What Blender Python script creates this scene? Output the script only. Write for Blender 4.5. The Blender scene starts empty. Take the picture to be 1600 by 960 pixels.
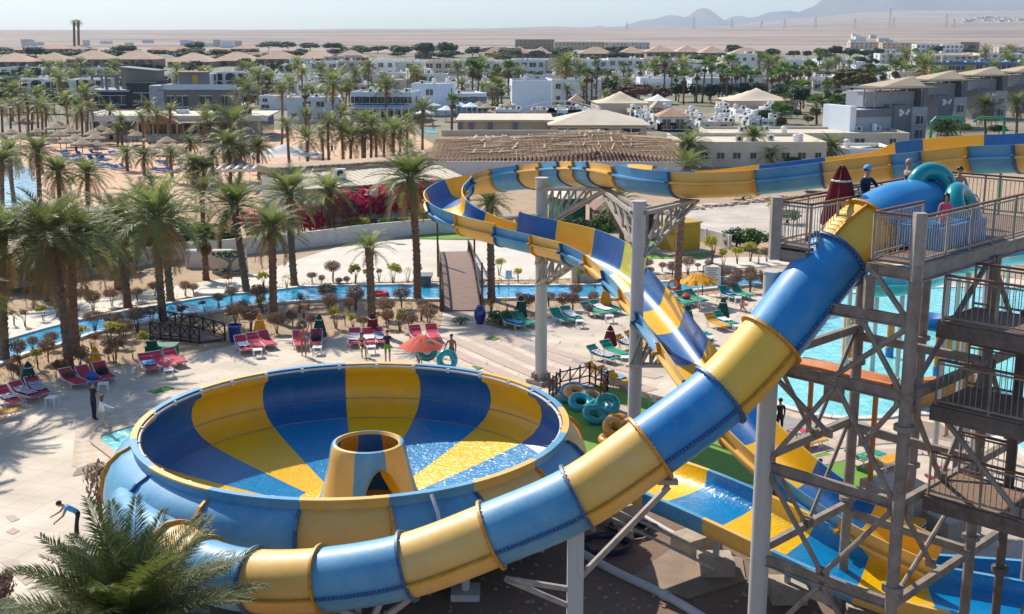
import bpy, bmesh, math, random
from mathutils import Vector, Matrix, noise
from mathutils.geometry import tessellate_polygon
R = math.radians
S = bpy.context.scene
COL = S.collection
rnd = random.Random(7)

# ---------------------------------------------------------------- camera, sky, sun, exposure
F, CX, CY, H = 1900.0, 800.0, 480.0, 17.5
PIT = math.atan(435.0 / F); CP, SP = math.cos(PIT), math.sin(PIT)
cam = bpy.data.cameras.new('camera'); cam_o = bpy.data.objects.new('camera', cam); COL.objects.link(cam_o)
cam.sensor_width = 36; cam.lens = 36 * F / 1600; cam.clip_start = 0.5; cam.clip_end = 60000
cam_o.location = (0, 0, H); cam_o.rotation_euler = (math.pi / 2 - PIT, 0, 0)
S.camera = cam_o
SUN_EL, SUN_AZ = 42.0, -36.0            # azimuth from +Y towards +X
W = bpy.data.worlds.new('World'); S.world = W; W.use_nodes = True
nt = W.node_tree
sky = nt.nodes.new('ShaderNodeTexSky'); sky.sky_type = 'NISHITA'; sky.sun_disc = False
sky.sun_elevation = R(SUN_EL); sky.sun_rotation = R(SUN_AZ)
sky.air_density = 1.0; sky.dust_density = 0.8; sky.ozone_density = 1.5
tn = nt.nodes.new('ShaderNodeMix'); tn.data_type = 'RGBA'; tn.blend_type = 'MULTIPLY'; tn.inputs[0].default_value = 1; tn.inputs[7].default_value = (0.84, 0.97, 1.14, 1)
nt.links.new(sky.outputs[0], tn.inputs[6]); nt.links.new(tn.outputs[2], nt.nodes['Background'].inputs[0])
nt.nodes['Background'].inputs[1].default_value = 0.12
sun = bpy.data.lights.new('sun', 'SUN'); sun.energy = 5.0; sun.angle = R(0.5); sun.color = (1.0, 0.93, 0.81)
sun_o = bpy.data.objects.new('sun', sun); COL.objects.link(sun_o)
sd = Vector((math.sin(R(SUN_AZ)) * math.cos(R(SUN_EL)), math.cos(R(SUN_AZ)) * math.cos(R(SUN_EL)), math.sin(R(SUN_EL))))
sun_o.rotation_euler = sd.to_track_quat('Z', 'Y').to_euler(); sun_o.location = (0, 0, 60)
S.view_settings.view_transform = 'Standard'; S.view_settings.look = 'None'
S.view_settings.exposure = 0.30; S.view_settings.gamma = 1.0; S.view_settings.use_curve_mapping = False
S.cycles.max_bounces = 6; S.cycles.diffuse_bounces = 3; S.cycles.glossy_bounces = 3; S.cycles.transmission_bounces = 4
S.cycles.transparent_max_bounces = 8; S.cycles.volume_bounces = 0
S.cycles.caustics_reflective = False; S.cycles.caustics_refractive = False

# ---------------------------------------------------------------- photo -> place helpers
def ray(px, py):
    u = (px - CX) / F; v = (py - CY) / F
    return Vector((u, CP - v * SP, -SP - v * CP))
def G(px, py, z=0.0):                  # point of the ground (height z) seen at a pixel
    r = ray(px, py); t = (z - H) / r.z
    return Vector((r.x * t, r.y * t, z))
def Dp(px, py, t):                     # point at depth t
    return ray(px, py) * t + Vector((0, 0, H))
def atY(px, py, Y):
    r = ray(px, py); return r * (Y / r.y) + Vector((0, 0, H))
def depth(p): return p.y * CP - (p.z - H) * SP

# ---------------------------------------------------------------- materials
MAT = {}
def mat(name, c, rough=0.6, n=0.0, ns=3.0, bump=0.0, bs=None, metal=0.0, coat=0.0, c2=None, spec=0.5, rand=0.0, transl=0.0, world=False, thr=None, stretch=None, emit=0.0, grime=0.0):
    m = bpy.data.materials.new(name); m.use_nodes = True; MAT[name] = m
    t = m.node_tree; N = t.nodes; L = t.links; b = N['Principled BSDF']
    b.inputs['Roughness'].default_value = rough; b.inputs['Metallic'].default_value = metal
    b.inputs['Coat Weight'].default_value = coat; b.inputs['Coat Roughness'].default_value = 0.15
    b.inputs['Specular IOR Level'].default_value = spec
    b.inputs['Base Color'].default_value = (*c, 1)
    out = None
    if n or bump or c2:
        if world:
            g = N.new('ShaderNodeNewGeometry'); co = g.outputs['Position']
        else:
            g = N.new('ShaderNodeTexCoord'); co = g.outputs['Object']
        if stretch:
            mp = N.new('ShaderNodeMapping'); mp.inputs['Scale'].default_value = stretch; L.new(co, mp.inputs['Vector']); co = mp.outputs[0]
    if n or c2:
        nz = N.new('ShaderNodeTexNoise'); nz.inputs['Scale'].default_value = ns; nz.inputs['Detail'].default_value = 6; nz.inputs['Roughness'].default_value = 0.65
        L.new(co, nz.inputs['Vector'])
        cr = N.new('ShaderNodeValToRGB'); e = cr.color_ramp.elements
        lo, hi = thr or (0.3, 0.7)
        e[0].position = lo; e[1].position = hi
        d = c2 or tuple(max(0, x * (1 + n)) for x in c); a = c if c2 else tuple(x * (1 - n) for x in c)
        e[0].color = (*a, 1); e[1].color = (*d, 1)
        L.new(nz.outputs['Fac'], cr.inputs[0]); out = cr.outputs[0]
    if rand:
        oi = N.new('ShaderNodeObjectInfo'); mr = N.new('ShaderNodeMapRange'); mr.inputs['To Min'].default_value = 1 - rand; mr.inputs['To Max'].default_value = 1 + rand
        L.new(oi.outputs['Random'], mr.inputs['Value'])
        hs = N.new('ShaderNodeHueSaturation'); L.new(mr.outputs[0], hs.inputs['Value'])
        if out: L.new(out, hs.inputs['Color'])
        else: hs.inputs['Color'].default_value = (*c, 1)
        out = hs.outputs[0]
    if grime:
        tc = N.new('ShaderNodeTexCoord'); m2 = N.new('ShaderNodeMapping'); m2.inputs['Scale'].default_value = (2.2, 2.2, .45); L.new(tc.outputs['Object'], m2.inputs[0])
        gn = N.new('ShaderNodeTexNoise'); gn.inputs['Scale'].default_value = 1.6; gn.inputs['Detail'].default_value = 9; gn.inputs['Roughness'].default_value = .75; L.new(m2.outputs[0], gn.inputs[0])
        gr_ = N.new('ShaderNodeValToRGB'); gr_.color_ramp.elements[0].position = .46; gr_.color_ramp.elements[0].color = (0, 0, 0, 1); gr_.color_ramp.elements[1].position = .72; gr_.color_ramp.elements[1].color = (grime, grime, grime, 1); L.new(gn.outputs[0], gr_.inputs[0])
        gm = N.new('ShaderNodeMix'); gm.data_type = 'RGBA'; gm.inputs[7].default_value = (.42, .38, .33, 1); L.new(gr_.outputs[0], gm.inputs[0]); L.new(out, gm.inputs[6]); out = gm.outputs[2]
        rr_ = N.new('ShaderNodeMapRange'); rr_.inputs['To Min'].default_value = rough - .08; rr_.inputs['To Max'].default_value = rough + .22; L.new(gn.outputs[0], rr_.inputs[0]); L.new(rr_.outputs[0], b.inputs['Roughness'])
    if out: L.new(out, b.inputs['Base Color'])
    if bump:
        nb = N.new('ShaderNodeTexNoise'); nb.inputs['Scale'].default_value = bs or ns * 4; nb.inputs['Detail'].default_value = 5
        L.new(co, nb.inputs['Vector'])
        bp = N.new('ShaderNodeBump'); bp.inputs['Strength'].default_value = 1.0; bp.inputs['Distance'].default_value = bump
        L.new(nb.outputs['Fac'], bp.inputs['Height']); L.new(bp.outputs[0], b.inputs['Normal'])
    if transl:
        tr = N.new('ShaderNodeBsdfTranslucent'); mx = N.new('ShaderNodeMixShader'); mx.inputs[0].default_value = transl
        if out: 
            hs2 = N.new('ShaderNodeHueSaturation'); hs2.inputs['Value'].default_value = 1.6; L.new(out, hs2.inputs['Color']); L.new(hs2.outputs[0], tr.inputs[0])
        else: tr.inputs[0].default_value = (*[min(1, x * 1.6) for x in c], 1)
        L.new(b.outputs[0], mx.inputs[1]); L.new(tr.outputs[0], mx.inputs[2]); L.new(mx.outputs[0], N['Material Output'].inputs[0])
    return m

# fibreglass: inside kept bright, outside bleached by the sun
mat('yellow_gloss', (0.88, 0.48, 0.002), 0.32, n=0.06, ns=1.5, bump=0.002, bs=6, coat=0.15, grime=.15)
mat('blue_gloss', (0.0, 0.115, 0.36), 0.35, n=0.12, ns=1.5, bump=0.002, bs=6, coat=0.1, grime=.12)
mat('yellow_faded', (0.78, 0.42, 0.05), 0.45, n=0.10, ns=0.8, bump=0.004, bs=5, coat=0.2, c2=(0.84, 0.52, 0.15), grime=.22)
mat('blue_faded', (0.04, 0.25, 0.44), 0.45, n=0.10, ns=0.8, bump=0.004, bs=5, coat=0.2, c2=(0.14, 0.38, 0.56), grime=.22)
mat('yellow_tube', (0.80, 0.48, 0.03), 0.45, n=0.1, ns=0.9, bump=0.003, bs=5, coat=0.25, c2=(0.84, 0.50, 0.05), grime=.15)
mat('blue_tube', (0.0, 0.20, 0.50), 0.45, n=0.1, ns=0.9, bump=0.003, bs=5, coat=0.25, c2=(0.02, 0.27, 0.56), grime=.15)
mat('yellow_lime', (0.55, 0.50, 0.01), 0.2, n=0.2, ns=2, bump=0.01, bs=5, coat=0.5)
mat('orange_edge', (0.62, 0.27, 0.01), 0.5, n=0.25, ns=8, bump=0.003, bs=30)
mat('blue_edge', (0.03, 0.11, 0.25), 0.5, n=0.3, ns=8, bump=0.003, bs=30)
mat('seam_grey', (0.28, 0.25, 0.2), 0.7, n=0.3, ns=8)
mat('rim_metal', (0.62, 0.60, 0.56), 0.45, n=0.15, ns=4)
def wetmat(name, c, c2):
    m = mat(name, c, 0.30, n=0.1, ns=2, coat=0.3, c2=c2)
    t = m.node_tree; N = t.nodes; L = t.links; b = N['Principled BSDF']
    tc = N.new('ShaderNodeTexCoord'); mp = N.new('ShaderNodeMapping'); mp.inputs['Scale'].default_value = (1.0, 1.6, 1.0)
    L.new(tc.outputs['Object'], mp.inputs[0])
    a = N.new('ShaderNodeTexNoise'); a.inputs['Scale'].default_value = 4.2; a.inputs['Detail'].default_value = 5; a.inputs['Distortion'].default_value = 1.4
    L.new(mp.outputs[0], a.inputs['Vector'])
    bp = N.new('ShaderNodeBump'); bp.inputs['Distance'].default_value = 0.03; bp.inputs['Strength'].default_value = 0.9
    L.new(a.outputs['Fac'], bp.inputs['Height']); L.new(bp.outputs[0], b.inputs['Normal']); L.new(bp.outputs[0], b.inputs['Coat Normal'])
    b.inputs['Coat Roughness'].default_value = 0.06
wetmat('yellow_wet', (0.90, 0.53, 0.002), (0.87, 0.49, 0.002))
wetmat('blue_wet', (0.0, 0.19, 0.45), (0.0, 0.24, 0.50))
def water(name, c, c2, sc, dist, rough=0.06):
    m = mat(name, c, rough, n=0.2, ns=sc * 0.35, c2=c2, world=True, coat=0.6)
    t = m.node_tree; N = t.nodes; L = t.links; b = N['Principled BSDF']
    g = N.new('ShaderNodeNewGeometry')
    a = N.new('ShaderNodeTexNoise'); a.inputs['Scale'].default_value = sc; a.inputs['Detail'].default_value = 4; a.inputs['Distortion'].default_value = 1.0
    L.new(g.outputs['Position'], a.inputs['Vector'])
    bp = N.new('ShaderNodeBump'); bp.inputs['Distance'].default_value = dist; L.new(a.outputs['Fac'], bp.inputs['Height'])
    L.new(bp.outputs[0], b.inputs['Normal']); L.new(bp.outputs[0], b.inputs['Coat Normal'])
water('pool_water', (0.15, 0.62, 0.60), (0.34, 0.82, 0.78), 1.8, 0.10)
water('river_water', (0.0, 0.24, 0.50), (0.04, 0.44, 0.66), 1.4, 0.08)
water('sea_water', (0.22, 0.42, 0.46), (0.30, 0.50, 0.52), 0.8, 0.1)
mat('steel', (0.30, 0.245, 0.195), 0.65, n=0.35, ns=2.2, bump=0.003, bs=25, c2=(0.13, 0.09, 0.065), thr=(0.4, 0.8), grime=.25)
mat('steel_pale', (0.37, 0.32, 0.27), 0.6, n=0.3, ns=3, c2=(0.20, 0.16, 0.13), thr=(0.45, 0.8), bump=0.003, bs=25)
mat('steel_dark', (0.13, 0.10, 0.08), 0.7, n=0.4, ns=3, bump=0.004, bs=20)
mat('pillar_white', (0.50, 0.49, 0.46), 0.55, n=0.1, ns=3, stretch=(3, 3, 0.5), c2=(0.36, 0.34, 0.30), thr=(0.55, 0.85))
mat('deck_wood', (0.24, 0.15, 0.10), 0.75, n=0.35, ns=3, stretch=(1, 6, 1), bump=0.01, bs=10)
mat('rail_brown', (0.16, 0.07, 0.035), 0.6, n=0.3, ns=6)
mat('wood_dark', (0.06, 0.03, 0.018), 0.75, n=0.4, ns=8)
mat('wood_bridge', (0.25, 0.16, 0.12), 0.8, n=0.3, ns=3, world=True, stretch=(0.6, 5, 1))
mat('slab_shaded', (0.27, 0.20, 0.15), 0.95, n=0.2, ns=1, world=True)  # concrete slab under the slides, its shade put into the colour as brown
mat('town_soil', (0.30, 0.24, 0.17), 0.95, n=0.3, ns=0.05, world=True, c2=(0.11, 0.12, 0.06))
mat('concrete', (0.42, 0.34, 0.26), 0.9, n=0.2, ns=2, bump=0.01, bs=12)
mat('white_wall', (0.66, 0.63, 0.57), 0.9, n=0.10, ns=0.5, world=True, c2=(0.50, 0.46, 0.40), thr=(0.5, 0.85))
mat('plaster', (0.82, 0.80, 0.75), 0.85, n=0.05, ns=0.6, rand=0.06, c2=(0.62, 0.60, 0.56), thr=(0.5, 0.85))
mat('plaster_blue', (0.70, 0.76, 0.82), 0.85, n=0.05, ns=0.6, rand=0.05)
mat('plaster_cream', (0.72, 0.62, 0.47), 0.85, n=0.08, ns=0.6, rand=0.08, c2=(0.60, 0.50, 0.37))
mat('plaster_beige', (0.62, 0.47, 0.30), 0.85, n=0.05, ns=0.6)
mat('plaster_brown', (0.34, 0.24, 0.16), 0.9, n=0.1, ns=0.5, rand=0.1)
mat('roof_tan', (0.47, 0.32, 0.215), 0.9, n=0.15, ns=0.4, rand=0.1)
mat('roof_grey', (0.30, 0.27, 0.24), 0.95, n=0.3, ns=0.4, rand=0.1)
mat('roof_sand', (0.62, 0.53, 0.40), 0.9, n=0.12, ns=0.3, rand=0.06)
mat('roof_terra', (0.42, 0.24, 0.15), 0.9, n=0.15, ns=0.4, rand=0.12)
mat('render_grey', (0.19, 0.19, 0.21), 0.8, n=0.06, ns=0.5)
mat('render_pale', (0.40, 0.41, 0.43), 0.8, n=0.06, ns=0.5)
mat('render_dark', (0.05, 0.05, 0.055), 0.8, n=0.1, ns=0.5)
mat('render_taupe', (0.27, 0.22, 0.17), 0.85, n=0.08, ns=0.5)
mat('glass_dark', (0.025, 0.03, 0.035), 0.12, coat=0.5)
mat('glass_blue', (0.02, 0.12, 0.16), 0.15, coat=0.5)
mat('paint_white', (0.75, 0.74, 0.71), 0.6, n=0.05, ns=2)
mat('paint_blue', (0.03, 0.16, 0.42), 0.6, n=0.1, ns=2)
mat('paint_yellow', (0.60, 0.36, 0.04), 0.6, n=0.1, ns=2)
mat('paint_green', (0.02, 0.22, 0.09), 0.5, n=0.1, ns=2)
mat('paint_orange', (0.62, 0.20, 0.04), 0.5, n=0.2, ns=2)
mat('shed_yellow', (0.48, 0.30, 0.03), 0.6, n=0.1, ns=1)
mat('kiosk_green', (0.01, 0.17, 0.10), 0.6, n=0.1, ns=1)
mat('kiosk_brown', (0.20, 0.11, 0.08), 0.8, n=0.2, ns=1)
mat('kiosk_navy', (0.015, 0.02, 0.05), 0.7, n=0.2, ns=1)
mat('thatch', (0.33, 0.25, 0.16), 0.95, n=0.35, ns=5, rand=0.15, bump=0.03, bs=15)
mat('timber', (0.48, 0.34, 0.23), 0.85, n=0.4, ns=1.2, rand=0.1)
mat('timber_pale', (0.58, 0.38, 0.20), 0.85, n=0.2, ns=1.2)
mat('canvas_white', (0.72, 0.70, 0.66), 0.85, n=0.04, ns=1)
mat('canvas_villa', (0.44, 0.35, 0.23), 0.9, n=0.1, ns=0.6)
mat('canvas_tan', (0.62, 0.50, 0.36), 0.9, n=0.06, ns=0.6)
for k, c in dict(red=(0.58, 0.05, 0.09), green=(0.0, 0.30, 0.18), yellow=(0.72, 0.33, 0.01), maroon=(0.16, 0.005, 0.012), orange=(0.62, 0.10, 0.05), blue=(0.01, 0.12, 0.42), dkgreen=(0.003, 0.075, 0.045), navy=(0.01, 0.014, 0.035), black=(0.012, 0.012, 0.014), white=(0.7, 0.7, 0.7), pink=(0.75, 0.10, 0.22), denim=(0.05, 0.09, 0.18), khaki=(0.40, 0.33, 0.24), skyblue=(0.10, 0.36, 0.62), lime=(0.12, 0.34, 0.02), grey=(0.25, 0.25, 0.25), brown=(0.10, 0.05, 0.03)).items():
    mat('cloth_' + k, c, 0.8, n=0.15, ns=6, transl=0.12 if k in ('yellow', 'orange', 'red', 'green') else 0)
mat('plastic_white', (0.72, 0.72, 0.72), 0.4)
mat('ring_teal', (0.0, 0.27, 0.28), 0.22, n=0.08, ns=2, coat=0.5)
mat('ring_cyan', (0.0, 0.36, 0.42), 0.22, n=0.08, ns=2, coat=0.5)
mat('ring_orange', (0.72, 0.28, 0.01), 0.22, n=0.08, ns=2, coat=0.5)
mat('teal_flume', (0.02, 0.36, 0.40), 0.3, n=0.1, ns=1, coat=0.5)
mat('skin', (0.45, 0.24, 0.16), 0.55, n=0.05, ns=6)
mat('skin_tan', (0.30, 0.15, 0.09), 0.55, n=0.05, ns=6)
mat('hair_dark', (0.02, 0.012, 0.008), 0.6, n=0.3, ns=20)
mat('hair_brown', (0.12, 0.05, 0.025), 0.6, n=0.3, ns=20)
mat('hair_blond', (0.36, 0.25, 0.13), 0.6, n=0.3, ns=20)
mat('rubber_black', (0.015, 0.015, 0.017), 0.45)
mat('glaze_blue', (0.01, 0.03, 0.20), 0.15, coat=0.6)
mat('foliage_palm', (0.115, 0.150, 0.030), 0.5, spec=0.4, n=0.3, ns=1.2, rand=0.32, transl=0.42, c2=(0.19, 0.21, 0.075))
mat('foliage_big', (0.09, 0.11, 0.018), 0.6, spec=0.25, n=0.3, ns=1.2, transl=0.3, c2=(0.12, 0.14, 0.045))
mat('foliage_palm_pale', (0.085, 0.10, 0.045), 0.38, n=0.3, ns=1.2, rand=0.2, transl=0.22, c2=(0.13, 0.14, 0.06))
mat('foliage_fan', (0.06, 0.12, 0.022), 0.55, spec=0.3, n=0.3, ns=1.2, rand=0.25, transl=0.3, c2=(0.11, 0.18, 0.04))
mat('frond_dry', (0.26, 0.16, 0.06), 0.7, n=0.3, ns=2, rand=0.2, transl=0.2)
mat('dates', (0.45, 0.20, 0.02), 0.6, n=0.3, ns=8)
mat('frond_stem', (0.16, 0.14, 0.06), 0.6, n=0.2, ns=3)
mat('palm_trunk', (0.30, 0.21, 0.14), 0.95, n=0.45, ns=3.0, rand=0.15, bump=0.05, bs=9, stretch=(1, 1, 2.5), c2=(0.09, 0.06, 0.04))
mat('palm_trunk_red', (0.32, 0.18, 0.115), 0.95, n=0.45, ns=3.0, rand=0.15, bump=0.05, bs=9, stretch=(1, 1, 2.5), c2=(0.10, 0.055, 0.04))
mat('bark', (0.12, 0.085, 0.055), 0.95, n=0.3, ns=4)
mat('shrub_brown', (0.26, 0.16, 0.105), 0.8, n=0.35, ns=3, rand=0.2, transl=0.25, c2=(0.17, 0.105, 0.07))
mat('shrub_yellow', (0.42, 0.36, 0.04), 0.7, n=0.35, ns=3, rand=0.25, transl=0.35, c2=(0.22, 0.24, 0.04))
mat('shrub_green', (0.06, 0.13, 0.02), 0.6, n=0.35, ns=3, rand=0.2, transl=0.25)
mat('shrub_orange', (0.32, 0.14, 0.03), 0.7, n=0.35, ns=3, rand=0.2, transl=0.2, c2=(0.16, 0.10, 0.03))
mat('tree_dark', (0.038, 0.075, 0.028), 0.7, n=0.4, ns=0.6, rand=0.25, transl=0.12)
mat('tree_olive', (0.13, 0.12, 0.025), 0.7, n=0.35, ns=0.6, rand=0.15, transl=0.2)
mat('tree_dry', (0.14, 0.085, 0.05), 0.8, n=0.35, ns=0.6, rand=0.15, transl=0.1)
mat('bougain', (0.66, 0.03, 0.16), 0.6, n=0.4, ns=1.5, rand=0.1, transl=0.4, c2=(0.24, 0.03, 0.04))
mat('mountain', (0.22, 0.17, 0.14), 1.0, n=0.3, ns=0.0006, world=True)
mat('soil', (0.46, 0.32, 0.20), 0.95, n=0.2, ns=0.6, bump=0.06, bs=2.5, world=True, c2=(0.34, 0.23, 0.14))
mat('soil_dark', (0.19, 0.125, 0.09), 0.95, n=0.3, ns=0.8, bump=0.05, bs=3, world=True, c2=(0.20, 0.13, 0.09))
mat('beach_sand', (0.60, 0.38, 0.24), 0.95, n=0.08, ns=0.3, bump=0.05, bs=2, world=True)
mat('lawn', (0.12, 0.27, 0.03), 0.9, n=0.25, ns=2, bump=0.02, bs=30, world=True, c2=(0.17, 0.33, 0.04))
mat('coping', (0.52, 0.40, 0.30), 0.8, n=0.12, ns=3, world=True)
mat('coping_pale', (0.64, 0.60, 0.54), 0.8, n=0.1, ns=3, world=True)
mat('stripe_pink', (0.50, 0.37, 0.30), 0.85, n=0.08, ns=2, world=True)
mat('wet_stone', (0.36, 0.29, 0.22), 0.22, n=0.15, ns=2, world=True)
mat('mat_green', (0.10, 0.24, 0.02), 0.95, n=0.2, ns=5)
mat('towel_stripe', (0.7, 0.68, 0.72), 0.95)
def brickmat(name, c1, c2, mortar, w, h, rot=0, ms=0.02, n=0.06):
    m = mat(name, c1, 0.82)
    t = m.node_tree; N = t.nodes; L = t.links; b = N['Principled BSDF']
    g = N.new('ShaderNodeNewGeometry'); mp = N.new('ShaderNodeMapping'); mp.inputs['Rotation'].default_value = (0, 0, R(rot)); L.new(g.outputs['Position'], mp.inputs[0])
    br = N.new('ShaderNodeTexBrick'); br.inputs['Scale'].default_value = 1.0; br.inputs['Color1'].default_value = (*c1, 1); br.inputs['Color2'].default_value = (*c2, 1)
    br.inputs['Mortar'].default_value = (*mortar, 1); br.inputs['Brick Width'].default_value = w; br.inputs['Row Height'].default_value = h; br.inputs['Mortar Size'].default_value = ms; br.offset = 0.0
    L.new(mp.outputs[0], br.inputs['Vector'])
    nz = N.new('ShaderNodeTexNoise'); nz.inputs['Scale'].default_value = 0.35; nz.inputs['Detail'].default_value = 8; L.new(g.outputs['Position'], nz.inputs['Vector'])
    mr = N.new('ShaderNodeMapRange'); mr.inputs['From Min'].default_value = 0.3; mr.inputs['From Max'].default_value = 0.7; mr.inputs['To Min'].default_value = 1 - n * 2; mr.inputs['To Max'].default_value = 1 + n
    L.new(nz.outputs['Fac'], mr.inputs[0])
    hs = N.new('ShaderNodeHueSaturation'); L.new(br.outputs['Color'], hs.inputs['Color']); L.new(mr.outputs[0], hs.inputs['Value'])
    L.new(hs.outputs[0], b.inputs['Base Color'])
brickmat('deck_tiles', (0.59, 0.49, 0.375), (0.64, 0.535, 0.415), (0.52, 0.42, 0.32), 1.2, 1.2, 20, 0.025, 0.12)
brickmat('path_tiles', (0.62, 0.55, 0.45), (0.66, 0.59, 0.49), (0.55, 0.47, 0.38), 1.5, 1.5, 5, 0.02, 0.06)
brickmat('lot_tiles', (0.50, 0.42, 0.34), (0.56, 0.48, 0.40), (0.44, 0.34, 0.26), 4, 4, 15, 0.02, 0.12)
def checker(name, c1, c2, sc, rot):
    m = mat(name, c1, 0.85); t = m.node_tree; N = t.nodes; L = t.links
    g = N.new('ShaderNodeNewGeometry'); mp = N.new('ShaderNodeMapping'); mp.inputs['Rotation'].default_value = (0, 0, R(rot)); L.new(g.outputs['Position'], mp.inputs[0])
    ck = N.new('ShaderNodeTexChecker'); ck.inputs['Scale'].default_value = sc; ck.inputs['Color1'].default_value = (*c1, 1); ck.inputs['Color2'].default_value = (*c2, 1); L.new(mp.outputs[0], ck.inputs[0])
    nz = N.new('ShaderNodeTexNoise'); nz.inputs['Scale'].default_value = 0.6; nz.inputs['Detail'].default_value = 6; L.new(g.outputs['Position'], nz.inputs['Vector'])
    hs = N.new('ShaderNodeHueSaturation'); L.new(ck.outputs[0], hs.inputs['Color'])
    mr = N.new('ShaderNodeMapRange'); mr.inputs['From Min'].default_value = 0.3; mr.inputs['From Max'].default_value = 0.7; mr.inputs['To Min'].default_value = 0.8; mr.inputs['To Max'].default_value = 1.1
    L.new(nz.outputs['Fac'], mr.inputs[0]); L.new(mr.outputs[0], hs.inputs['Value']); L.new(hs.outputs[0], N['Principled BSDF'].inputs['Base Color'])
checker('checker_tiles', (0.56, 0.43, 0.29), (0.60, 0.50, 0.40), 2.0, 25)
def stripes(name, c1, c2, sc, axis='X'):
    m = mat(name, c1, 0.9); t = m.node_tree; N = t.nodes; L = t.links
    tc = N.new('ShaderNodeTexCoord'); w = N.new('ShaderNodeTexWave'); w.bands_direction = axis; w.inputs['Scale'].default_value = sc; L.new(tc.outputs['Object'], w.inputs[0])
    cr = N.new('ShaderNodeValToRGB'); cr.color_ramp.interpolation = 'CONSTANT'; cr.color_ramp.elements[0].color = (*c1, 1); cr.color_ramp.elements[1].position = 0.5; cr.color_ramp.elements[1].color = (*c2, 1)
    L.new(w.outputs['Fac'], cr.inputs[0]); L.new(cr.outputs[0], N['Principled BSDF'].inputs['Base Color'])
stripes('towel_stripe', (0.7, 0.68, 0.72), (0.12, 0.08, 0.20), 2.2, 'X')
stripes('shed_ribs', (0.52, 0.33, 0.03), (0.36, 0.22, 0.02), 1.6, 'X')

# the open desert: pinkish sand, faint tracks and darker gravel fans far out
def desertmat():
    m = mat('desert', (0.47, 0.35, 0.26), 1.0); t = m.node_tree; N = t.nodes; L = t.links; b = N['Principled BSDF']
    g = N.new('ShaderNodeNewGeometry')
    mp = N.new('ShaderNodeMapping'); mp.inputs['Scale'].default_value = (0.4, 1.6, 1); L.new(g.outputs['Position'], mp.inputs[0])
    n1 = N.new('ShaderNodeTexNoise'); n1.inputs['Scale'].default_value = 0.004; n1.inputs['Detail'].default_value = 10; n1.inputs['Roughness'].default_value = 0.7; L.new(mp.outputs[0], n1.inputs[0])
    cr = N.new('ShaderNodeValToRGB'); e = cr.color_ramp.elements; e[0].position = 0.43; e[0].color = (0.20, 0.145, 0.115, 1); e[1].position = 0.58; e[1].color = (0.36, 0.275, 0.215, 1)
    k = e.new(0.5); k.color = (0.30, 0.225, 0.175, 1)
    L.new(n1.outputs[0], cr.inputs[0]); L.new(cr.outputs[0], b.inputs['Base Color'])
desertmat()

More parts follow.
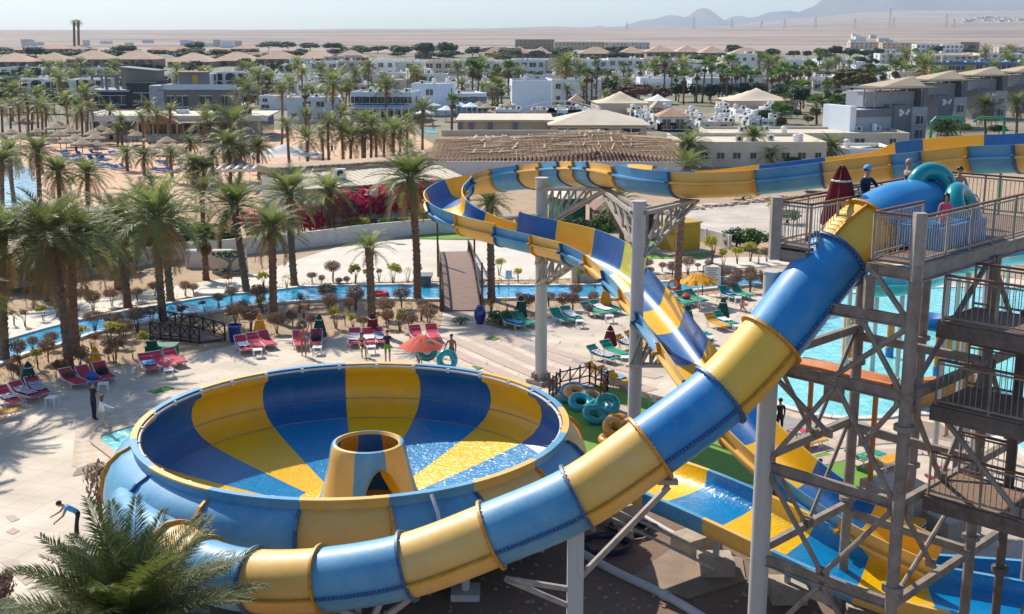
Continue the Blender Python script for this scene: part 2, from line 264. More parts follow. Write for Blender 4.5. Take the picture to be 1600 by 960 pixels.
# ---------------------------------------------------------------- mesh builder
class MB:
    def __init__(s): s.v = []; s.f = []; s.m = []; s.cur = 0
    def add(s, vs, fs, m=None):
        o = len(s.v); s.v += [tuple(v) for v in vs]
        s.f += [tuple(i + o for i in f) for f in fs]; s.m += [s.cur if m is None else m] * len(fs); return s
    def box(s, c, d, rot=0, m=None, M=None):
        x, y, z = d[0] / 2, d[1] / 2, d[2] / 2
        vs = [Vector((a * x, b * y, e * z)) for e in (-1, 1) for a, b in ((-1, -1), (1, -1), (1, 1), (-1, 1))]
        M = M or Matrix.Rotation(rot, 3, 'Z'); c = Vector(c)
        return s.add([c + M @ v for v in vs], [(3, 2, 1, 0), (4, 5, 6, 7), (0, 1, 5, 4), (1, 2, 6, 5), (2, 3, 7, 6), (3, 0, 4, 7)], m)
    def beam(s, a, b, w, h=None, m=None, up=(0, 0, 1)):
        a, b = Vector(a), Vector(b); d = b - a; L = d.length
        if L < 1e-6: return s
        d /= L; u = Vector(up)
        if abs(d.dot(u)) > 0.98: u = Vector((0, 1, 0)) if abs(d.z) > .9 else Vector((0, 0, 1))
        x = d.cross(u).normalized(); y = x.cross(d)
        M = Matrix((x, d, y)).transposed()
        return s.box((a + b) / 2, (w, L, h or w), M=M, m=m)
    def tube(s, pts, r, n=8, m=None, cap=True, flat=1.0):
        pts = [Vector(p) for p in pts]; k = len(pts)
        rs = r if isinstance(r, (list, tuple)) else [r] * k
        vs = []; fs = []; px = None
        for i, p in enumerate(pts):
            d = (pts[min(i + 1, k - 1)] - pts[max(i - 1, 0)]).normalized()
            if px is None:
                u = Vector((0, 0, 1)) if abs(d.z) < .95 else Vector((1, 0, 0)); px = d.cross(u).normalized()
            x = (px - d * px.dot(d)).normalized(); px = x; y = d.cross(x)
            for j in range(n):
                a = 2 * math.pi * j / n; vs.append(p + x * math.cos(a) * rs[i] + y * math.sin(a) * rs[i] * flat)
        for i in range(k - 1):
            for j in range(n):
                fs.append((i * n + j, i * n + (j + 1) % n, (i + 1) * n + (j + 1) % n, (i + 1) * n + j))
        if cap: fs += [tuple(range(n - 1, -1, -1)), tuple(range((k - 1) * n, k * n))]
        return s.add(vs, fs, m)
    def lathe(s, prof, c=(0, 0, 0), n=16, m=None, a0=0, a1=2 * math.pi):
        c = Vector(c); k = len(prof); full = abs(a1 - a0 - 2 * math.pi) < 1e-6; nn = n if full else n + 1
        vs = [c + Vector((r * math.cos(a0 + (a1 - a0) * j / n), r * math.sin(a0 + (a1 - a0) * j / n), z)) for r, z in prof for j in range(nn)]
        fs = []
        for i in range(k - 1):
            for j in range(n):
                j2 = (j + 1) % nn; fs.append((i * nn + j, i * nn + j2, (i + 1) * nn + j2, (i + 1) * nn + j))
        return s.add(vs, fs, m)
    def torus(s, c, Rr, r, M=None, n=24, k=10, m=None):
        M = M or Matrix.Identity(3); c = Vector(c); vs = []; fs = []
        for i in range(n):
            a = 2 * math.pi * i / n
            for j in range(k):
                b = 2 * math.pi * j / k
                vs.append(c + M @ Vector(((Rr + r * math.cos(b)) * math.cos(a), (Rr + r * math.cos(b)) * math.sin(a), r * math.sin(b))))
        for i in range(n):
            for j in range(k): fs.append((i * k + j, ((i + 1) % n) * k + j, ((i + 1) % n) * k + (j + 1) % k, i * k + (j + 1) % k))
        return s.add(vs, fs, m)
    def poly(s, pts, z0, z1=None, m=None):        # prism from a plan outline
        pts = [Vector((p[0], p[1], 0)) for p in pts]
        area = sum(pts[i].x * pts[(i + 1) % len(pts)].y - pts[(i + 1) % len(pts)].x * pts[i].y for i in range(len(pts)))
        if area < 0: pts.reverse()
        tri = tessellate_polygon([pts]); n = len(pts)
        def fix(t):
            a, b, c = (pts[i] for i in t)
            return t if (b - a).cross(c - a).z > 0 else (t[0], t[2], t[1])
        tri = [fix(t) for t in tri]
        top = z0 if z1 is None else z1
        s.add([(p.x, p.y, top) for p in pts], tri, m)
        if z1 is not None:
            s.add([(p.x, p.y, z) for z in (z0, z1) for p in pts], [(i, (i + 1) % n, n + (i + 1) % n, n + i) for i in range(n)], m)
        return s
    def build(s, name, mats, parent=None, smooth=False, loc=None, link=True, angle=40):
        me = bpy.data.meshes.new(name); me.from_pydata(s.v, [], s.f)
        for mm in (mats if isinstance(mats, (list, tuple)) else [mats]): me.materials.append(MAT[mm])
        me.polygons.foreach_set('material_index', s.m)
        if smooth:
            me.polygons.foreach_set('use_smooth', [True] * len(s.f))
            if angle: 
                try: me.set_sharp_from_angle(angle=R(angle))
                except Exception: pass
        me.update()
        return obj(name, me, parent, loc)
def obj(name, me, parent=None, loc=None):
    o = bpy.data.objects.new(name, me); COL.objects.link(o)
    if parent: o.parent = parent
    if loc is not None: o.location = loc
    return o
def tag(o, label=None, cat=None, group=None, kind=None):
    if label: o['label'] = label
    if cat: o['category'] = cat
    if group: o['group'] = group
    if kind: o['kind'] = kind
    return o
def empty(name, loc=(0, 0, 0), rz=0, label=None, cat=None, group=None):
    o = bpy.data.objects.new(name, None); COL.objects.link(o); o.location = loc; o.rotation_euler = (0, 0, rz); o.empty_display_size = 0.2
    return tag(o, label, cat, group)
def copy_tree(o, parent=None):
    c = o.copy(); COL.objects.link(c)
    if parent: c.parent = parent
    for ch in list(o.children): copy_tree(ch, c)
    return c
def struct(name, mb, m, **k):
    o = mb.build(name, m, **k); o['kind'] = 'structure'; return o
def catmull(pts, per=8):
    P = [Vector(p) for p in pts]; P = [P[0] * 2 - P[1]] + P + [P[-1] * 2 - P[-2]]; out = []
    for i in range(1, len(P) - 2):
        a, b, c, d = P[i - 1:i + 3]
        for k in range(per):
            t = k / per; out.append(0.5 * ((2 * b) + (c - a) * t + (2 * a - 5 * b + 4 * c - d) * t * t + (3 * b - a - 3 * c + d) * t ** 3))
    out.append(P[-2]); return out
def resample(pts, n):
    L = [0]
    for a, b in zip(pts, pts[1:]): L.append(L[-1] + (b - a).length)
    out = []; j = 0
    for i in range(n + 1):
        s = L[-1] * i / n
        while j < len(L) - 2 and L[j + 1] < s: j += 1
        out.append(pts[j].lerp(pts[j + 1], (s - L[j]) / max(1e-9, L[j + 1] - L[j])))
    return out
ORD = 'first second third fourth fifth sixth seventh eighth ninth tenth eleventh twelfth thirteenth fourteenth fifteenth sixteenth seventeenth eighteenth nineteenth twentieth'.split()
TENS = {20: 'twenty', 30: 'thirty', 40: 'forty', 50: 'fifty', 60: 'sixty', 70: 'seventy', 80: 'eighty', 90: 'ninety'}
def ordn(i):
    if i < 20: return ORD[i]
    n = i + 1
    if n >= 100: return 'one hundred and ' + (ordn(n - 101) if n > 100 else 'th')
    return (TENS[n - n % 10] + '-' + ORD[n % 10 - 1]) if n % 10 else TENS[n - n % 10][:-1] + 'ieth'
def screen_x(o):
    p = o.matrix_basis.translation; return CX + F * p.x / depth(p)
def label_row(objs, fmt, group=None, cat=None):
    objs = sorted(objs, key=screen_x)
    for i, o in enumerate(objs):
        w = ordn(i)
        if i == len(objs) - 1 and i > 1: w = 'last'
        tag(o, fmt.format(w), cat, group)

# ---------------------------------------------------------------- ground, water, paving
def sheet(name, px, z, m, kind='structure'):
    mb = MB(); mb.poly([G(x, y, z) for x, y in px], z); o = mb.build(name, m); o['kind'] = kind; return o
def slab(name, px, z0, z1, m):
    mb = MB(); mb.poly([G(x, y, z1) for x, y in px], z0, z1); o = mb.build(name, m); o['kind'] = 'structure'; return o
def strip_w(mb, pts, w, z, h=None):
    pts = [Vector((p.x, p.y, z)) for p in pts]
    for i, (a, b) in enumerate(zip(pts, pts[1:])):
        d = (b - a).normalized(); n = Vector((-d.y, d.x, 0)) * (w / 2)
        if h is None: mb.add([a - n, b - n, b + n, a + n], [(0, 1, 2, 3)])
        else:
            mb.beam(a + Vector((0, 0, h / 2)), b + Vector((0, 0, h / 2)), w, h)
def terrain():
    xs = [-14000, -9000, -6000, -4000, -2800, -2000, -1400, -1000, -700, -500, -350, -200, -100, 0, 100, 200, 350, 500, 700, 1000, 1400, 2000, 2800, 4000, 6000, 9000, 14000]
    ys = [-60, 0, 400, 800, 1100, 1300, 1500, 1700, 1900, 2100, 2300, 2500, 2700, 2900, 3100, 3300, 3600, 4000, 4600, 5500, 7000, 9000, 11500]
    fx = []
    for a, b in zip(xs, xs[1:]):
        k = 3; fx += [a + (b - a) * i / k for i in range(k)]
    fx.append(xs[-1])
    def hgt(x, y):
        if y < 1250: return 0.0
        r = min(1, (y - 1250) / 2000); r = r * r * (3 - 2 * r)
        right = max(-1, min(1, x / 1600))
        top = 13.5 + 6.5 * right
        if y > 3300: top += max(0, min(1, (x / y - .17) / .12)) * (y - 3300) * .017
        if y > 3300: top += (y - 3300) * 0.0012 * (1 + right) + (noise.noise(Vector((x * .0015, y * .0007, 3))) * 14 if y > 4000 else 0)
        return r * (top + noise.noise(Vector((x * .004, y * .003, 0))) * 1.5) + noise.noise(Vector((x * .012, y * .01, 9))) * 1.1 * r
    mb = MB(); nx = len(fx)
    mb.add([(x, y, hgt(x, y)) for y in ys for x in fx], [(j * nx + i, j * nx + i + 1, (j + 1) * nx + i + 1, (j + 1) * nx + i) for j in range(len(ys) - 1) for i in range(nx - 1)])
    struct('ground', mb, 'desert', smooth=True, angle=0)
    return hgt
HG = terrain()
struct('sand_beds', MB().poly([(-140, 20), (140, 20), (260, 210), (-260, 210)], 0.02), 'soil')
sheet('town_ground', [(-300, 232), (380, 232), (700, 232), (1060, 250), (1900, 250), (2100, 86), (-500, 86)], 0.03, 'town_soil')
sheet('beach_sand', [(-300, 330), (60, 330), (330, 322), (660, 300), (690, 232), (640, 205), (420, 203), (140, 214), (-300, 214)], 0.05, 'beach_sand')
sheet('sea_water', [(-300, 345), (30, 340), (60, 300), (52, 268), (20, 250), (-300, 240)], 0.07, 'sea_water')
# paved plaza and path across the river
sheet('path', [(-40, 502), (60, 484), (130, 468), (200, 459), (300, 443), (400, 428), (470, 404), (520, 388), (570, 379), (640, 374), (740, 376), (800, 382), (870, 398), (960, 405), (1230, 401), (1500, 392), (1500, 404), (1230, 414), (1130, 421), (1010, 430), (850, 437), (640, 440), (520, 443), (400, 452), (300, 464), (200, 478), (110, 502), (-40, 540)], 0.06, 'path_tiles')
RU = [(-60, 556), (0, 537), (95, 510), (200, 488), (260, 478), (320, 468), (390, 460), (438, 455), (476, 451), (530, 449), (600, 448), (680, 448), (840, 449), (960, 447), (1040, 443), (1100, 439), (1160, 434), (1240, 428), (1500, 412)]
RL = [(-60, 592), (0, 572), (50, 553), (95, 541), (150, 523), (200, 512), (250, 503), (325, 491), (384, 482), (438, 476), (500, 472), (600, 470), (680, 471), (760, 470), (840, 469), (960, 469), (1030, 463), (1080, 457), (1150, 450), (1240, 444), (1500, 428)]
RUs = catmull([G(*p) for p in RU], 4); RLs = catmull([G(*p) for p in RL], 4)
mbw = MB(); mbw.poly([(p.x, p.y) for p in RUs] + [(p.x, p.y) for p in reversed(RLs)], 0.08)
struct('river_water', mbw, 'river_water')
mbk = MB(); strip_w(mbk, RUs, 0.35, 0.03, 0.16); strip_w(mbk, RLs, 0.35, 0.03, 0.16)
struct('river_kerb', mbk, 'coping_pale')
DECK = [(-200, 640), (0, 606), (60, 598), (130, 582), (190, 572), (285, 556), (340, 545), (420, 530), (560, 524), (640, 522), (688, 512), (692, 489), (749, 489), (760, 508), (800, 518), (900, 484), (1000, 478), (1060, 466), (1130, 458), (1240, 452), (1500, 437), (1900, 425), (2100, 720), (2100, 1100), (-700, 1100), (-700, 700)]
sheet('pool_deck', DECK, 0.05, 'deck_tiles')
mbs = MB()
for q_, pts in enumerate(([(722, 520), (790, 548), (850, 575), (1010, 632)], [(742, 512), (800, 534), (870, 563), (1020, 612)], [(762, 516), (830, 538), (900, 560), (1030, 592)], [(700, 528), (770, 560), (840, 590), (1000, 652)], [(680, 540), (760, 575), (840, 610)], [(1200, 735), (1300, 700), (1420, 690), (1500, 700)], [(1190, 760), (1290, 722), (1420, 708), (1540, 722)])):
    strip_w(mbs, catmull([G(*p) for p in pts], 6), 0.75, 0.062 + .004 * q_)
struct('paving_stripes', mbs, 'stripe_pink')
sheet('checker_paving', [(118, 672), (150, 655), (250, 628), (300, 640), (240, 700), (200, 760), (150, 742), (112, 728)], 0.064, 'checker_tiles')
sheet('checker_paving', [(1195, 625), (1260, 640), (1360, 650), (1460, 648), (1560, 690), (1640, 740), (1500, 740), (1420, 692), (1300, 700), (1190, 735)], 0.064, 'checker_tiles')
for pp in ([(8, 807), (20, 804), (31, 811), (18, 816)], [(9, 831), (21, 824), (31, 829), (20, 835)], [(0, 878), (25, 873), (55, 905), (40, 915)], [(950, 490), (955, 500), (948, 500)]):
    sheet('paving_patch', pp, 0.066, 'stripe_pink')
rg = random.Random(3)
for cx_, cy_, r_ in ((190, 745, 1.3), (150, 735, .8), (1240, 668, 1.2), (1340, 672, .9), (1450, 676, 1.4), (700, 590, .5), (835, 545, .7), (905, 566, .5), (330, 610, .6), (1190, 560, .8)):
    q = G(cx_, cy_); mbp = MB(); mbp.poly([(q.x + r_ * rg.uniform(.55, 1.2) * math.cos(i * .39), q.y + r_ * 1.3 * rg.uniform(.55, 1.2) * math.sin(i * .39)) for i in range(16)], 0.068); struct('wet_patch', mbp, 'wet_stone')
# artificial grass and lawns
sheet('grass', [(880, 612), (905, 628), (935, 600), (1010, 622), (1040, 640), (1075, 655), (1190, 672), (1300, 710), (1420, 765), (1500, 800), (1440, 800), (1330, 760), (1190, 760), (1100, 735), (990, 735), (870, 720)], 0.07, 'lawn')
sheet('grass', [(640, 363), (800, 367), (900, 370), (880, 377), (760, 374), (640, 373)], 0.07, 'lawn')
sheet('grass', [(930, 380), (1060, 376), (1110, 396), (1100, 404), (990, 405), (930, 398)], 0.075, 'lawn')
sheet('grass', [(1450, 800), (1520, 800), (1620, 815), (1620, 830), (1480, 812)], 0.072, 'lawn')
sheet('paved_lot', [(985, 372), (1035, 332), (1100, 318), (1500, 312), (1500, 372), (1230, 372), (1150, 378)], 0.06, 'lot_tiles')
# bare ground under the slides
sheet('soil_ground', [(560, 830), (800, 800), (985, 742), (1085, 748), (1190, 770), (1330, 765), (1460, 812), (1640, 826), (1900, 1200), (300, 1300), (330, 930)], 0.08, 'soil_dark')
slab('concrete_slab', [(1060, 850), (1160, 872), (1165, 905), (1075, 935), (985, 902)], 0.0, 0.14, 'slab_shaded')
slab('concrete_slab', [(1440, 806), (1560, 820), (1640, 850), (1640, 905), (1520, 898), (1350, 850)], 0.0, 0.12, 'concrete')
# small pool by the bowl and the play pool on the far side of the tower
def pool(name, px, m, cop, w=0.45, zc=0.05, h=0.10, closed=True):
    P = [G(*p) for p in px]; P = catmull(P + ([P[0]] if closed else []), 5)
    mb = MB(); mb.poly([(p.x, p.y) for p in P[:-1]], 0.09); struct(name, mb, m)
    mk = MB(); strip_w(mk, P, w, zc, h); struct(name.replace('water', 'coping'), mk, cop)
pool('splash_pool_water', [(149, 690), (153, 684), (170, 678), (235, 660), (300, 650), (320, 700), (290, 760), (240, 770), (200, 733), (160, 702), (151, 695)], 'pool_water', 'coping')
pool('play_pool_water', [(1170, 600), (1200, 625), (1230, 640), (1300, 655), (1370, 656), (1420, 650), (1470, 653), (1530, 672), (1580, 700), (1660, 740), (1760, 700), (1760, 470), (1600, 452), (1450, 452), (1320, 462), (1270, 500), (1220, 560)], 'pool_water', 'coping_pale')
# far range of mountains
def mountains():
    def ridge(name, Y, pts, dep, seed):
        xs = [p[0] for p in pts]; n = 90; rows = 9; vs = []
        for j in range(rows):
            f = j / (rows - 1); env = math.sin(math.pi * f) if j else 0
            for i in range(n + 1):
                px = xs[0] + (xs[-1] - xs[0]) * i / n
                k = max(q for q in range(len(xs) - 1) if xs[q] <= px + 1e-6); a = (px - xs[k]) / (xs[k + 1] - xs[k])
                y = pts[k][1] + (pts[k + 1][1] - pts[k][1]) * a
                X = (px - CX) / F * Y * 1.02; hh = H + (45 - y) / F * Y * 1.05
                hh += noise.fractal(Vector((px * .04, seed, 0)), 1.0, 2.0, 5) * 55
                hh = max(0, hh) * env * (1 + 0.25 * noise.noise(Vector((px * .03, j * .7, seed))) * (0 if j == rows // 2 else 1))
                vs.append((X, Y - dep / 2 + dep * f, hh - 20))
        mb = MB(); mb.add(vs, [(j * (n + 1) + i, j * (n + 1) + i + 1, (j + 1) * (n + 1) + i + 1, (j + 1) * (n + 1) + i) for j in range(rows - 1) for i in range(n)])
        struct(name, mb, 'mountain', smooth=True, angle=0)
    ridge('mountain_range', 12500, [(880, 50), (920, 42), (980, 34), (1035, 24), (1060, 30), (1085, 17), (1100, 29), (1140, 27), (1200, 18), (1240, 16), (1262, 6), (1290, -6), (1350, -14), (1420, -12), (1480, -8), (1540, 0), (1570, 2), (1620, -12), (1750, -20), (1900, -5), (2100, 20), (2300, 45)], 3000, 1.3)
    ridge('mountain_range', 9500, [(1100, 50), (1180, 40), (1260, 33), (1340, 30), (1420, 35), (1500, 30), (1600, 26), (1750, 20), (2000, 40)], 1800, 5.1)
mountains()
# ---------------------------------------------------------------- sweeps
def frames(pts, roll=None):
    out = []
    for i, p in enumerate(pts):
        T = (pts[min(i + 1, len(pts) - 1)] - pts[max(i - 1, 0)]).normalized()
        s = T.cross(Vector((0, 0, 1))).normalized(); u = s.cross(T)
        if roll:
            a = roll(i / (len(pts) - 1)); s, u = s * math.cos(a) + u * math.sin(a), u * math.cos(a) - s * math.sin(a)
        out.append((p, T, s, u))
    return out
def sweep(mb, fr, prof, mids, closed=True, cap=True):
    # prof: list of (side, up) or function(k)->list ; mids: material per profile edge
    k = len(fr); n = None; vs = []
    for i, (p, T, s, u) in enumerate(fr):
        pr = prof(i / (k - 1)) if callable(prof) else prof
        n = len(pr)
        vs += [p + s * a + u * b for a, b in pr]
    o = len(mb.v); mb.v += [tuple(v) for v in vs]
    e = n if closed else n - 1
    for i in range(k - 1):
        for j in range(e):
            mb.f.append((o + i * n + j, o + i * n + (j + 1) % n, o + (i + 1) * n + (j + 1) % n, o + (i + 1) * n + j)); mb.m.append(mids[j] if mids else 0)
    return n
def circle(r, n, a0=0, a1=2 * math.pi): return [(r * math.sin(a0 + (a1 - a0) * j / n), r * math.cos(a0 + (a1 - a0) * j / n)) for j in range(n)]

# ---------------------------------------------------------------- enclosed tube slide
TR = 0.80
TP = [(1470, 330, 33.2), (1430, 328, 32.4), (1396, 334, 31.7), (1352, 360, 31.0), (1305, 405, 30.6), (1258, 462, 30.2), (1205, 531, 30), (1125, 617, 29.8), (1016, 700, 29.6), (902, 778, 29.6), (768, 836, 29.7), (637, 884, 29.9), (507, 906, 30.2), (402, 908, 30.9), (335, 895, 31.7), (282, 868, 32.8), (240, 840, 34.0), (214, 817, 35.3), (200, 797, 36.8), (194, 780, 38.0)]
tube_raw = catmull([Dp(*p) for p in TP], 10)
def nearest_i(pt, pts): return min(range(len(pts)), key=lambda i: (pts[i] - pt).length)
joints = [nearest_i(Dp(*p), tube_raw) for p in [(1440, 328, 32.6), (1352, 360, 31.0), (1305, 405, 30.6), (1205, 531, 30), (1125, 617, 29.8), (1016, 700, 29.6), (902, 778, 29.6), (768, 836, 29.7), (637, 884, 29.9), (507, 906, 30.2), (402, 908, 30.9), (318, 888, 32.0), (272, 862, 33.0), (194, 780, 38.0)]]
tube_slide = empty('tube_slide', tube_raw[joints[5]] * 1.0, 0, 'long enclosed yellow and blue tube slide running down from the platform into the bowl', 'water slide')
tube_slide.location = (0, 0, 0)
cols = ['blue', 'blue', 'yellow', 'blue', 'yellow', 'blue', 'yellow', 'blue', 'yellow', 'blue', 'yellow', 'blue', 'yellow', 'blue']
def flange_ring(mb, p, T, r0, r1, w, n=40):
    s = T.cross(Vector((0, 0, 1))).normalized(); u = s.cross(T); vs = []; fs = []
    for (r, d) in ((r0, -w / 2), (r1, -w / 2), (r1, w / 2), (r0, w / 2)):
        for j in range(n):
            a = 2 * math.pi * j / n; vs.append(p + T * d + s * (r * math.cos(a)) + u * (r * math.sin(a)))
    for q in range(4):
        for j in range(n):
            fs.append((q * n + j, q * n + (j + 1) % n, ((q + 1) % 4) * n + (j + 1) % n, ((q + 1) % 4) * n + j))
    mb.add(vs, fs)
    for j in range(n):          # bolt heads
        a = 2 * math.pi * (j + .5) / n; c = p + (s * math.cos(a) + u * math.sin(a)) * (r1 - .045)
        mb.box(c - T * (w / 2 + .008), (.028, .028, .028), m=1); mb.box(c + T * (w / 2 + .008), (.028, .028, .028), m=1)
for k in range(len(joints) - 1):
    a, b = joints[k], joints[k + 1]; pts = resample(tube_raw[a:b + 1], 10); fr = frames(pts); c = cols[k + 1]
    nn = 40; po = circle(TR, nn); pi_ = circle(TR - .03, nn)[::-1]
    last = k == len(joints) - 2; tf = (lambda P: (lambda f: [(x * (1 - .5 * f), y * (1 - .5 * f)) for x, y in P])) if last else (lambda P: P)
    mb = MB(); sweep(mb, fr, tf(po), [0] * nn); sweep(mb, fr, tf(pi_), [1] * nn)
    sg = mb.build('tube_segment', [c + ('_tube' if k < 5 else '_faded'), c + '_gloss'], tube_slide, smooth=True)
    if k == 0: sg['label'] = 'blue mouth of the tube beside the platform'
    for sdn in (() if last else (-1, 1)):            # lengthwise joint of the two half shells
        m2 = MB(); ang = R(100) * sdn
        pr = [(math.sin(ang) * rr + math.cos(ang) * w, math.cos(ang) * rr - math.sin(ang) * w) for rr, w in ((TR - .01, -.025), (TR + .10, -.025), (TR + .10, .025), (TR - .01, .025))]
        sweep(m2, fr, pr, [0] * 4)
        for q in range(0, 22):
            f = q / 22 * (len(fr) - 1); i = int(f); p = fr[i][0].lerp(fr[min(i + 1, len(fr) - 1)][0], f - i); _, T, s, u = fr[i]
            m2.box(p + s * (math.sin(ang) * (TR + .06)) + u * (math.cos(ang) * (TR + .06)) + u * .03 * 1, (.03, .03, .035), m=1)
        m2.build('seam_flange', [c + '_edge' if c == 'blue' else 'orange_edge', 'seam_grey'], sg)
    mf = MB(); p, T, _, _ = fr[0]; flange_ring(mf, p, T, TR - .03, TR + .105, .07)
    mf.build('flange', ['orange_edge' if c == 'yellow' or last else 'blue_edge', 'seam_grey'], sg, smooth=True)
    if k in (1,):                  # stiffening rib on the top of the first yellow piece
        m3 = MB(); sweep(m3, fr, [(-.32, TR * .91), (-.32, TR + .03), (-.27, TR + .03), (-.27, TR * .93)], [0] * 4)
        m3.build('top_rib', 'orange_edge', sg)

# ---------------------------------------------------------------- open raft slide (the long S curve)
OP = [(1760, 256, 42.5), (1600, 268, 44.5), (1500, 271, 46), (1400, 280, 47), (1300, 290, 48), (1200, 301, 48.8), (1100, 308, 49.8), (1020, 304, 51.6), (955, 292, 55), (900, 290, 59.5), (845, 292, 63), (785, 297, 65.2), (735, 305, 65.6), (706, 320, 64.2), (698, 336, 62.2), (712, 354, 60.6), (748, 371, 59.3), (800, 386, 58.2), (850, 398, 57.2), (900, 411, 55.8), (942, 431, 54), (980, 463, 51.6), (1020, 510, 48.8), (1058, 563, 46.2), (1105, 630, 43.6), (1165, 705, 41.3), (1235, 772, 39.5), (1315, 832, 38), (1385, 876, 37.1), (1450, 908, 36.6)]
op_raw = catmull([Dp(*p) for p in OP], 8)
op_slide = empty('open_slide', (0, 0, 0), 0, 'long open blue and yellow raft slide winding in a high S curve to the ground', 'water slide')
def cut(pts, lens, per=6):
    L = [0]
    for p, q in zip(pts, pts[1:]): L.append(L[-1] + (q - p).length)
    out = []; s = 0; j = 0; i = 0
    tot = L[-1]; ln = []
    while s < tot - .6: ln.append(lens(s)); s += ln[-1]
    k = tot / s; s = 0
    for l in ln:
        for q in range(per):
            u = (s + l * q / per) * k
            while j < len(L) - 2 and L[j + 1] < u: j += 1
            out.append(pts[j].lerp(pts[j + 1], (u - L[j]) / max(1e-9, L[j + 1] - L[j])))
        s += l
    out.append(pts[-1]); return out, len(ln)
sx_ = [CX + F * p.x / depth(p) for p in op_raw]; cs = [0]
for p, q in zip(op_raw, op_raw[1:]): cs.append(cs[-1] + (q - p).length)
xb = [1700, 1597, 1525, 1443, 1398, 1290, 1185, 1065, 985, 945]; sb_ = [0]
for x in xb: i = next(i for i, v in enumerate(sx_) if v <= x); sb_.append(cs[i - 1] + (cs[i] - cs[i - 1]) * (sx_[i - 1] - x) / (sx_[i - 1] - sx_[i]))
def seglen(s):
    for p, q in zip(sb_, sb_[1:]):
        if s < q - .05: return q - s
    return 2.2 if s < 58 else 2.6
op, NS = cut(op_raw, seglen)
def oroll(t): 
    if .22 < t < .62: return 0.30 * math.sin((t - .22) / .40 * math.pi)
    return 0
fro = frames(op, lambda t: -oroll(t))
def oprof(hl, hr, A=0.85, w=0.05):
    inner = [(-A - .10, .55 + hl), (-A - .02, .62), (-A, .52)] + [(-A * math.cos(a), .52 - .52 * math.sin(a) ** 0.8) for a in [math.pi * j / 10 for j in range(1, 10)]] + [(A, .52), (A + .02, .62), (A + .10, .55 + hr)]
    outer = [(A + .10 + w, .55 + hr), (A + w + .02, .66), (A + .24, .64), (A + .24, .56), (A + w, .52)] + [((A + w) * math.cos(a), .52 - (.52 + w) * math.sin(a) ** 0.8) for a in [math.pi * j / 10 for j in range(1, 10)]] + [(-A - w, .52), (-A - .24, .56), (-A - .24, .64), (-A - w - .02, .66), (-A - .10 - w, .55 + hl)]
    return inner + outer, len(inner)
# colours from the raft end of the run (far right) to the pool
oc = ['yellow', 'blue', 'blue', 'yellow', 'blue', 'yellow', 'blue', 'blue', 'yellow', 'blue', 'yellow', 'blue', 'yellow', 'blue', 'yellow', 'blue', 'yellow', 'blue', 'yellow', 'blue', 'blue', 'yellow', 'blue', 'yellow', 'lime', 'blue', 'blue', 'yellow', 'blue', 'blue', 'yellow', 'yellow', 'blue', 'yellow']
prev = None
for k in range(NS):
    c = ('blue', 'yellow')[k % 2]
    t = (k + .5) / NS
    hl = hr = 0.52
    def walls(t):       # height of the walls above the ledge: (side towards -s, side towards +s)
        l = r = .50
        if 1.9 / NS < t < 5.1 / NS: r = .80                       # the raised outer wall behind the platform
        if .27 < t < .62: r, l = .62, .40
        if .62 < t < .76: l = .95; r = .50
        return l, r
    hl, hr = walls(t)
    
    seg = fro[k * 6:k * 6 + 7]
    pf = oprof(hl, hr)[0]
    if k == 5: pf = lambda f: oprof(.5, .80 - .30 * min(1, f * 3.2))[0]
    if k == 1: pf = lambda f: oprof(.5, .5 + .30 * max(0, (f - .8) * 5))[0]
    ni = oprof(hl, hr)[1]; tot = len(oprof(hl, hr)[0])
    mids = [1 if j < ni - 1 else 0 for j in range(tot)]
    mb = MB(); sweep(mb, seg, pf, mids)
    lim = k in (23, 24)
    sg = mb.build('slide_segment', [c + '_faded', 'yellow_lime' if (lim and c == 'yellow') else c + '_gloss'], op_slide, smooth=True, angle=50)
    # end flange under the joint
    p, T, s, u = seg[0]; pr, ni = oprof(hl, min(hr, .9)); out = pr[ni:]
    m2 = MB(); n = len(out); vs = []; w = .05; ctr = (0, .3)
    for d in (-w, w):
        for sc in (1.0, 1.14):
            vs += [p + T * d + s * (ctr[0] + (a - ctr[0]) * sc) + u * (ctr[1] + (b - ctr[1]) * (sc if b < .9 else 1)) for a, b in out]
    fs = []
    for j in range(n - 1):
        A0, A1, B0, B1 = j, n + j, 2 * n + j, 3 * n + j
        fs += [(A0, A0 + 1, A1 + 1, A1), (B0, B1, B1 + 1, B0 + 1), (A1, A1 + 1, B1 + 1, B1)]
    m2.add(vs, fs); m2.build('flange', 'orange_edge' if c == 'yellow' else 'blue_edge', sg)

# ---------------------------------------------------------------- bowl
BC = Vector((-5.45, 40.1, 0)); RZ = 4.25
EDG = [-10, 12.5, 36, 57, 79, 101, 123, 144, 165, 185, 208, 231, 254, 278, 301, 325, 350]
bowl = empty('bowl_slide', (0, 0, 0), 0, 'huge round yellow and blue striped bowl slide with a thin sheet of water inside', 'water slide')
def bp(r, th, z): a = R(th); return Vector((BC.x + r * math.sin(a), BC.y + r * math.cos(a), z))
IN = [(7.22, RZ + .05), (7.24, RZ - .25), (7.55, RZ - .45), (7.80, 3.45), (7.86, 3.05), (7.76, 2.72), (7.44, 2.40), (6.9, 2.16)]
INF = [(6.9, 2.16), (6.0, 1.92), (5.0, 1.70), (4.0, 1.50), (3.0, 1.30), (2.3, 1.18)]
OUT = [(7.22, RZ + .05), (7.34, RZ + .05), (7.36, RZ - .22), (7.62, RZ - .36), (7.88, RZ - .62), (8.02, RZ - 1.0), (8.04, RZ - 1.4), (7.95, RZ - 1.85), (7.7, RZ - 2.3), (7.2, RZ - 2.7)]
def bulge(th):
    th %= 360
    if th < 200 or th > 279: return 0
    return .5 * math.sin((th - 200) / 79 * math.pi) ** 1.2 + .12 * (th - 200) / 79
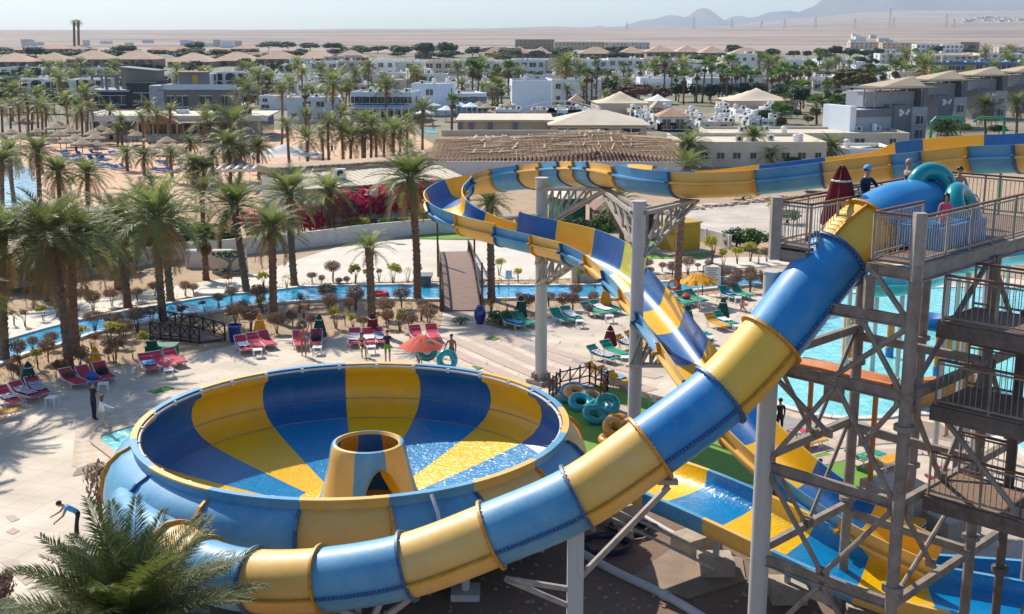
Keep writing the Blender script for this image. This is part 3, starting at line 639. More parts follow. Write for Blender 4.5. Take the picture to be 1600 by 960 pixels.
def surf(mb, prof, t0, t1, n, m=0, out=False, bul=False, fl=False):
    vs = []; k = len(prof)
    for i in range(n + 1):
        th = t0 + (t1 - t0) * i / n; bb = bulge(th - 1e-3) if bul else 0
        for q, (r, z) in enumerate(prof):
            f = min(1, max(0, (q - 2) / (k - 3))) if bul else 0
            vs.append(bp(r + bb * f ** .8, th, z - bb * .5 * f))
    fs = [(i * k + j, i * k + j + 1, (i + 1) * k + j + 1, (i + 1) * k + j) for i in range(n) for j in range(k - 1)]
    if out: fs = [f[::-1] for f in fs]
    mb.add(vs, fs, m)
for k in range(16):
    c = ('yellow', 'blue')[k % 2]; t0, t1 = EDG[k], EDG[k + 1]
    surf_mb = MB(); surf(surf_mb, IN, t0, t1, 8)
    surf_mb.build('inner_wall_panel', c + '_gloss', bowl, smooth=True, angle=0)
    m2 = MB(); surf(m2, INF, t0, t1, 8); m2.build('bowl_floor_panel', c + '_wet', bowl, smooth=True, angle=0)
    oc_ = c if k != 11 else 'blue'
    if k in (10,): oc_ = 'blue'
    if k in (12,): oc_ = 'blue'
    m3 = MB(); surf(m3, OUT, t0, t1, 8, out=True, bul=True); pn = m3.build('outer_panel', oc_ + '_faded', bowl, smooth=True, angle=30)
    rb = MB(); k2 = len(OUT) - 2; vs = []
    for th in (t0 - .35, t0 + .35):
        bb = bulge(th if th % 360 < 279 else 278)
        for dr in (0, .13):
            for q, (r, z) in enumerate(OUT[2:]):
                f = min(1, q / (len(OUT) - 3)); vs.append(bp(r + bb * f ** .8 + dr, th, z - bb * .5 * f + dr * .3))
    L_ = k2; fs = []
    for j in range(L_ - 1):
        a, b_, c_, d = j, L_ + j, 2 * L_ + j, 3 * L_ + j
        fs += [(a, a + 1, b_ + 1, b_), (c_, d, d + 1, c_ + 1), (b_, b_ + 1, d + 1, d)]
    rb.add(vs, fs); rb.build('rib', 'orange_edge' if c == 'yellow' else 'blue_edge', pn)
# seam lines on the inner wall and the water feed pipe round the rim
for (r, z) in ((7.74, 2.725), (6.88, 2.17)):
    m = MB(); m.tube([bp(r, a, z) for a in range(0, 361, 4)], .012, 4, cap=False); m.build('panel_seam', 'seam_grey', bowl)
m = MB(); m.tube([bp(7.14, a, RZ - .02) for a in range(0, 361, 4)], .045, 6, cap=False)
for a in range(0, 360, 12): m.box(bp(7.15, a, RZ - .02), (.12, .08, .16), rot=-R(a))
m.build('rim_pipe', 'rim_metal', bowl, smooth=True)
for k in range(16):
    m = MB(); surf(m, [(7.20, RZ + .055), (7.20, RZ + .09), (7.42, RZ + .09), (7.42, RZ + .03)], EDG[k], EDG[k + 1], 6)
    m.build('rim_cap', ('yellow', 'blue')[k % 2] + '_faded', bowl)
m = MB(); m.tube([bp(7.5, 155.5, RZ + .02), bp(8.0, 155.5, RZ - .35), bp(8.15, 155.5, RZ - .9), bp(8.2, 155.5, RZ - 1.5)], .06, 8); m.build('feed_pipe', 'rim_metal', bowl, smooth=True)
# floor round the cone, underside and legs
m = MB(); vs = []
for i in range(49): th = i * 7.5; a_ = R(th); vs += [bp(2.3, th, 1.18), Vector((BC.x + .45 + 1.02 * math.sin(a_), BC.y + 1.02 * math.cos(a_), 1.12))]
m.add(vs, [(2 * i, 2 * i + 1, 2 * i + 3, 2 * i + 2) for i in range(48)]); m.build('bowl_floor_centre', 'yellow_wet', bowl, smooth=True)
m = MB(); surf(m, [(7.3, RZ - 2.68), (6.0, 1.1), (3.0, .75), (0.1, .6)], 0, 360, 48, out=True); m.build('underside', 'blue_edge', bowl, smooth=True)
for a in range(20, 360, 40):
    m = MB(); m.tube([bp(6.2, a, 0), bp(6.2, a, 1.3)], .14, 10); m.box(bp(6.2, a, .15), (.9, .9, .3)); m.build('leg', 'pillar_white', bowl, smooth=True)
cone = None
prc = [(2.15, 1.17), (1.86, 1.30), (1.66, 1.75), (1.54, 2.2), (1.42, 2.7), (1.34, 3.1), (1.28, 3.42), (1.22, 3.52), (1.12, 3.54)]
pri = [(1.05, 3.44), (1.08, 3.3), (1.18, 2.9), (1.30, 2.3), (1.52, 1.17)]
CC = BC + Vector((.45, 0, 0))
def cp(r, th, z): a = R(th); return Vector((CC.x + r * math.sin(a), CC.y + r * math.cos(a), z))
ce = [-25, 20, 62, 102, 147, 194, 250, 290, 335]
funnel = empty('vortex_cone', (0, 0, 0)); funnel.parent = bowl
def archz(th):
    d = abs(th - 156) / 26
    return 0 if d >= 1 else 1.2 + 1.75 * math.sqrt(1 - d * d)
for q in range(8):
    c = ('blue', 'yellow')[q % 2]; t0, t1 = ce[q], ce[q + 1]; n = 16
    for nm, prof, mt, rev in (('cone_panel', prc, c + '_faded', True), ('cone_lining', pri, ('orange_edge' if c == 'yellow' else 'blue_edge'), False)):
        m = MB(); zs = [z for _, z in prof]
        def rad(z):
            P = sorted((zz, rr) for rr, zz in prof)
            for (z0, r0), (z1, r1) in zip(P, P[1:]):
                if z0 <= z <= z1: return r0 + (r1 - r0) * (z - z0) / max(1e-6, z1 - z0)
            return P[0][1] if z < P[0][0] else P[-1][1]
        vs = []; K = len(prof)
        for i in range(n + 1):
            th = t0 + (t1 - t0) * i / n; az = archz(th); P = prof if rev else prof[::-1]
            for r, z in P:
                if az and z < az: z = az + (z - 2.0) * 1e-3; r = rad(z)
                vs.append(cp(r, th, z))
        fs = [(i * K + j, i * K + j + 1, (i + 1) * K + j + 1, (i + 1) * K + j) for i in range(n) for j in range(K - 1)]
        m.add(vs, [f[::-1] for f in fs] if rev else fs)
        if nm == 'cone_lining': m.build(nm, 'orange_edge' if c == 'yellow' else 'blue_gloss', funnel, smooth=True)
        else: m.build(nm, mt, funnel, smooth=True)
m = MB(); rimv = [cp(r, a, z) for a in range(0, 361, 6) for r, z in ((1.12, 3.54), (1.05, 3.44))]
m.add(rimv, [(2 * i, 2 * i + 1, 2 * i + 3, 2 * i + 2) for i in range(60)]); m.build('cone_rim', 'yellow_faded', funnel, smooth=True)
m = MB(); aa = [130 + 52 * i / 20 for i in range(21)]
def cr(r_add, th):
    z = max(1.19, archz(th)); f = (z - 1.18) / 2.35; return cp(1.84 - .56 * f + r_add, th, z)
vs = [];
for a in aa:
    vs += [cr(.04, a), cr(-.75, 156 + (a - 156) * .7)]
m.add(vs, [(2 * i, 2 * i + 1, 2 * i + 3, 2 * i + 2) for i in range(20)])
m.build('exit_hood', 'yellow_gloss', funnel, smooth=True)
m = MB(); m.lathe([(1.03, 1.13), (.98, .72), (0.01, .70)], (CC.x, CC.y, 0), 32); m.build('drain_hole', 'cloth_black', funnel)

# ---------------------------------------------------------------- wide run-out flume from under the bowl
RP = [(985, 752, 40.8), (1070, 785, 38.8), (1160, 825, 37.3), (1245, 866, 36.2), (1330, 905, 35.4), (1430, 940, 34.9), (1540, 962, 34.7), (1700, 990, 34.5)]
rp = resample(catmull([Dp(*p) for p in RP], 8), 7 * 6); frr = frames(rp)
run = empty('runout_slide', (0, 0, 0), 0, 'wide shallow blue and yellow exit flume leading away from the bowl below the tower', 'water slide')
rc = ['yellow', 'blue', 'yellow', 'blue', 'yellow', 'blue', 'blue']
def rprof(A, h):
    w = .07
    i_ = [(-A, h), (-A + .03, .25), (-A + .25, .04), (-A * .5, 0), (0, 0), (A * .5, 0), (A - .25, .04), (A - .03, .25), (A, h)]
    o_ = [(A + .16, h), (A + .16, h - .07), (A + w, h - .08), (A + w, .2), (A - .15, -w), (-A + .15, -w), (-A - w, .2), (-A - w, h - .08), (-A - .16, h - .07), (-A - .16, h)]
    return i_ + o_, len(i_)
for k in range(7):
    pr, ni = rprof(1.45, .62); c = rc[k]
    mb = MB(); sweep(mb, frr[k * 6:k * 6 + 7], pr, [1 if j < ni - 1 else 0 for j in range(len(pr))])
    sg = mb.build('flume_segment', [c + '_faded', c + '_wet'], run, smooth=True, angle=50)
for i in (8, 16, 24):
    p, T, s, u = frr[i]
    m = MB(); q = p - s * 1.3; m.tube([(q.x, q.y, .5), (q.x, q.y, q.z)], .11, 10); m.box((q.x, q.y, .3), (1.1, 1.1, .6), m=1); m.box((q.x, q.y, q.z - .05), (.4, .4, .08))
    m.build('leg', ['pillar_white', 'concrete'], run, smooth=False)
m = MB(); p0, p1 = rp[2], rp[14]; m.beam(p0 + Vector((-1.2, -1.2, -.25)), p1 + Vector((-1.2, -1.2, -.3)), .07); m.beam(p0 + Vector((-1.2, -1.2, -.6)), p1 + Vector((-1.2, -1.2, -.7)), .07)
m.build('frame_rail', 'steel_pale', run)
# splash channel where both slides end
ch = MB(); chp = [Dp(1395, 925, 36.2), Dp(1500, 935, 35.6), Dp(1640, 945, 35.3), Dp(1900, 965, 35)]
frc = frames(resample(catmull(chp, 6), 16)); pr, ni = rprof(2.4, .7)
sweep(ch, [(p - Vector((0, 0, .45)), T, s, u) for p, T, s, u in frc], pr, [1 if j < ni - 1 else 0 for j in range(len(pr))])
tag(ch.build('splash_channel', ['blue_faded', 'blue_wet'], smooth=True, angle=50), 'broad wet blue channel at the foot of both open slides', 'water slide')

# ---------------------------------------------------------------- slide supports
def truss(m, a, b, dz, n=4, r=.06):
    a, b = Vector(a), Vector(b); m.beam(a, b, .14)
    a2 = a - Vector((0, 0, dz)); b2 = b - Vector((0, 0, .05)); m.beam(a2, b2, .12)
    for i in range(1, n):
        p = a.lerp(b, i / n); q = a2.lerp(b2, i / n); m.beam(p, q, .08); m.beam(a2.lerp(b2, (i - 1) / n), p, .08)
def pillar(px, pyb, Y, ztop, r, label, arms, base=None, sq=False):
    p = atY(px, pyb, Y); zb = 0.0; e = empty('support_pillar', (p.x, p.y, zb), 0, label, 'pillar', 'pillars carrying the slides')
    m = MB()
    if sq: m.box((0, 0, ztop / 2), (r * 1.8, r * 1.8, ztop))
    else: m.lathe([(r, 0), (r, ztop - .02), (r + .03, ztop), (r + .03, ztop + .05), (.01, ztop + .05)], n=20)
    m.build('shaft', 'pillar_white', e, smooth=not sq)
    m = MB(); m.lathe([(r + .45, 0), (r + .45, .28), (.01, .28)], n=4) if base else None
    if base: m.build('base', 'concrete', e)
    m = MB(); m.lathe([(r + .22, .28), (r + .22, .33), (r, .34)], n=16)
    for k in range(8):
        a = k * math.pi / 4; m.box(((r + .1) * math.cos(a), (r + .1) * math.sin(a), .46), (.18, .03, .3), rot=a)
    m.build('foot_flange', 'steel_pale', e)
    for (tx, tz, td, zz) in arms:       # target point relative, arm root height, truss depth
        m = MB(); T = Vector(tx) - Vector((p.x, p.y, 0)); a = Vector((0, 0, zz)); side = Vector((-T.y, T.x, 0)).normalized() * .28
        for sgn in (-1, 1):
            truss(m, a + side * sgn, T + side * sgn * .5, td)
        m.beam(a - side, a + side, .14); m.beam(T - side, T + side, .12)
        m.build('bracket', 'steel_pale', e)
    return e
def under(i, dz=.15): p = fro[i][0]; return (p.x, p.y, p.z - dz)
def idx(px, py, t): q = Dp(px, py, t); return min(range(len(fro)), key=lambda i: (fro[i][0] - q).length)
p1 = pillar(845, 600, 59.0, 10.4, .30, 'tall white round pillar between the river bridge and the bowl', [(under(idx(945, 272, 55.5)), 0, 1.9, 9.9), (under(idx(705, 325, 61)), 0, 1.7, 8.6), (under(idx(850, 381, 57.2), -.0), 0, .8, 7.0), (under(idx(900, 393, 55.8)), 0, 1.5, 6.6)], base=True)
p2 = pillar(990, 690, 46.5, 11.0, .27, 'tall white round pillar rising behind the tube beside the artificial grass', [(under(idx(1080, 280, 49.8)), 0, 1.7, 10.6), (under(idx(945, 272, 55.5)), 0, 1.2, 10.6), (under(idx(1060, 562, 46.2)), 0, 1.7, 6.2)])
p4 = pillar(898, 960, 27.9, 5.55, .22, 'square white post holding up the tube in front of the dark soil', [], sq=True)
m = MB()
A = Vector((p4.location.x, p4.location.y, 3.9)); m.beam(A, Dp(790, 905, 29.5), .12); m.beam(A - Vector((0, 0, .5)), Dp(790, 905, 29.5), .12)
m.beam(A + Vector((0, 0, .2)), Dp(1045, 760, 30), .13); m.box(Dp(1043, 752, 30), (.5, .25, .12)); m.beam(Dp(1040, 765, 30), Dp(1048, 735, 30), .1)
for v in m.v: pass
m.v = [tuple(Vector(v) - p4.location) for v in m.v]; m.build('bracket', 'steel_pale', p4)
# low struts under the tube near the bottom
sp = empty('support_pillar', G(560, 990), 0, 'low white steel trestle under the lowest bend of the tube', 'pillar', 'pillars carrying the slides'); m = MB()
o = sp.location
for a, b in ((Dp(560, 945, 30.1), Dp(560, 1010, 30.3)), (Dp(472, 950, 30.3), Dp(472, 1010, 30.4)), (Dp(640, 935, 30), Dp(575, 985, 30)), (Dp(530, 950, 30), Dp(600, 985, 30)), (Dp(600, 930, 29.9), Dp(570, 990, 30))):
    m.beam(Vector(a) - o, Vector(b) - o, .14)
m.beam(Vector(Dp(440, 952, 30.4)) - o, Vector(Dp(650, 930, 30)) - o, .12)
m.build('trestle_frame', 'steel_pale', sp)
# third pillar stands under the platform corner
pe = pillar(1190, 960, 29.4, 11.5, .25, 'thick white round pillar under the near corner of the slide platform', [])
pe.location = (6.6, 30.1, 0)

# ---------------------------------------------------------------- the tower
TN = Vector((9.28, 27.4, 0)); U = Vector((1, 1, 0)).normalized(); Wv = Vector((-1, 1, 0)).normalized()
def tp(u, w, z): p = TN + U * u + Wv * w; return Vector((p.x, p.y, z))
tower = empty('slide_tower', (0, 0, 0), 0, 'rusty grey steel slide tower with a railed platform and stairs', 'tower')
def tpart(name, mb, m, par=None, **k): return mb.build(name, m, par or tower, **k)
DZ = 12.2
def col(u, w, z0, z1, r=.155, m='steel'):
    mb = MB(); mb.tube([tp(u, w, z0), tp(u, w, z1)], r, 12)
    for z in (8.3, 4.2):
        if z < z1: mb.tube([tp(u, w, z - .06), tp(u, w, z + .06)], r + .1, 12)
    return tpart('column', mb, m, smooth=True)
col(0, 0, 0, DZ + .0); col(4.3, 0, 0, DZ - .3, .14); col(4.5, 3.8, 0, DZ - .3, .15); col(8.4, 0, 0, DZ - .3, .15); col(8.4, 3.8, 0, DZ - .3, .15)
col(1.2, -5.3, 0, 12, .13); col(4.4, -5.3, 0, 12, .13); col(2.9, -1.4, 0, 10.9, .11, 'steel_dark')
for u, w in ((0, 0), (0, 3.8)):
    mb = MB(); mb.beam(tp(u, w, DZ - .35), tp(u, w, DZ + 1.22), .26); tpart('corner_post', mb, 'steel_pale')
def ibeam(a, b, w=.15, h=.25, m='steel'):
    mb = MB(); a, b = Vector(a), Vector(b); up = Vector((0, 0, 1))
    for dz in (-h / 2, h / 2): mb.beam(a + up * dz, b + up * dz, w, .035)
    mb.beam(a, b, .05, h - .04); return tpart('beam', mb, m)
def box_beam(a, b, w=.16, h=.22, m='steel'):
    mb = MB(); mb.beam(a, b, w, h); return tpart('beam', mb, m)
for z in (10.85, 9.05, 6.35, 3.75):
    ibeam(tp(0, .16, z), tp(0, 3.6, z))
ibeam(tp(0, .16, DZ - .22), tp(0, 1.12, DZ - .22)); ibeam(tp(0, 2.88, DZ - .22), tp(0, 3.6, DZ - .22)); ibeam(tp(.1, 2.86, DZ - .2), tp(2.5, 2.86, DZ - .2), .12, .24)
for z in (9.05, 6.35, 3.75):
    box_beam(tp(.16, 0, z), tp(4.2, 0, z)); box_beam(tp(4.3, 0, z), tp(8.4, 0, z))
    box_beam(tp(.2, 3.8, z + .25), tp(4.4, 3.8, z + .25)); box_beam(tp(4.4, .2, z), tp(4.5, 3.7, z))
ibeam(tp(.16, 0, DZ - .2), tp(9, 0, DZ - .2), .22, .36, 'steel_pale'); ibeam(tp(.16, 3.8, DZ - .2), tp(9, 3.8, DZ - .2), .22, .36)
for u in (2.6, 4.4, 6.6, 8.8): ibeam(tp(u, .12, DZ - .24), tp(u, 3.7, DZ - .24), .14, .26, 'steel_dark')
mb = MB(); mb.beam(tp(0, 1.15, DZ - .4), tp(0, 1.15, 11.0), .22); tpart('column', mb, 'steel')
def brace(a, b, r=.07, m='steel'):
    mb = MB(); mb.tube([a, b], r, 8)
    for q in (a, b): mb.box(q, (.28, .05, .24), rot=math.pi * .75)
    return tpart('brace', mb, m, smooth=True)
for (w0, z0, w1, z1) in ((.1, 10.7, 1.95, 9.15), (1.25, 10.7, .15, 9.15), (1.1, 12.0, .15, 10.95), (1.9, 8.9, 3.7, 6.45), (1.8, 8.9, .15, 6.45), (3.7, 8.9, 2.0, 7.7), (3.65, 6.2, 1.95, 4.0), (.12, 6.2, 1.85, 4.0), (1.95, 3.6, 3.65, 1.4), (1.85, 3.6, .12, 1.4), (.15, 8.9, 1.0, 7.7)):
    brace(tp(-.02, w0, z0), tp(-.02, w1, z1))
mb = MB(); mb.box(tp(0, 1.9, 8.72), (.55, .06, .36), rot=math.pi * .75); mb.box(tp(0, 1.9, 3.4), (.6, .06, .5), rot=math.pi * .75); tpart('gusset', mb, 'steel')
for (u0, z0, u1, z1) in ((3.9, 11.8, .25, 9.2), (4.1, 11.8, 6.3, 9.2), (.25, 8.9, 2.1, 6.5), (4.1, 8.9, 2.2, 6.5), (4.1, 6.2, .3, 3.95), (.2, 6.2, 2.0, 4.2), (4.5, 9.0, 6.2, 6.6)):
    brace(tp(u0, 0, z0), tp(u1, 0, z1))
for (u0, z0, u1, z1) in ((.3, 9.2, 2.3, 6.7), (4.3, 9.2, 2.4, 6.7), (.3, 6.5, 2.2, 4.1), (4.2, 6.5, 2.4, 4.1)):
    brace(tp(u0, 3.8, z0), tp(u1, 3.8, z1), .06)
# platform floor, railings
mb = MB()
for i in range(58):
    for w0, w1 in (((.05, 1.15), (2.85, 3.75)) if i < 15 else ((.05, 3.75),)): mb.box(tp(.08 + i * .155, (w0 + w1) / 2, DZ), (.14, w1 - w0, .05), M=Matrix.Rotation(math.pi / 4, 3, 'Z'))
tpart('platform_floor', mb, 'deck_wood')
def railing(a, b, name='railing', h=1.1, m='steel_pale', step=.125, cap='rail_brown', posts=1.25, i0=0):
    a, b = Vector(a), Vector(b); L = (b - a).length; mb = MB(); up = Vector((0, 0, 1))
    mb.beam(a + up * .12, b + up * .12, .04, .05); mb.beam(a + up * (h - .07), b + up * (h - .07), .04, .04)
    n = max(1, round(L / step))
    for i in range(1, n): p = a.lerp(b, i / n); mb.beam(p + up * .12, p + up * (h - .07), .016)
    n = max(1, round(L / posts))
    for i in range(i0, n + 1): p = a.lerp(b, i / n); mb.beam(p, p + up * h, .05)
    r = tpart(name, mb, m); mb = MB(); mb.beam(a + up * (h + .02), b + up * (h + .02), .08, .05); mb.build('handrail', cap, r); return r
railing(tp(.05, .1, DZ), tp(.05, 1.15, DZ)); railing(tp(.1, 1.16, DZ), tp(2.5, 1.16, DZ), i0=1); railing(tp(0.15, 0, DZ), tp(9, 0, DZ))
railing(tp(.05, 2.85, DZ), tp(.05, 3.7, DZ)); railing(tp(.1, 2.84, DZ), tp(2.5, 2.84, DZ), i0=1); railing(tp(.2, 3.8, DZ), tp(9, 3.8, DZ)); railing(tp(9.06, .05, DZ), tp(9, 3.75, DZ))
# starting tub of the tube slide
mb = MB(); q = tp(3.3, 1.2, DZ + .3); mb.box(q, (2.6, 1.5, .55), rot=math.pi / 4); mb.box(q + Vector((0, 0, .29)), (2.3, 1.2, .05), rot=math.pi / 4, m=1); tpart('start_tub', mb, ['blue_tube', 'blue_wet'])
# stair tower beside it
for z, wa, wb in ((10.75, -.15, -5.6), (8.7, -.15, -5.6), (6.4, -.15, -5.6)):
    mb = MB()
    for i in range(12):
        mb.box(tp(1.0 + .085 + i * .165, (wa + wb) / 2, z), (.155, abs(wa - wb), .05), M=Matrix.Rotation(math.pi / 4, 3, 'Z'))
    fl = tpart('landing', mb, 'deck_wood')
    mb = MB(); mb.beam(tp(1.0, wa, z - .2), tp(1.0, wb, z - .2), .14, .36); mb.beam(tp(2.95, wa, z - .2), tp(2.95, wb, z - .2), .12, .26); mb.build('edge_beam', 'steel_dark', fl)
    railing(tp(1.0, -.25, z), tp(1.0, -5.4, z), m='steel', step=.14); railing(tp(2.95, -.1, z), tp(2.95, -1.5, z), m='steel', step=.14)
def stairs(u0, z0, u1, z1, w0, w1):
    mb = MB(); n = max(6, round((z1 - z0) / .19))
    for i in range(n):
        f = (i + .5) / n; mb.box(tp(u0 + (u1 - u0) * f, (w0 + w1) / 2, z0 + (z1 - z0) * f + .05), (abs(u1 - u0) / n * 1.15, abs(w1 - w0) - .1, .045), M=Matrix.Rotation(math.pi / 4, 3, 'Z'), m=0)
    st = tpart('staircase', mb, 'steel_dark')
    for w in (w0, w1):
        mb = MB(); mb.beam(tp(u0, w, z0), tp(u1, w, z1), .06, .28); mb.build('stringer', 'steel_dark', st)
        mb = MB(); a, b = tp(u0, w, z0 + 1.05), tp(u1, w, z1 + 1.05); mb.beam(a, b, .05); nn = 16
        for i in range(nn + 1): p = a.lerp(b, i / nn); mb.beam(p, p - Vector((0, 0, 1.0)), .018)
        mb.build('handrail', 'steel', st)
stairs(3.0, 8.7, 6.3, 10.75, -3.5, -5.1); stairs(3.0, 6.4, 6.3, 8.7, -1.8, -3.3); stairs(3.0, 3.9, 6.3, 6.4, -3.5, -5.1); stairs(3.0, 1.5, 6.3, 3.9, -1.8, -3.3); stairs(3.0, 10.75, 5.6, 12.2, -1.8, -3.3)
for z in (10.75, 8.7, 6.4, 3.9):
    mb = MB(); mb.box(tp(7.1, -3.4, z), (1.5, 3.6, .08), M=Matrix.Rotation(math.pi / 4, 3, 'Z')); tpart('half_landing', mb, 'steel_dark')
    box_beam(tp(1.0, -5.3, z - .45), tp(4.4, -5.3, z - .45), .12, .2, 'steel_dark')
for z in (9.5, 7.2, 4.9): brace(tp(1.0, -5.3, z), tp(4.4, -5.3, z - 2.0), .06, 'steel_dark')
brace(tp(1.0, -.4, 8.5), tp(1.0, -2.4, 6.6), .07); brace(tp(1.0, -5.2, 10.5), tp(1.0, -2.6, 6.6), .07); brace(tp(1.0, -2.6, 6.3), tp(1.0, -5.1, 4.1), .07)
brace(tp(1, -5.2, 8.5), tp(1, -2.8, 6.7), .06)
for u, w in ((1.2, -5.3), (2.9, -1.4), (4.4, -1.0)):
    p = tp(u, w, 0); mb = MB(); mb.box((p.x, p.y, .45), (1.5, 1.5, .9), rot=.5); tpart('footing', mb, 'concrete')
# ---------------------------------------------------------------- vegetation
def frond(mb, rg, base, az, e0, droop, L, nl, ll, lw, stem, fine=False, twist=0.0, leafm=0):
    d0 = Vector((math.cos(az), math.sin(az), 0)); side = Vector((-math.sin(az), math.cos(az), 0)); n = 9
    P = [Vector(base)]; T = []
    for i in range(n):
        s = (i + .5) / n; e = e0 - droop * s ** 1.25; t = d0 * math.cos(e) + Vector((0, 0, 1)) * math.sin(e) + side * twist * s
        t.normalize(); T.append(t); P.append(P[-1] + t * (L / n))
    T.append(T[-1])
    mb.tube(P[::2] + [P[-1]], [stem * (1 - .8 * i / 5) for i in range(len(P[::2]) + 1)], 3, m=1, cap=False)
    for k in range(nl):
        s = .12 + .88 * (k + rg.random() * .6) / nl; f = s * n; i = min(n - 1, int(f)); p = P[i].lerp(P[i + 1], f - i); t = T[i]
        up = side.cross(t) * -1
        if up.z < 0: up = -up
        l = ll * (0.45 + 1.1 * math.sin(math.pi * min(1, s * .85 + .15)) ** .8) * (1 - .35 * s) * rg.uniform(.8, 1.15)
        for sg in (-1, 1):
            dr = (t * (.55 + .5 * s) + side * sg * .85 + up * rg.uniform(.05, .5)).normalized()
            tip = p + dr * l
            a = t * (lw * .5)
            if fine:
                mid = p + dr * l * .5 + up * lw * .4; tip = tip - Vector((0, 0, l * .16)); w2 = up.cross(dr) * lw * .5
                mb.add([p - a * .6, p + a * .6, mid + w2, mid - w2, tip], [(0, 1, 2, 3), (3, 2, 4)], leafm)
            else:
                tip -= Vector((0, 0, l * .12)); mb.add([p - a, p + a, tip], [(0, 1, 2)], leafm)
def date_crown(seed, nf, nl, ll=.17, lw=.02, fine=False, dry=.12, emin=-22, twist=.25, droop=(40, 75)):
    rg = random.Random(seed); mb = MB()
    for i in range(nf):
        q = (i + .5) / nf; e = R(86 - (86 - emin) * q ** .8 + rg.uniform(-6, 6)); az = i * 2.399963 + rg.uniform(-.2, .2)
        dryf = q > 1 - dry
        if dryf: e -= R(30)
        frond(mb, rg, (math.cos(az) * .03, math.sin(az) * .03, .02 - .06 * q), az, e, R(rg.uniform(*droop)) * (1 - .25 * q), rg.uniform(.88, 1.08) * (1 if q > .1 else .8), nl, ll, lw, .007, fine, twist, 2 if dryf else 0)
    # leaf bases
    for i in range(26):
        a = i * 2.4; z = -.02 - .10 * i / 26; mb.tube([(math.cos(a) * .03, math.sin(a) * .03, z - .05), (math.cos(a) * .085, math.sin(a) * .085, z + .05)], [.022, .008], 4, m=3)
    me = mb.build('crown', ['foliage_palm', 'frond_stem', 'frond_dry', 'palm_trunk'])
    me2 = me.data; bpy.data.objects.remove(me); return me2
def fan_crown(seed, nf=26, nb=9, skirt=14):
    rg = random.Random(seed); mb = MB()
    for i in range(nf + skirt):
        sk = i >= nf; q = (i + .5) / nf if not sk else 1
        e = R(80 - 95 * q + rg.uniform(-8, 8)) if not sk else R(rg.uniform(-80, -55)); az = i * 2.4 + rg.uniform(-.2, .2)
        d = Vector((math.cos(az) * math.cos(e), math.sin(az) * math.cos(e), math.sin(e))); side = Vector((-math.sin(az), math.cos(az), 0)); up = side.cross(d)
        if up.z < 0: up = -up
        pl = rg.uniform(.38, .55) * (1 if not sk else .6); c = d * pl; mt = 2 if sk else (0 if rg.random() > .06 else 2)
        mb.tube([(0, 0, -.02), c], .008, 3, m=1, cap=False)
        for b in range(nb):
            a = R(-80 + 160 * b / (nb - 1)); dd = (d * math.cos(a) + side * math.sin(a)).normalized(); l = rg.uniform(.42, .55) * (1 - .25 * abs(a) / 1.4) * (1 if not sk else .8)
            tip = c + dd * l - Vector((0, 0, l * .22)) + up * .03; w = d.cross(up) if False else dd.cross(up) * .045; mid = c + dd * l * .55 + up * .03
            mb.add([c, mid + w, tip, mid - w], [(0, 1, 2, 3)], mt)
    o = mb.build('crown', ['foliage_fan', 'frond_stem', 'frond_dry']); me = o.data; bpy.data.objects.remove(o); return me
CR_BIG = date_crown(99, 74, 74, .19, .010, True, .04, 4, .15, (25, 60))
CR_NEAR = [date_crown(i, 54, 38, .17, .022, False, .13, -26 + 8 * (i % 3), .35 - .3 * (i % 3), (45, 95)) for i in (1, 2, 3, 4)]
CR_UP = [date_crown(i, 34, 36, .16, .020, False, .12, 5, .25, (50, 90)) for i in (11, 12)]
CR_MID = [date_crown(i, 34, 18, .20, .036, False, .16, -12, .3, (45, 95)) for i in (21, 22, 23, 24)]
CR_FAR = [date_crown(i, 30, 9, .26, .085, False, .15, -20, .2) for i in (31, 32)]
FAN = [fan_crown(i) for i in (41, 42, 43)]
def trunk_mesh(top, r0, r1, near, seed, bend=.0, red=False):
    rg = random.Random(seed); h = top.length; n = max(6, int(h / (.16 if near else .7))); pts = []; rs = []
    side = Vector((rg.uniform(-1, 1), rg.uniform(-1, 1), 0)) * bend * h
    for i in range(n + 1):
        f = i / n; pts.append(top * f + side * math.sin(f * math.pi)); r = r0 + (r1 - r0) * f
        r *= 1 + .35 * max(0, 1 - f * h / .6) * .5
        if f > .86: r *= 1 + (f - .86) * 2.2
        rs.append(r * (1 + (.08 if i % 2 else -.06) * (1 if near else .5) + rg.uniform(-.03, .03)))
    mb = MB(); mb.tube(pts, rs, 12 if near else 7)
    if near:        # cut leaf-base stubs
        for k in range(int(h * 9)):
            f = k / (h * 9); i = f * n; j = int(i); p = pts[j].lerp(pts[min(n, j + 1)], i - j); a = k * 2.4; r = r0 + (r1 - r0) * f
            d = Vector((math.cos(a), math.sin(a), 0)); mb.tube([p + d * r * .85, p + d * (r * 1.22) + Vector((0, 0, .10))], [.055, .03], 4)
    return mb
PC = [0]
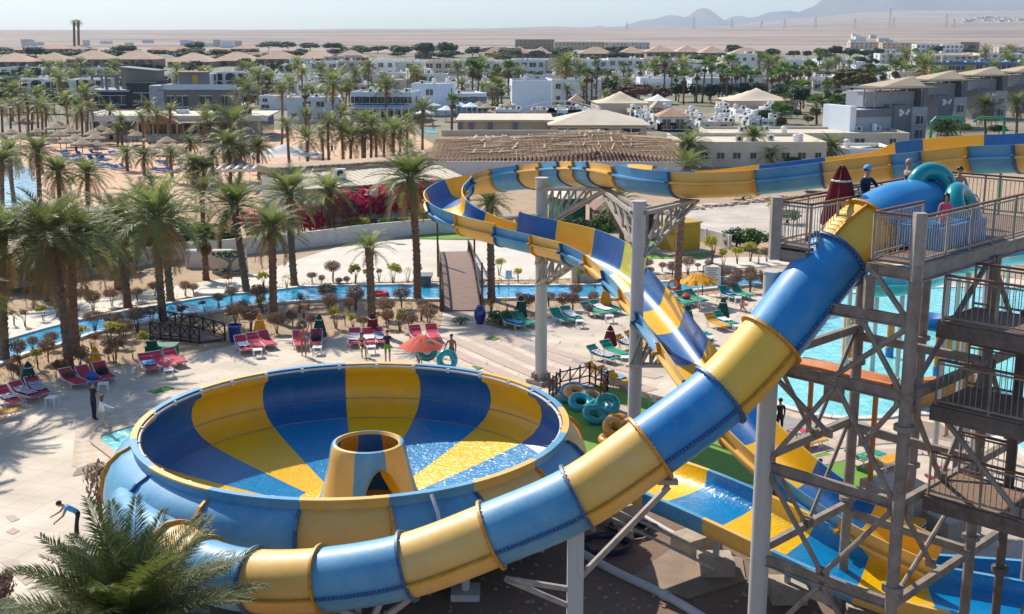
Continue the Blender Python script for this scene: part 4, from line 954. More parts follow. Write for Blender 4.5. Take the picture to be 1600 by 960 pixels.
def palm(bx, by, cx, cy, rpx, kind='date', lod='mid', label=None, group=None, thick=1.0, dates=0, z=0.0):
    PC[0] += 1; k = PC[0]; b = G(bx, by, z); t = atY(cx, cy, b.y); dd = depth(t); r = rpx * dd / F * (1.38 if lod == 'mid' else 1.3 if lod == 'far' else 1.04)
    top = t - b; top.y = rnd.uniform(-.3, .3)
    fan = kind == 'fan'
    e = empty('fan_palm' if fan else 'date_palm', b, 0, label, 'palm tree', group)
    near = lod in ('near', 'up', 'big')
    r1 = {'date': .17, 'fan': .19}[kind] * thick; tm = trunk_mesh(top, r1 * 1.2, r1, near, k, .02 if near else .01)
    tm.build('trunk', 'palm_trunk' if (k % 3 or fan) and not (fan and k % 2) else 'palm_trunk_red', e, smooth=True, angle=0)
    me = {'big': [CR_BIG], 'near': CR_NEAR, 'up': CR_UP, 'mid': CR_MID, 'far': CR_FAR}[lod]
    me = FAN[k % 3] if fan else me[k % len(me)]
    c = obj('crown', me, e); c.location = top; s = r / (.88 if not fan else .85); c.scale = (s, s, s * rnd.uniform(.92, 1.08)); c.rotation_euler = (rnd.uniform(-.14, .14), rnd.uniform(-.06, .18), rnd.uniform(0, 6.28)); c.scale.x *= rnd.uniform(.88, 1.1)
    if lod == 'big': c.rotation_euler = (0, 0, 1.1); me.materials[0] = MAT['foliage_big']
    for i in range(dates):
        a = i * 2.1 + .5; m = MB(); q = Vector((math.cos(a) * .45, math.sin(a) * .45, -.35)); m.tube([(0, 0, 0), q + Vector((0, 0, .3)), q], .03, 5)
        for j in range(60):
            v = Vector((rnd.gauss(0, .11), rnd.gauss(0, .11), rnd.uniform(-.45, .1))); m.box(q + v, (.05, .05, .07))
        dd_ = m.build('date_cluster', 'dates', e); dd_['kind'] = 'stuff'; dd_.location = top
    return e
palms_near = [
 (8, 566, 4, 372, 92, 'date', 'near', 'date palm at the photo edge whose trunk stands before the river', 0),
 (108, 577, 78, 366, 98, 'date', 'near', 'biggest date palm of the river bank, thick leaning trunk and orange date clusters', 3),
 (118, 552, 110, 372, 88, 'date', 'near', 'tall date palm with a straight trunk right beside the thick leaning one', 2),
 (75, 470, 68, 398, 50, 'date', 'near', 'short date palm by the white boundary wall behind the two big trunks', 0),
 (185, 452, 183, 400, 38, 'date', 'mid', 'small date palm near the boundary wall behind the slim grey palm trunk', 0),
 (200, 481, 184, 348, 74, 'date', 'near', 'date palm with a slim grey leaning trunk ending at the far river kerb', 0),
 (255, 502, 243, 340, 84, 'date', 'near', 'date palm with a tall reddish trunk rising in front of the river by the footbridge', 0),
 (267, 472, 256, 352, 58, 'date', 'near', 'date palm on the far river kerb close behind the tall reddish trunk', 0),
 (386, 459, 366, 320, 58, 'date', 'near', 'date palm leaning over the painted board beside the white path', 0),
 (318, 372, 316, 300, 34, 'date', 'mid', 'date palm in the garden behind the short fan palm', 0),
 (225, 395, 222, 318, 36, 'date', 'mid', 'date palm inside the garden hedge behind the boundary wall', 0),
 (427, 502, 425, 356, 54, 'date', 'near', 'date palm standing between the river and the brown ball shrubs near the yellow parasol', 0),
 (460, 447, 452, 302, 58, 'date', 'near', 'date palm with a slim grey trunk at the start of the pale plaza', 0),
 (514, 362, 515, 300, 50, 'date', 'near', 'grey-green date palm with drooping fronds in front of the low white building', 0),
 (652, 470, 641, 278, 68, 'date', 'near', 'tallest date palm in the middle, standing at the river beside the wooden bridge', 0),
 (583, 520, 577, 388, 42, 'date', 'up', 'young date palm with a thin crown between the river and the red sun loungers', 0),
 (768, 470, 765, 318, 38, 'date', 'near', 'date palm behind the slide bend next to the wooden bridge', 0),
 (1058, 464, 1074, 262, 40, 'date', 'up', 'leaning date palm with a lifebuoy beside the yellow parasol, its crown above the open slide', 0),
 (972, 385, 968, 318, 34, 'date', 'near', 'date palm between the two tall slide pillars behind the open slide', 0),
 (1077, 262, 1076, 228, 38, 'date', 'near', 'dense round date palm in front of the beige wall at the timber roof', 0),
 (1179, 256, 1178, 214, 27, 'date', 'near', 'single date palm with a bare trunk beside the flat white roofs', 0),
 (1207, 262, 1206, 243, 19, 'date', 'mid', 'low date palm at the foot of the flat white roofs', 0),
 (1300, 256, 1299, 232, 30, 'date', 'near', 'spreading date palm behind the raised wall of the open slide', 0),
 (1481, 225, 1480, 198, 28, 'date', 'near', 'bushy date palm under the green water pipes', 0),
 (1540, 212, 1539, 167, 28, 'date', 'near', 'date palm in front of the grey villas between the two green pipes', 0),
 (1588, 210, 1590, 160, 24, 'date', 'near', 'date palm at the right of the grey villas beyond the green pipe', 0),
 (893, 262, 893, 240, 16, 'date', 'mid', 'small date palm top in front of the collapsed timber roof', 0),
 (22, 316, 16, 238, 34, 'date', 'near', 'date palm standing in the shallow edge of the sea water', 0),
 (4, 335, 2, 252, 34, 'date', 'near', 'date palm cut by the photo edge beside the sea water', 0),
 (64, 345, 58, 236, 40, 'date', 'near', 'dark date palm between the sea and the biggest palm of the river bank', 0),
 (100, 350, 92, 270, 40, 'date', 'near', 'date palm on the beach side just behind the biggest palm crown', 0),
 (140, 345, 138, 272, 38, 'date', 'near', 'feathery date palm at the near end of the beach sand', 0),
]
for bx, by, cx, cy, r, kd, lod, lb, dt in palms_near:
    palm(bx, by, cx, cy, r, kd, lod, lb, 'date palms of the park', 1.25 if by > 440 else 1.1, dt)
palm(322, 438, 318, 376, 27, 'fan', 'near', 'short stout fan palm with an orange trunk beside the white path')
palm(205, 1230, 202, 985, 178, 'date', 'big', 'large low palm crown of sharp fronds in the near corner by the bowl', None, 1.2)
# two palms out of frame whose shadows fall over the deck
palm(-75, 640, -78, 475, 95, 'date', 'near', 'date palm just outside the photo that shades the deck'); palm(-140, 700, -150, 520, 95, 'date', 'near', 'second date palm just outside the photo that shades the deck')
def row(lst, kind, lod, fmt, group):
    es = [palm(bx, by, cx, cy, r, kind, lod, None, None) for bx, by, cx, cy, r in lst]
    label_row(es, fmt, group, 'palm tree')
row([(4, 207, 3, 170, 14), (17, 210, 16, 164, 15), (32, 214, 30, 168, 15), (45, 215, 43, 160, 15), (50, 210, 50, 167, 15), (60, 205, 56, 150, 19), (67, 217, 65, 168, 19), (72, 215, 71, 173, 14), (107, 209, 104, 157, 19), (135, 215, 133, 148, 22), (121, 225, 120, 180, 15), (130, 227, 128, 175, 15), (137, 222, 137, 169, 15), (20, 190, 20, 142, 22)], 'date', 'mid', '{} date palm from the left in the row where the beach meets the dark trees', 'date palms behind the beach')
row([(172, 219, 171, 175, 14), (184, 230, 183, 202, 13), (191, 228, 190, 190, 14), (225, 237, 223, 186, 16), (234, 226, 231, 168, 16), (247, 228, 245, 180, 15), (267, 228, 265, 174, 16), (312, 205, 310, 180, 14), (327, 225, 326, 194, 28), (364, 225, 364, 192, 40), (453, 272, 449, 198, 17), (440, 240, 441, 140, 17), (388, 185, 386, 143, 21)], 'date', 'mid', '{} date palm from the left in front of the white beach restaurant', 'date palms before the beach restaurant')
row([(199, 268, 198, 240, 22), (226, 275, 225, 245, 22), (270, 285, 267, 238, 18), (297, 262, 297, 224, 19), (303, 292, 303, 257, 30), (318, 292, 319, 264, 30), (360, 288, 359, 228, 42), (405, 282, 404, 230, 27), (332, 285, 332, 240, 22), (374, 282, 378, 236, 24)], 'date', 'near', '{} date palm from the left among those on the near edge of the beach sand', 'date palms on the sand')
row([(478, 205, 477, 182, 18), (481, 268, 480, 218, 24), (514, 256, 512, 193, 22), (505, 258, 503, 214, 16), (535, 206, 533, 178, 20), (537, 254, 534, 207, 20), (548, 257, 548, 216, 26), (567, 251, 565, 190, 22), (570, 256, 571, 212, 19), (580, 253, 580, 195, 23), (588, 250, 587, 212, 16), (600, 246, 600, 215, 20), (615, 243, 615, 208, 29), (636, 236, 637, 197, 18), (660, 235, 661, 172, 24), (625, 240, 626, 205, 20), (646, 262, 641, 232, 18)], 'date', 'mid', '{} date palm from the left in the grove between the beach and the open-sided pavilion', 'date palms in the beach grove')
row([(521, 200, 521, 130, 24), (603, 190, 604, 134, 19), (556, 180, 555, 115, 14), (646, 152, 646, 115, 15), (883, 163, 885, 101, 21), (773, 164, 773, 133, 14), (1067, 134, 1067, 103, 17), (1198, 146, 1200, 102, 21), (1444, 130, 1444, 104, 26), (1295, 125, 1295, 102, 12), (1540, 100, 1540, 82, 13), (1580, 96, 1580, 79, 11), (1592, 120, 1592, 103, 13), (92, 160, 93, 124, 16), (420, 165, 421, 128, 20), (403, 165, 403, 118, 15)], 'date', 'far', '{} tall date palm from the left among the white hotel houses', 'date palms among the hotels')
row([(478, 197, 477, 147, 8), (520, 196, 520, 152, 8), (563, 182, 563, 160, 8), (582, 178, 581, 142, 9), (618, 186, 619, 152, 10), (628, 182, 628, 150, 9), (706, 224, 707, 160, 11), (660, 168, 660, 142, 14)], 'fan', 'far', '{} thin fan palm from the left in front of the white hotel wings', 'fan palms by the hotel wings')
row([(738, 167, 738, 108, 15), (747, 167, 748, 112, 14), (778, 160, 778, 117, 13), (794, 150, 794, 110, 13), (783, 173, 784, 141, 10), (800, 163, 800, 147, 10), (917, 173, 917, 119, 11), (924, 172, 925, 121, 9), (931, 171, 934, 103, 9), (949, 165, 949, 119, 8), (973, 134, 975, 106, 8), (984, 136, 984, 115, 7), (1000, 139, 1001, 110, 8), (1019, 141, 1025, 109, 10), (1037, 158, 1039, 95, 11), (1049, 150, 1050, 113, 9), (1068, 164, 1069, 123, 10), (1056, 158, 1057, 120, 8), (1088, 161, 1089, 117, 9), (1097, 161, 1102, 105, 9), (1112, 150, 1112, 101, 12), (1108, 157, 1108, 142, 7), (1122, 159, 1128, 112, 11), (1128, 158, 1132, 120, 10), (1135, 164, 1137, 118, 9), (1143, 150, 1143, 101, 14), (1146, 156, 1151, 116, 9), (1156, 153, 1158, 113, 9), (1164, 151, 1165, 113, 9), (1173, 152, 1173, 120, 9), (1181, 147, 1182, 122, 11)], 'fan', 'far', '{} fan palm from the left in the long row behind the tents', 'fan palms in the long row behind the tents')
row([(1207, 153, 1207, 120, 10), (1218, 155, 1218, 117, 10), (1226, 150, 1226, 112, 11), (1232, 152, 1233, 116, 9), (1241, 150, 1242, 112, 10), (1250, 145, 1251, 112, 9), (1263, 142, 1264, 108, 12), (1280, 115, 1280, 86, 9), (1246, 165, 1246, 138, 12), (1255, 170, 1257, 140, 13), (1276, 195, 1275, 165, 17), (1305, 190, 1305, 164, 14), (1222, 194, 1221, 179, 18), (1231, 178, 1231, 158, 11), (1398, 137, 1400, 108, 14), (1366, 142, 1367, 118, 11), (1380, 142, 1380, 115, 11), (1292, 160, 1292, 138, 11)], 'fan', 'far', '{} fan palm from the left in the group between the tents and the olive tree', 'fan palms beside the olive tree')

# leaf clumps
def leafball(seed, n, rx=1, rz=1, size=.1, hollow=.55, lumps=0):
    rg = random.Random(seed); mb = MB(); L = []
    for _ in range(lumps):
        a, e = rg.uniform(0, 6.28), rg.uniform(-.3, 1.3); L.append((Vector((math.cos(a) * math.cos(e), math.sin(a) * math.cos(e), math.sin(e))) * rg.uniform(.35, .7), rg.uniform(.3, .5)))
    for i in range(n):
        v = Vector((rg.gauss(0, 1), rg.gauss(0, 1), rg.gauss(0, 1))).normalized() * (rg.uniform(hollow, 1) ** .6)
        if lumps:
            c, r = rg.choice(L); v = c + v * r
        p = Vector((v.x * rx, v.y * rx, v.z * rz)); s = size * rg.uniform(.6, 1.3)
        nrm = (v + Vector((rg.uniform(-1, 1), rg.uniform(-1, 1), rg.uniform(-1, 1))) * .9).normalized(); a = nrm.orthogonal().normalized(); a.rotate(Matrix.Rotation(rg.uniform(0, 6.28), 3, nrm)); b = nrm.cross(a)
        mb.add([p - a * s, p + b * s * .55, p + a * s, p - b * s * .55], [(0, 1, 2, 3)])
    return mb
def shared(mb, name, m):
    o = mb.build(name, m); me = o.data; bpy.data.objects.remove(o); return me
def stems(seed, n, h, sp, r=.018):
    rg = random.Random(seed); mb = MB()
    for i in range(n):
        a = rg.uniform(0, 6.28); s = rg.uniform(.3, 1) * sp
        mb.tube([(math.cos(a) * .04, math.sin(a) * .04, 0), (math.cos(a) * s * .4, math.sin(a) * s * .4, h * .5), (math.cos(a) * s, math.sin(a) * s, h)], [r * 1.4, r, r * .5], 5)
    return mb
SH = {'brown': [shared(leafball(50 + i, 1500, .52, .36, .040, .25), 'foliage', 'shrub_brown') for i in range(3)],
      'yellow': [shared(leafball(60 + i, 480, .50, .46, .06, .3, 8), 'foliage', 'shrub_yellow') for i in range(3)],
      'orange': [shared(leafball(70 + i, 260, .48, .36, .055, .3, 6), 'foliage', 'shrub_orange') for i in range(2)],
      'sparse': [shared(leafball(80 + i, 130, .45, .5, .05, .3, 6), 'foliage', 'shrub_yellow') for i in range(2)],
      'green': [shared(leafball(90 + i, 700, .6, .5, .07, .4, 6), 'foliage', 'shrub_green') for i in range(2)]}
ST = [shared(stems(i, 5, .75, .3), 'stem', 'bark') for i in range(3)]
shrubs = {}
def shrub(px, py, r, kind, zone):        # px,py: foot of the stems; r: half width in pixels
    b = G(px, py); s = r * depth(b) / F / .52; e = empty('shrub', b); e.rotation_euler.z = rnd.uniform(0, 6.28); s *= 1.15
    f = obj('foliage', rnd.choice(SH[kind]), e); st = obj('stem', rnd.choice(ST), e); hh = .62 if kind != 'green' else .4
    f.location = (0, 0, (hh + .3) * s); f.scale = (s, s, s); st.scale = (s, s, s * (hh + .2) / .75); k_ = rnd.uniform(.8, 1.25); f.scale = (s * k_, s * rnd.uniform(.85, 1.2), s * rnd.uniform(.75, 1.2))
    shrubs.setdefault((zone, kind), []).append(e)
for px, py, r, k in [(30, 566, 14, 'brown'), (52, 548, 9, 'brown'), (82, 545, 11, 'brown'), (20, 590, 9, 'brown'), (60, 575, 12, 'yellow'), (28, 585, 13, 'orange'), (75, 565, 14, 'brown'), (88, 590, 10, 'orange'), (125, 578, 15, 'brown'), (122, 545, 15, 'yellow'), (148, 520, 14, 'brown'), (172, 514, 10, 'brown'), (186, 520, 12, 'brown'), (215, 518, 15, 'brown'), (238, 505, 11, 'brown'), (175, 540, 15, 'yellow'), (190, 540, 14, 'yellow'), (145, 548, 12, 'orange'), (180, 565, 16, 'brown'), (170, 562, 8, 'brown'), (228, 552, 13, 'yellow'), (96, 588, 10, 'brown'), (195, 530, 12, 'brown'), (110, 600, 9, 'brown'), (208, 560, 8, 'sparse'), (284, 505, 12, 'orange'), (302, 510, 10, 'orange')]:
    shrub(px, py + 2, r, k, 'planted behind the left red loungers')
for px, py, r, k in [(342, 478, 8, 'brown'), (362, 471, 9, 'brown'), (368, 510, 14, 'brown'), (392, 518, 15, 'brown'), (380, 492, 9, 'brown'), (320, 490, 9, 'orange'), (406, 480, 14, 'brown'), (410, 488, 10, 'yellow'), (433, 520, 12, 'brown'), (457, 508, 9, 'brown'), (472, 524, 9, 'brown'), (487, 512, 8, 'brown'), (475, 497, 9, 'orange'), (512, 478, 14, 'brown'), (516, 490, 12, 'brown'), (525, 512, 13, 'yellow'), (556, 484, 14, 'brown'), (545, 490, 10, 'brown'), (540, 508, 9, 'sparse'), (552, 514, 9, 'yellow'), (468, 487, 12, 'orange'), (482, 484, 9, 'sparse'), (568, 516, 9, 'brown'), (603, 498, 13, 'brown'), (606, 512, 11, 'brown'), (628, 480, 12, 'brown'), (625, 516, 12, 'yellow'), (640, 520, 13, 'brown'), (660, 490, 9, 'brown'), (670, 510, 14, 'brown'), (658, 500, 11, 'orange'), (600, 476, 7, 'orange'), (640, 496, 10, 'sparse'), (590, 506, 8, 'orange')]:
    shrub(px, py + 2, r, k, 'in the middle bed below the river')
for px, py, r, k in [(290, 462, 9, 'brown'), (303, 462, 8, 'brown'), (356, 455, 11, 'orange'), (175, 478, 11, 'brown'), (146, 486, 12, 'brown'), (215, 470, 8, 'brown'), (242, 462, 9, 'brown'), (412, 452, 11, 'yellow'), (448, 452, 9, 'sparse'), (488, 442, 7, 'brown'), (503, 444, 6, 'brown'), (520, 440, 13, 'brown'), (530, 446, 5, 'brown'), (542, 444, 5, 'brown'), (555, 442, 11, 'yellow'), (575, 440, 8, 'yellow'), (592, 440, 9, 'orange'), (615, 444, 12, 'yellow'), (637, 442, 10, 'sparse'), (656, 436, 8, 'yellow'), (22, 508, 10, 'orange'), (40, 510, 11, 'orange'), (68, 500, 9, 'yellow'), (90, 494, 9, 'yellow')]:
    shrub(px, py + 2, r, k, 'on the far river bank')
for px, py, r, k in [(768, 490, 10, 'orange'), (792, 488, 9, 'sparse'), (812, 474, 7, 'brown'), (822, 488, 11, 'brown'), (812, 500, 9, 'brown'), (838, 480, 8, 'brown'), (858, 478, 9, 'brown'), (880, 486, 11, 'brown'), (895, 484, 10, 'brown'), (900, 468, 10, 'brown'), (927, 478, 9, 'brown'), (920, 494, 7, 'brown'), (810, 440, 8, 'yellow'), (780, 430, 11, 'yellow'), (870, 445, 9, 'orange'), (905, 442, 10, 'yellow'), (780, 452, 7, 'sparse'), (930, 450, 8, 'yellow')]:
    shrub(px, py + 2, r, k, 'between the bridge and the second pillar')
for px, py, r, k in [(1012, 424, 8, 'brown'), (1015, 436, 8, 'brown'), (1035, 424, 6, 'brown'), (1050, 432, 9, 'brown'), (1075, 428, 11, 'brown'), (1090, 422, 5, 'brown'), (1107, 420, 6, 'brown'), (1112, 410, 16, 'yellow'), (1130, 415, 10, 'yellow'), (1152, 412, 10, 'yellow'), (1172, 408, 12, 'yellow'), (1185, 412, 8, 'sparse'), (1130, 444, 11, 'brown'), (1152, 442, 9, 'brown'), (1172, 444, 10, 'brown'), (1150, 456, 12, 'brown'), (1172, 456, 12, 'brown'), (1195, 456, 13, 'brown'), (1195, 448, 8, 'brown'), (1215, 455, 10, 'brown'), (1138, 460, 10, 'brown'), (1198, 408, 10, 'orange')]:
    shrub(px, py + 2, r, k, 'around the information board')
for (zone, kind), L in shrubs.items():
    nm = {'brown': 'brown clipped ball', 'yellow': 'yellow-green bushy', 'orange': 'orange-tinged thin', 'sparse': 'sparse leggy', 'green': 'green round'}[kind]
    label_row(L, '{} ' + nm + ' shrub from the left ' + zone, 'shrubs of the river garden', 'shrub')
def bush(name, px, py, wpx, hm, m, label, seed, n=900, dep=1.2, cat='bush', size=.12, group=None, lumps=10):
    b = G(px, py); w = wpx * depth(b) / F / 2; e = empty(name, b, 0, label, cat, group)
    mb = leafball(seed, n, 1, 1, size / w if False else .1, .3, lumps)
    o = mb.build('foliage', m, e); o.location = (0, 0, hm * .5); o.scale = (w * 1.25, dep * 1.25, hm * .62)
    s = stems(seed, 4, hm * .5, w * .4, .04).build('stem', 'bark', e); return e
for i, (px, py, w, h) in enumerate([(1150, 388, 44, 1.6), (1180, 392, 50, 1.8), (1135, 386, 26, 1.3), (860, 378, 34, 2.0), (940, 372, 40, 2.0), (1005, 352, 30, 2.0), (905, 370, 26, 1.6), (1212, 395, 30, 1.8)]):
    bush('bush', px, py, w, h, 'shrub_green' if i % 3 else 'tree_dark', ['dark green rounded bush by the pale lot wall', 'largest dark bush behind the yellow shed wall', 'small bright bush beside the pale lot', 'bright green bush under the upper bracket', 'green bush in front of the brown hut', 'green bush beside the navy kiosk', 'green bush beside the green kiosk', 'green bush near the platform column'][i], 200 + i, 1100)
for i, (px, py, w, h, m) in enumerate([(60, 452, 140, 2.6, 'shrub_green'), (160, 425, 110, 2.6, 'tree_dark'), (235, 405, 120, 2.6, 'shrub_green'), (330, 388, 80, 2.0, 'shrub_green'), (395, 378, 70, 2.4, 'bougain'), (300, 395, 60, 2.2, 'tree_dark'), (110, 400, 130, 3.2, 'tree_dark')]):
    bush('garden_hedge', px, py, w, h, m, ['long green hedge behind the boundary wall near the photo edge', 'dark hedge behind the boundary wall under the big palms', 'green hedge beside the garden palm trunk', 'green hedge behind the short fan palm', 'hedge with pink flowers left of the black fence', 'dark green bush over the boundary wall near the painted board', 'tall dark shrubbery under the palms behind the wall'][i], 220 + i, 2200, 2.0, 'hedge', lumps=22)
for i, (px, py, w, h) in enumerate([(475, 368, 60, 2.4), (545, 352, 60, 3.0), (595, 347, 80, 3.4), (660, 342, 70, 3.3), (705, 338, 50, 2.6)]):
    bush('bougainvillea', px, py, w, h, 'bougain', ['dark red bougainvillea at the start of the black fence', 'bougainvillea with few flowers left of the floodlight pole', 'bougainvillea covered in magenta flowers right of the floodlight pole', 'bougainvillea behind the tallest palm trunk', 'last bougainvillea half hidden by the slide bend'][i], 240 + i, 2600, 1.2, 'flowering bush', lumps=24)
for i, (px, py, w, h, m) in enumerate([(560, 362, 60, 1.2, 'shrub_yellow'), (625, 358, 90, 1.2, 'shrub_green'), (670, 362, 50, 2.3, 'shrub_yellow')]):
    bush('bush', px, py, w, h, m, ['low yellow-green bush in front of the dark red bougainvillea', 'low green bush below the magenta bougainvillea', 'loose yellow-leaved bush beside the tallest palm trunk'][i], 260 + i, 900, .8)
bush('bush', 2, 948, 46, 1.0, 'shrub_brown', 'dark reddish bush in the bottom corner beside the large palm crown', 271, 1500, .8)
bush('ground_shrub', 158, 815, 40, 2.3, 'shrub_brown', 'thin dry shrub between the bending man and the bowl', 272, 260, .6)
bush('bush', 720, 500 + 8, 30, .5, 'shrub_green', 'low flat green plant by the foot of the bridge', 273, 500, .5)
bush('bush', 782, 508, 46, .9, 'shrub_green', 'low green and brown bush right of the blue vase', 274, 900, .9)
bush('bush', 1000, 390, 26, 1.0, 'shrub_green', 'small green bush on the lawn by the second pillar', 275, 600, .7)
label_row([bush('bush', px, py, w, h, m, None, 400 + i, 700, 1.2) for i, (px, py, w, h, m) in enumerate([(1105, 300, 34, 1.6, 'shrub_green'), (1140, 296, 40, 1.5, 'shrub_yellow'), (1185, 292, 44, 1.9, 'shrub_green'), (1225, 288, 46, 2.2, 'tree_dark'), (1262, 284, 44, 1.8, 'shrub_yellow'), (1300, 278, 40, 1.9, 'shrub_green'), (1345, 272, 44, 2.0, 'tree_dark'), (1215, 330, 50, 1.4, 'shrub_yellow'), (1230, 350, 44, 1.5, 'shrub_green'), (1160, 312, 36, 1.0, 'shrub_yellow'), (880, 372, 36, 1.9, 'shrub_green'), (820, 366, 40, 1.6, 'shrub_green')])], '{} garden bush from the left in the strip seen under and behind the open slide', 'bushes behind the open slide', 'bush')
# trees in the distance
TREE = {m: [shared(leafball(300 + i, 1500, 1, .85, .12, .35, 16), 'crown', m) for i in range(3)] for m in ('tree_dark', 'tree_olive', 'tree_dry', 'shrub_green')}
def tree(px, py, wpx, hpx, m, label=None, group=None, i=0):
    b = G(px, py); d = depth(b); w = wpx * d / F / 2; h = hpx * d / F
    e = empty('tree', b, 0, label, 'tree', group); c = obj('crown', TREE[m][i % 3], e); c.location = (0, 0, h * .58); c.scale = (w * 1.1, w * .9, h * .55); c.rotation_euler.z = i * 1.3
    t = MB(); t.tube([(0, 0, 0), (.1, 0, h * .3), (0, .1, h * .6)], [.035 * h, .028 * h, .015 * h], 7)
    for a in (0, 2.1, 4.2): t.tube([(0, 0, h * .3), (math.cos(a) * w * .4, math.sin(a) * w * .3, h * .6)], [.02 * h, .008 * h], 5)
    t.build('trunk', 'bark', e, smooth=True, angle=0); return e
tree(1330, 155, 80, 46, 'tree_olive', 'wide olive-yellow tree beside the grey villas'); tree(1358, 122, 36, 22, 'tree_olive', 'small olive-yellow tree behind the wide one', None, 1)
tree(990, 163, 60, 30, 'tree_dry', 'brown dry tree left of the long fan palm row', None, 0); tree(1035, 163, 50, 26, 'tree_dry', 'brown dry tree behind the first tent', None, 1)
for (a, nm, grp, lst) in (
    ('tree_dark', '{} dark tree from the left of the clipped hedge row beside the tan arcades', 'dark trees by the arcades', [(180, 119, 26, 26), (196, 120, 24, 24), (214, 120, 26, 22), (230, 120, 26, 20), (248, 119, 24, 19)]),
    ('tree_dark', '{} dark bushy tree from the left in the belt before the desert', 'dark trees before the desert', [(420, 80, 40, 14), (450, 80, 44, 14), (485, 80, 40, 13), (520, 82, 40, 14), (560, 84, 36, 12), (590, 84, 36, 12), (620, 84, 36, 12), (665, 92, 44, 24), (700, 90, 40, 24), (738, 92, 36, 18), (975, 90, 34, 16), (990, 90, 28, 14), (1145, 85, 26, 14), (1205, 95, 40, 18)]),
    ('tree_dark', '{} dark tree from the left in the dense planting behind the fan palm row', 'dark trees behind the fan palms', [(945, 160, 34, 34), (962, 158, 34, 30), (1010, 150, 30, 18), (1060, 160, 34, 28), (1085, 160, 34, 28), (1110, 162, 34, 30), (1135, 162, 34, 32), (1160, 158, 34, 28), (1185, 156, 34, 28), (900, 162, 30, 34), (870, 158, 26, 26), (1215, 165, 34, 34), (1250, 175, 40, 36), (1290, 185, 40, 40), (1320, 185, 34, 34)]),
    ('tree_dark', '{} dark tree from the left of the belt before the tan hotel', 'dark trees before the tan hotel', [(1240, 92, 24, 12), (1262, 92, 24, 12), (1285, 93, 30, 17), (1305, 93, 32, 20), (1328, 93, 32, 17), (1350, 92, 30, 14), (1372, 90, 28, 14), (1345, 106, 24, 16), (1365, 106, 22, 15), (1410, 108, 24, 20), (1430, 85, 14, 9), (1518, 80, 16, 10)]),
    ('tree_dark', '{} dark tree from the left in the garden behind the beach palms', 'dark garden trees behind the beach', [(10, 178, 50, 40), (45, 175, 50, 30), (85, 178, 50, 36), (110, 180, 40, 30), (135, 172, 40, 26), (15, 150, 40, 30), (250, 165, 30, 22), (385, 112, 30, 20), (430, 118, 30, 20), (455, 118, 30, 18)]),
    ('shrub_green', '{} green hedge tree from the left in front of the hotel wings', 'green hedge before the hotel wings', [(600, 190, 26, 14), (630, 190, 26, 12), (655, 190, 26, 10), (745, 172, 30, 10), (780, 172, 36, 12), (730, 172, 24, 9), (870, 172, 30, 12), (640, 112, 20, 12), (695, 118, 30, 18)]),
    ('shrub_green', '{} green tree from the left beside the road under the grey villas', 'trees under the grey villas', [(1500, 212, 40, 18), (1560, 212, 44, 16), (1470, 212, 30, 16), (1240, 262, 40, 16), (1215, 270, 50, 14), (1360, 246, 40, 18), (1260, 300, 60, 22), (1330, 300, 60, 20)])):
    label_row([tree(x, y, w, h, a, None, None, i) for i, (x, y, w, h) in enumerate(lst)], nm, grp, 'tree')
# ---------------------------------------------------------------- the resort town behind
def win_mesh():
    mb = MB(); mb.box((0, -.03, .0), (1.0, .10, 1.0), m=0); mb.box((0, -.06, -.54), (1.14, .18, .08), m=1); mb.box((0, -.06, .54), (1.14, .14, .07), m=1); mb.box((0, -.09, 0), (.05, .03, 1.0), m=1)
    o = mb.build('window', ['glass_dark', 'paint_white']); me = o.data; bpy.data.objects.remove(o); return me
WIN = win_mesh()
def arch_mesh():
    mb = MB(); n = 12; pts = [(-.5, -.5)] + [(-.5 * math.cos(math.pi * i / n), .1 + .5 * math.sin(math.pi * i / n)) for i in range(n + 1)] + [(.5, -.5)]
    k = len(pts); mb.add([(x, y, z) for y in (-.08, .02) for x, z in pts], [tuple(range(k))] + [(i, i + k, (i + 1) % k + k, (i + 1) % k) for i in range(k)])
    o = mb.build('window', ['glass_dark']); me = o.data; bpy.data.objects.remove(o); return me
ARCH = arch_mesh()
def clutter_mesh(kind):
    mb = MB()
    if kind == 0: mb.lathe([(.01, 0), (.45, 0), (.45, 1.0), (.3, 1.15), (.01, 1.2)], n=10); nm, m = 'water_tank', ['plaster']
    else:
        mb.box((0, 0, .4), (.95, .4, .7)); mb.lathe([(.01, 0), (.26, 0)], n=12, m=1); mb.v = [(v[0], v[1], v[2]) for v in mb.v]
        k = len(mb.v) - 24
        for i in range(k, len(mb.v)): x, y, z = mb.v[i]; mb.v[i] = (x, -.21, y + .42)
        nm, m = 'air_conditioner', ['paint_white', 'rubber_black']
    o = mb.build(nm, m); me = o.data; bpy.data.objects.remove(o); return me
TANK, ACU = clutter_mesh(0), clutter_mesh(1)
def body(w, d, h, par=.35):
    mb = MB(); t = .22
    mb.box((0, d / 2, h / 2), (w, d, h), m=0)
    for c, s in (((0, t / 2, h + par / 2), (w, t, par)), ((0, d - t / 2, h + par / 2), (w, t, par)), ((-w / 2 + t / 2, d / 2, h + par / 2), (t, d - 2 * t, par)), ((w / 2 - t / 2, d / 2, h + par / 2), (t, d - 2 * t, par))): mb.box(c, s, m=0)
    mb.box((0, d / 2, h + .02), (w - 2 * t, d - 2 * t, .03), m=1)
    return mb
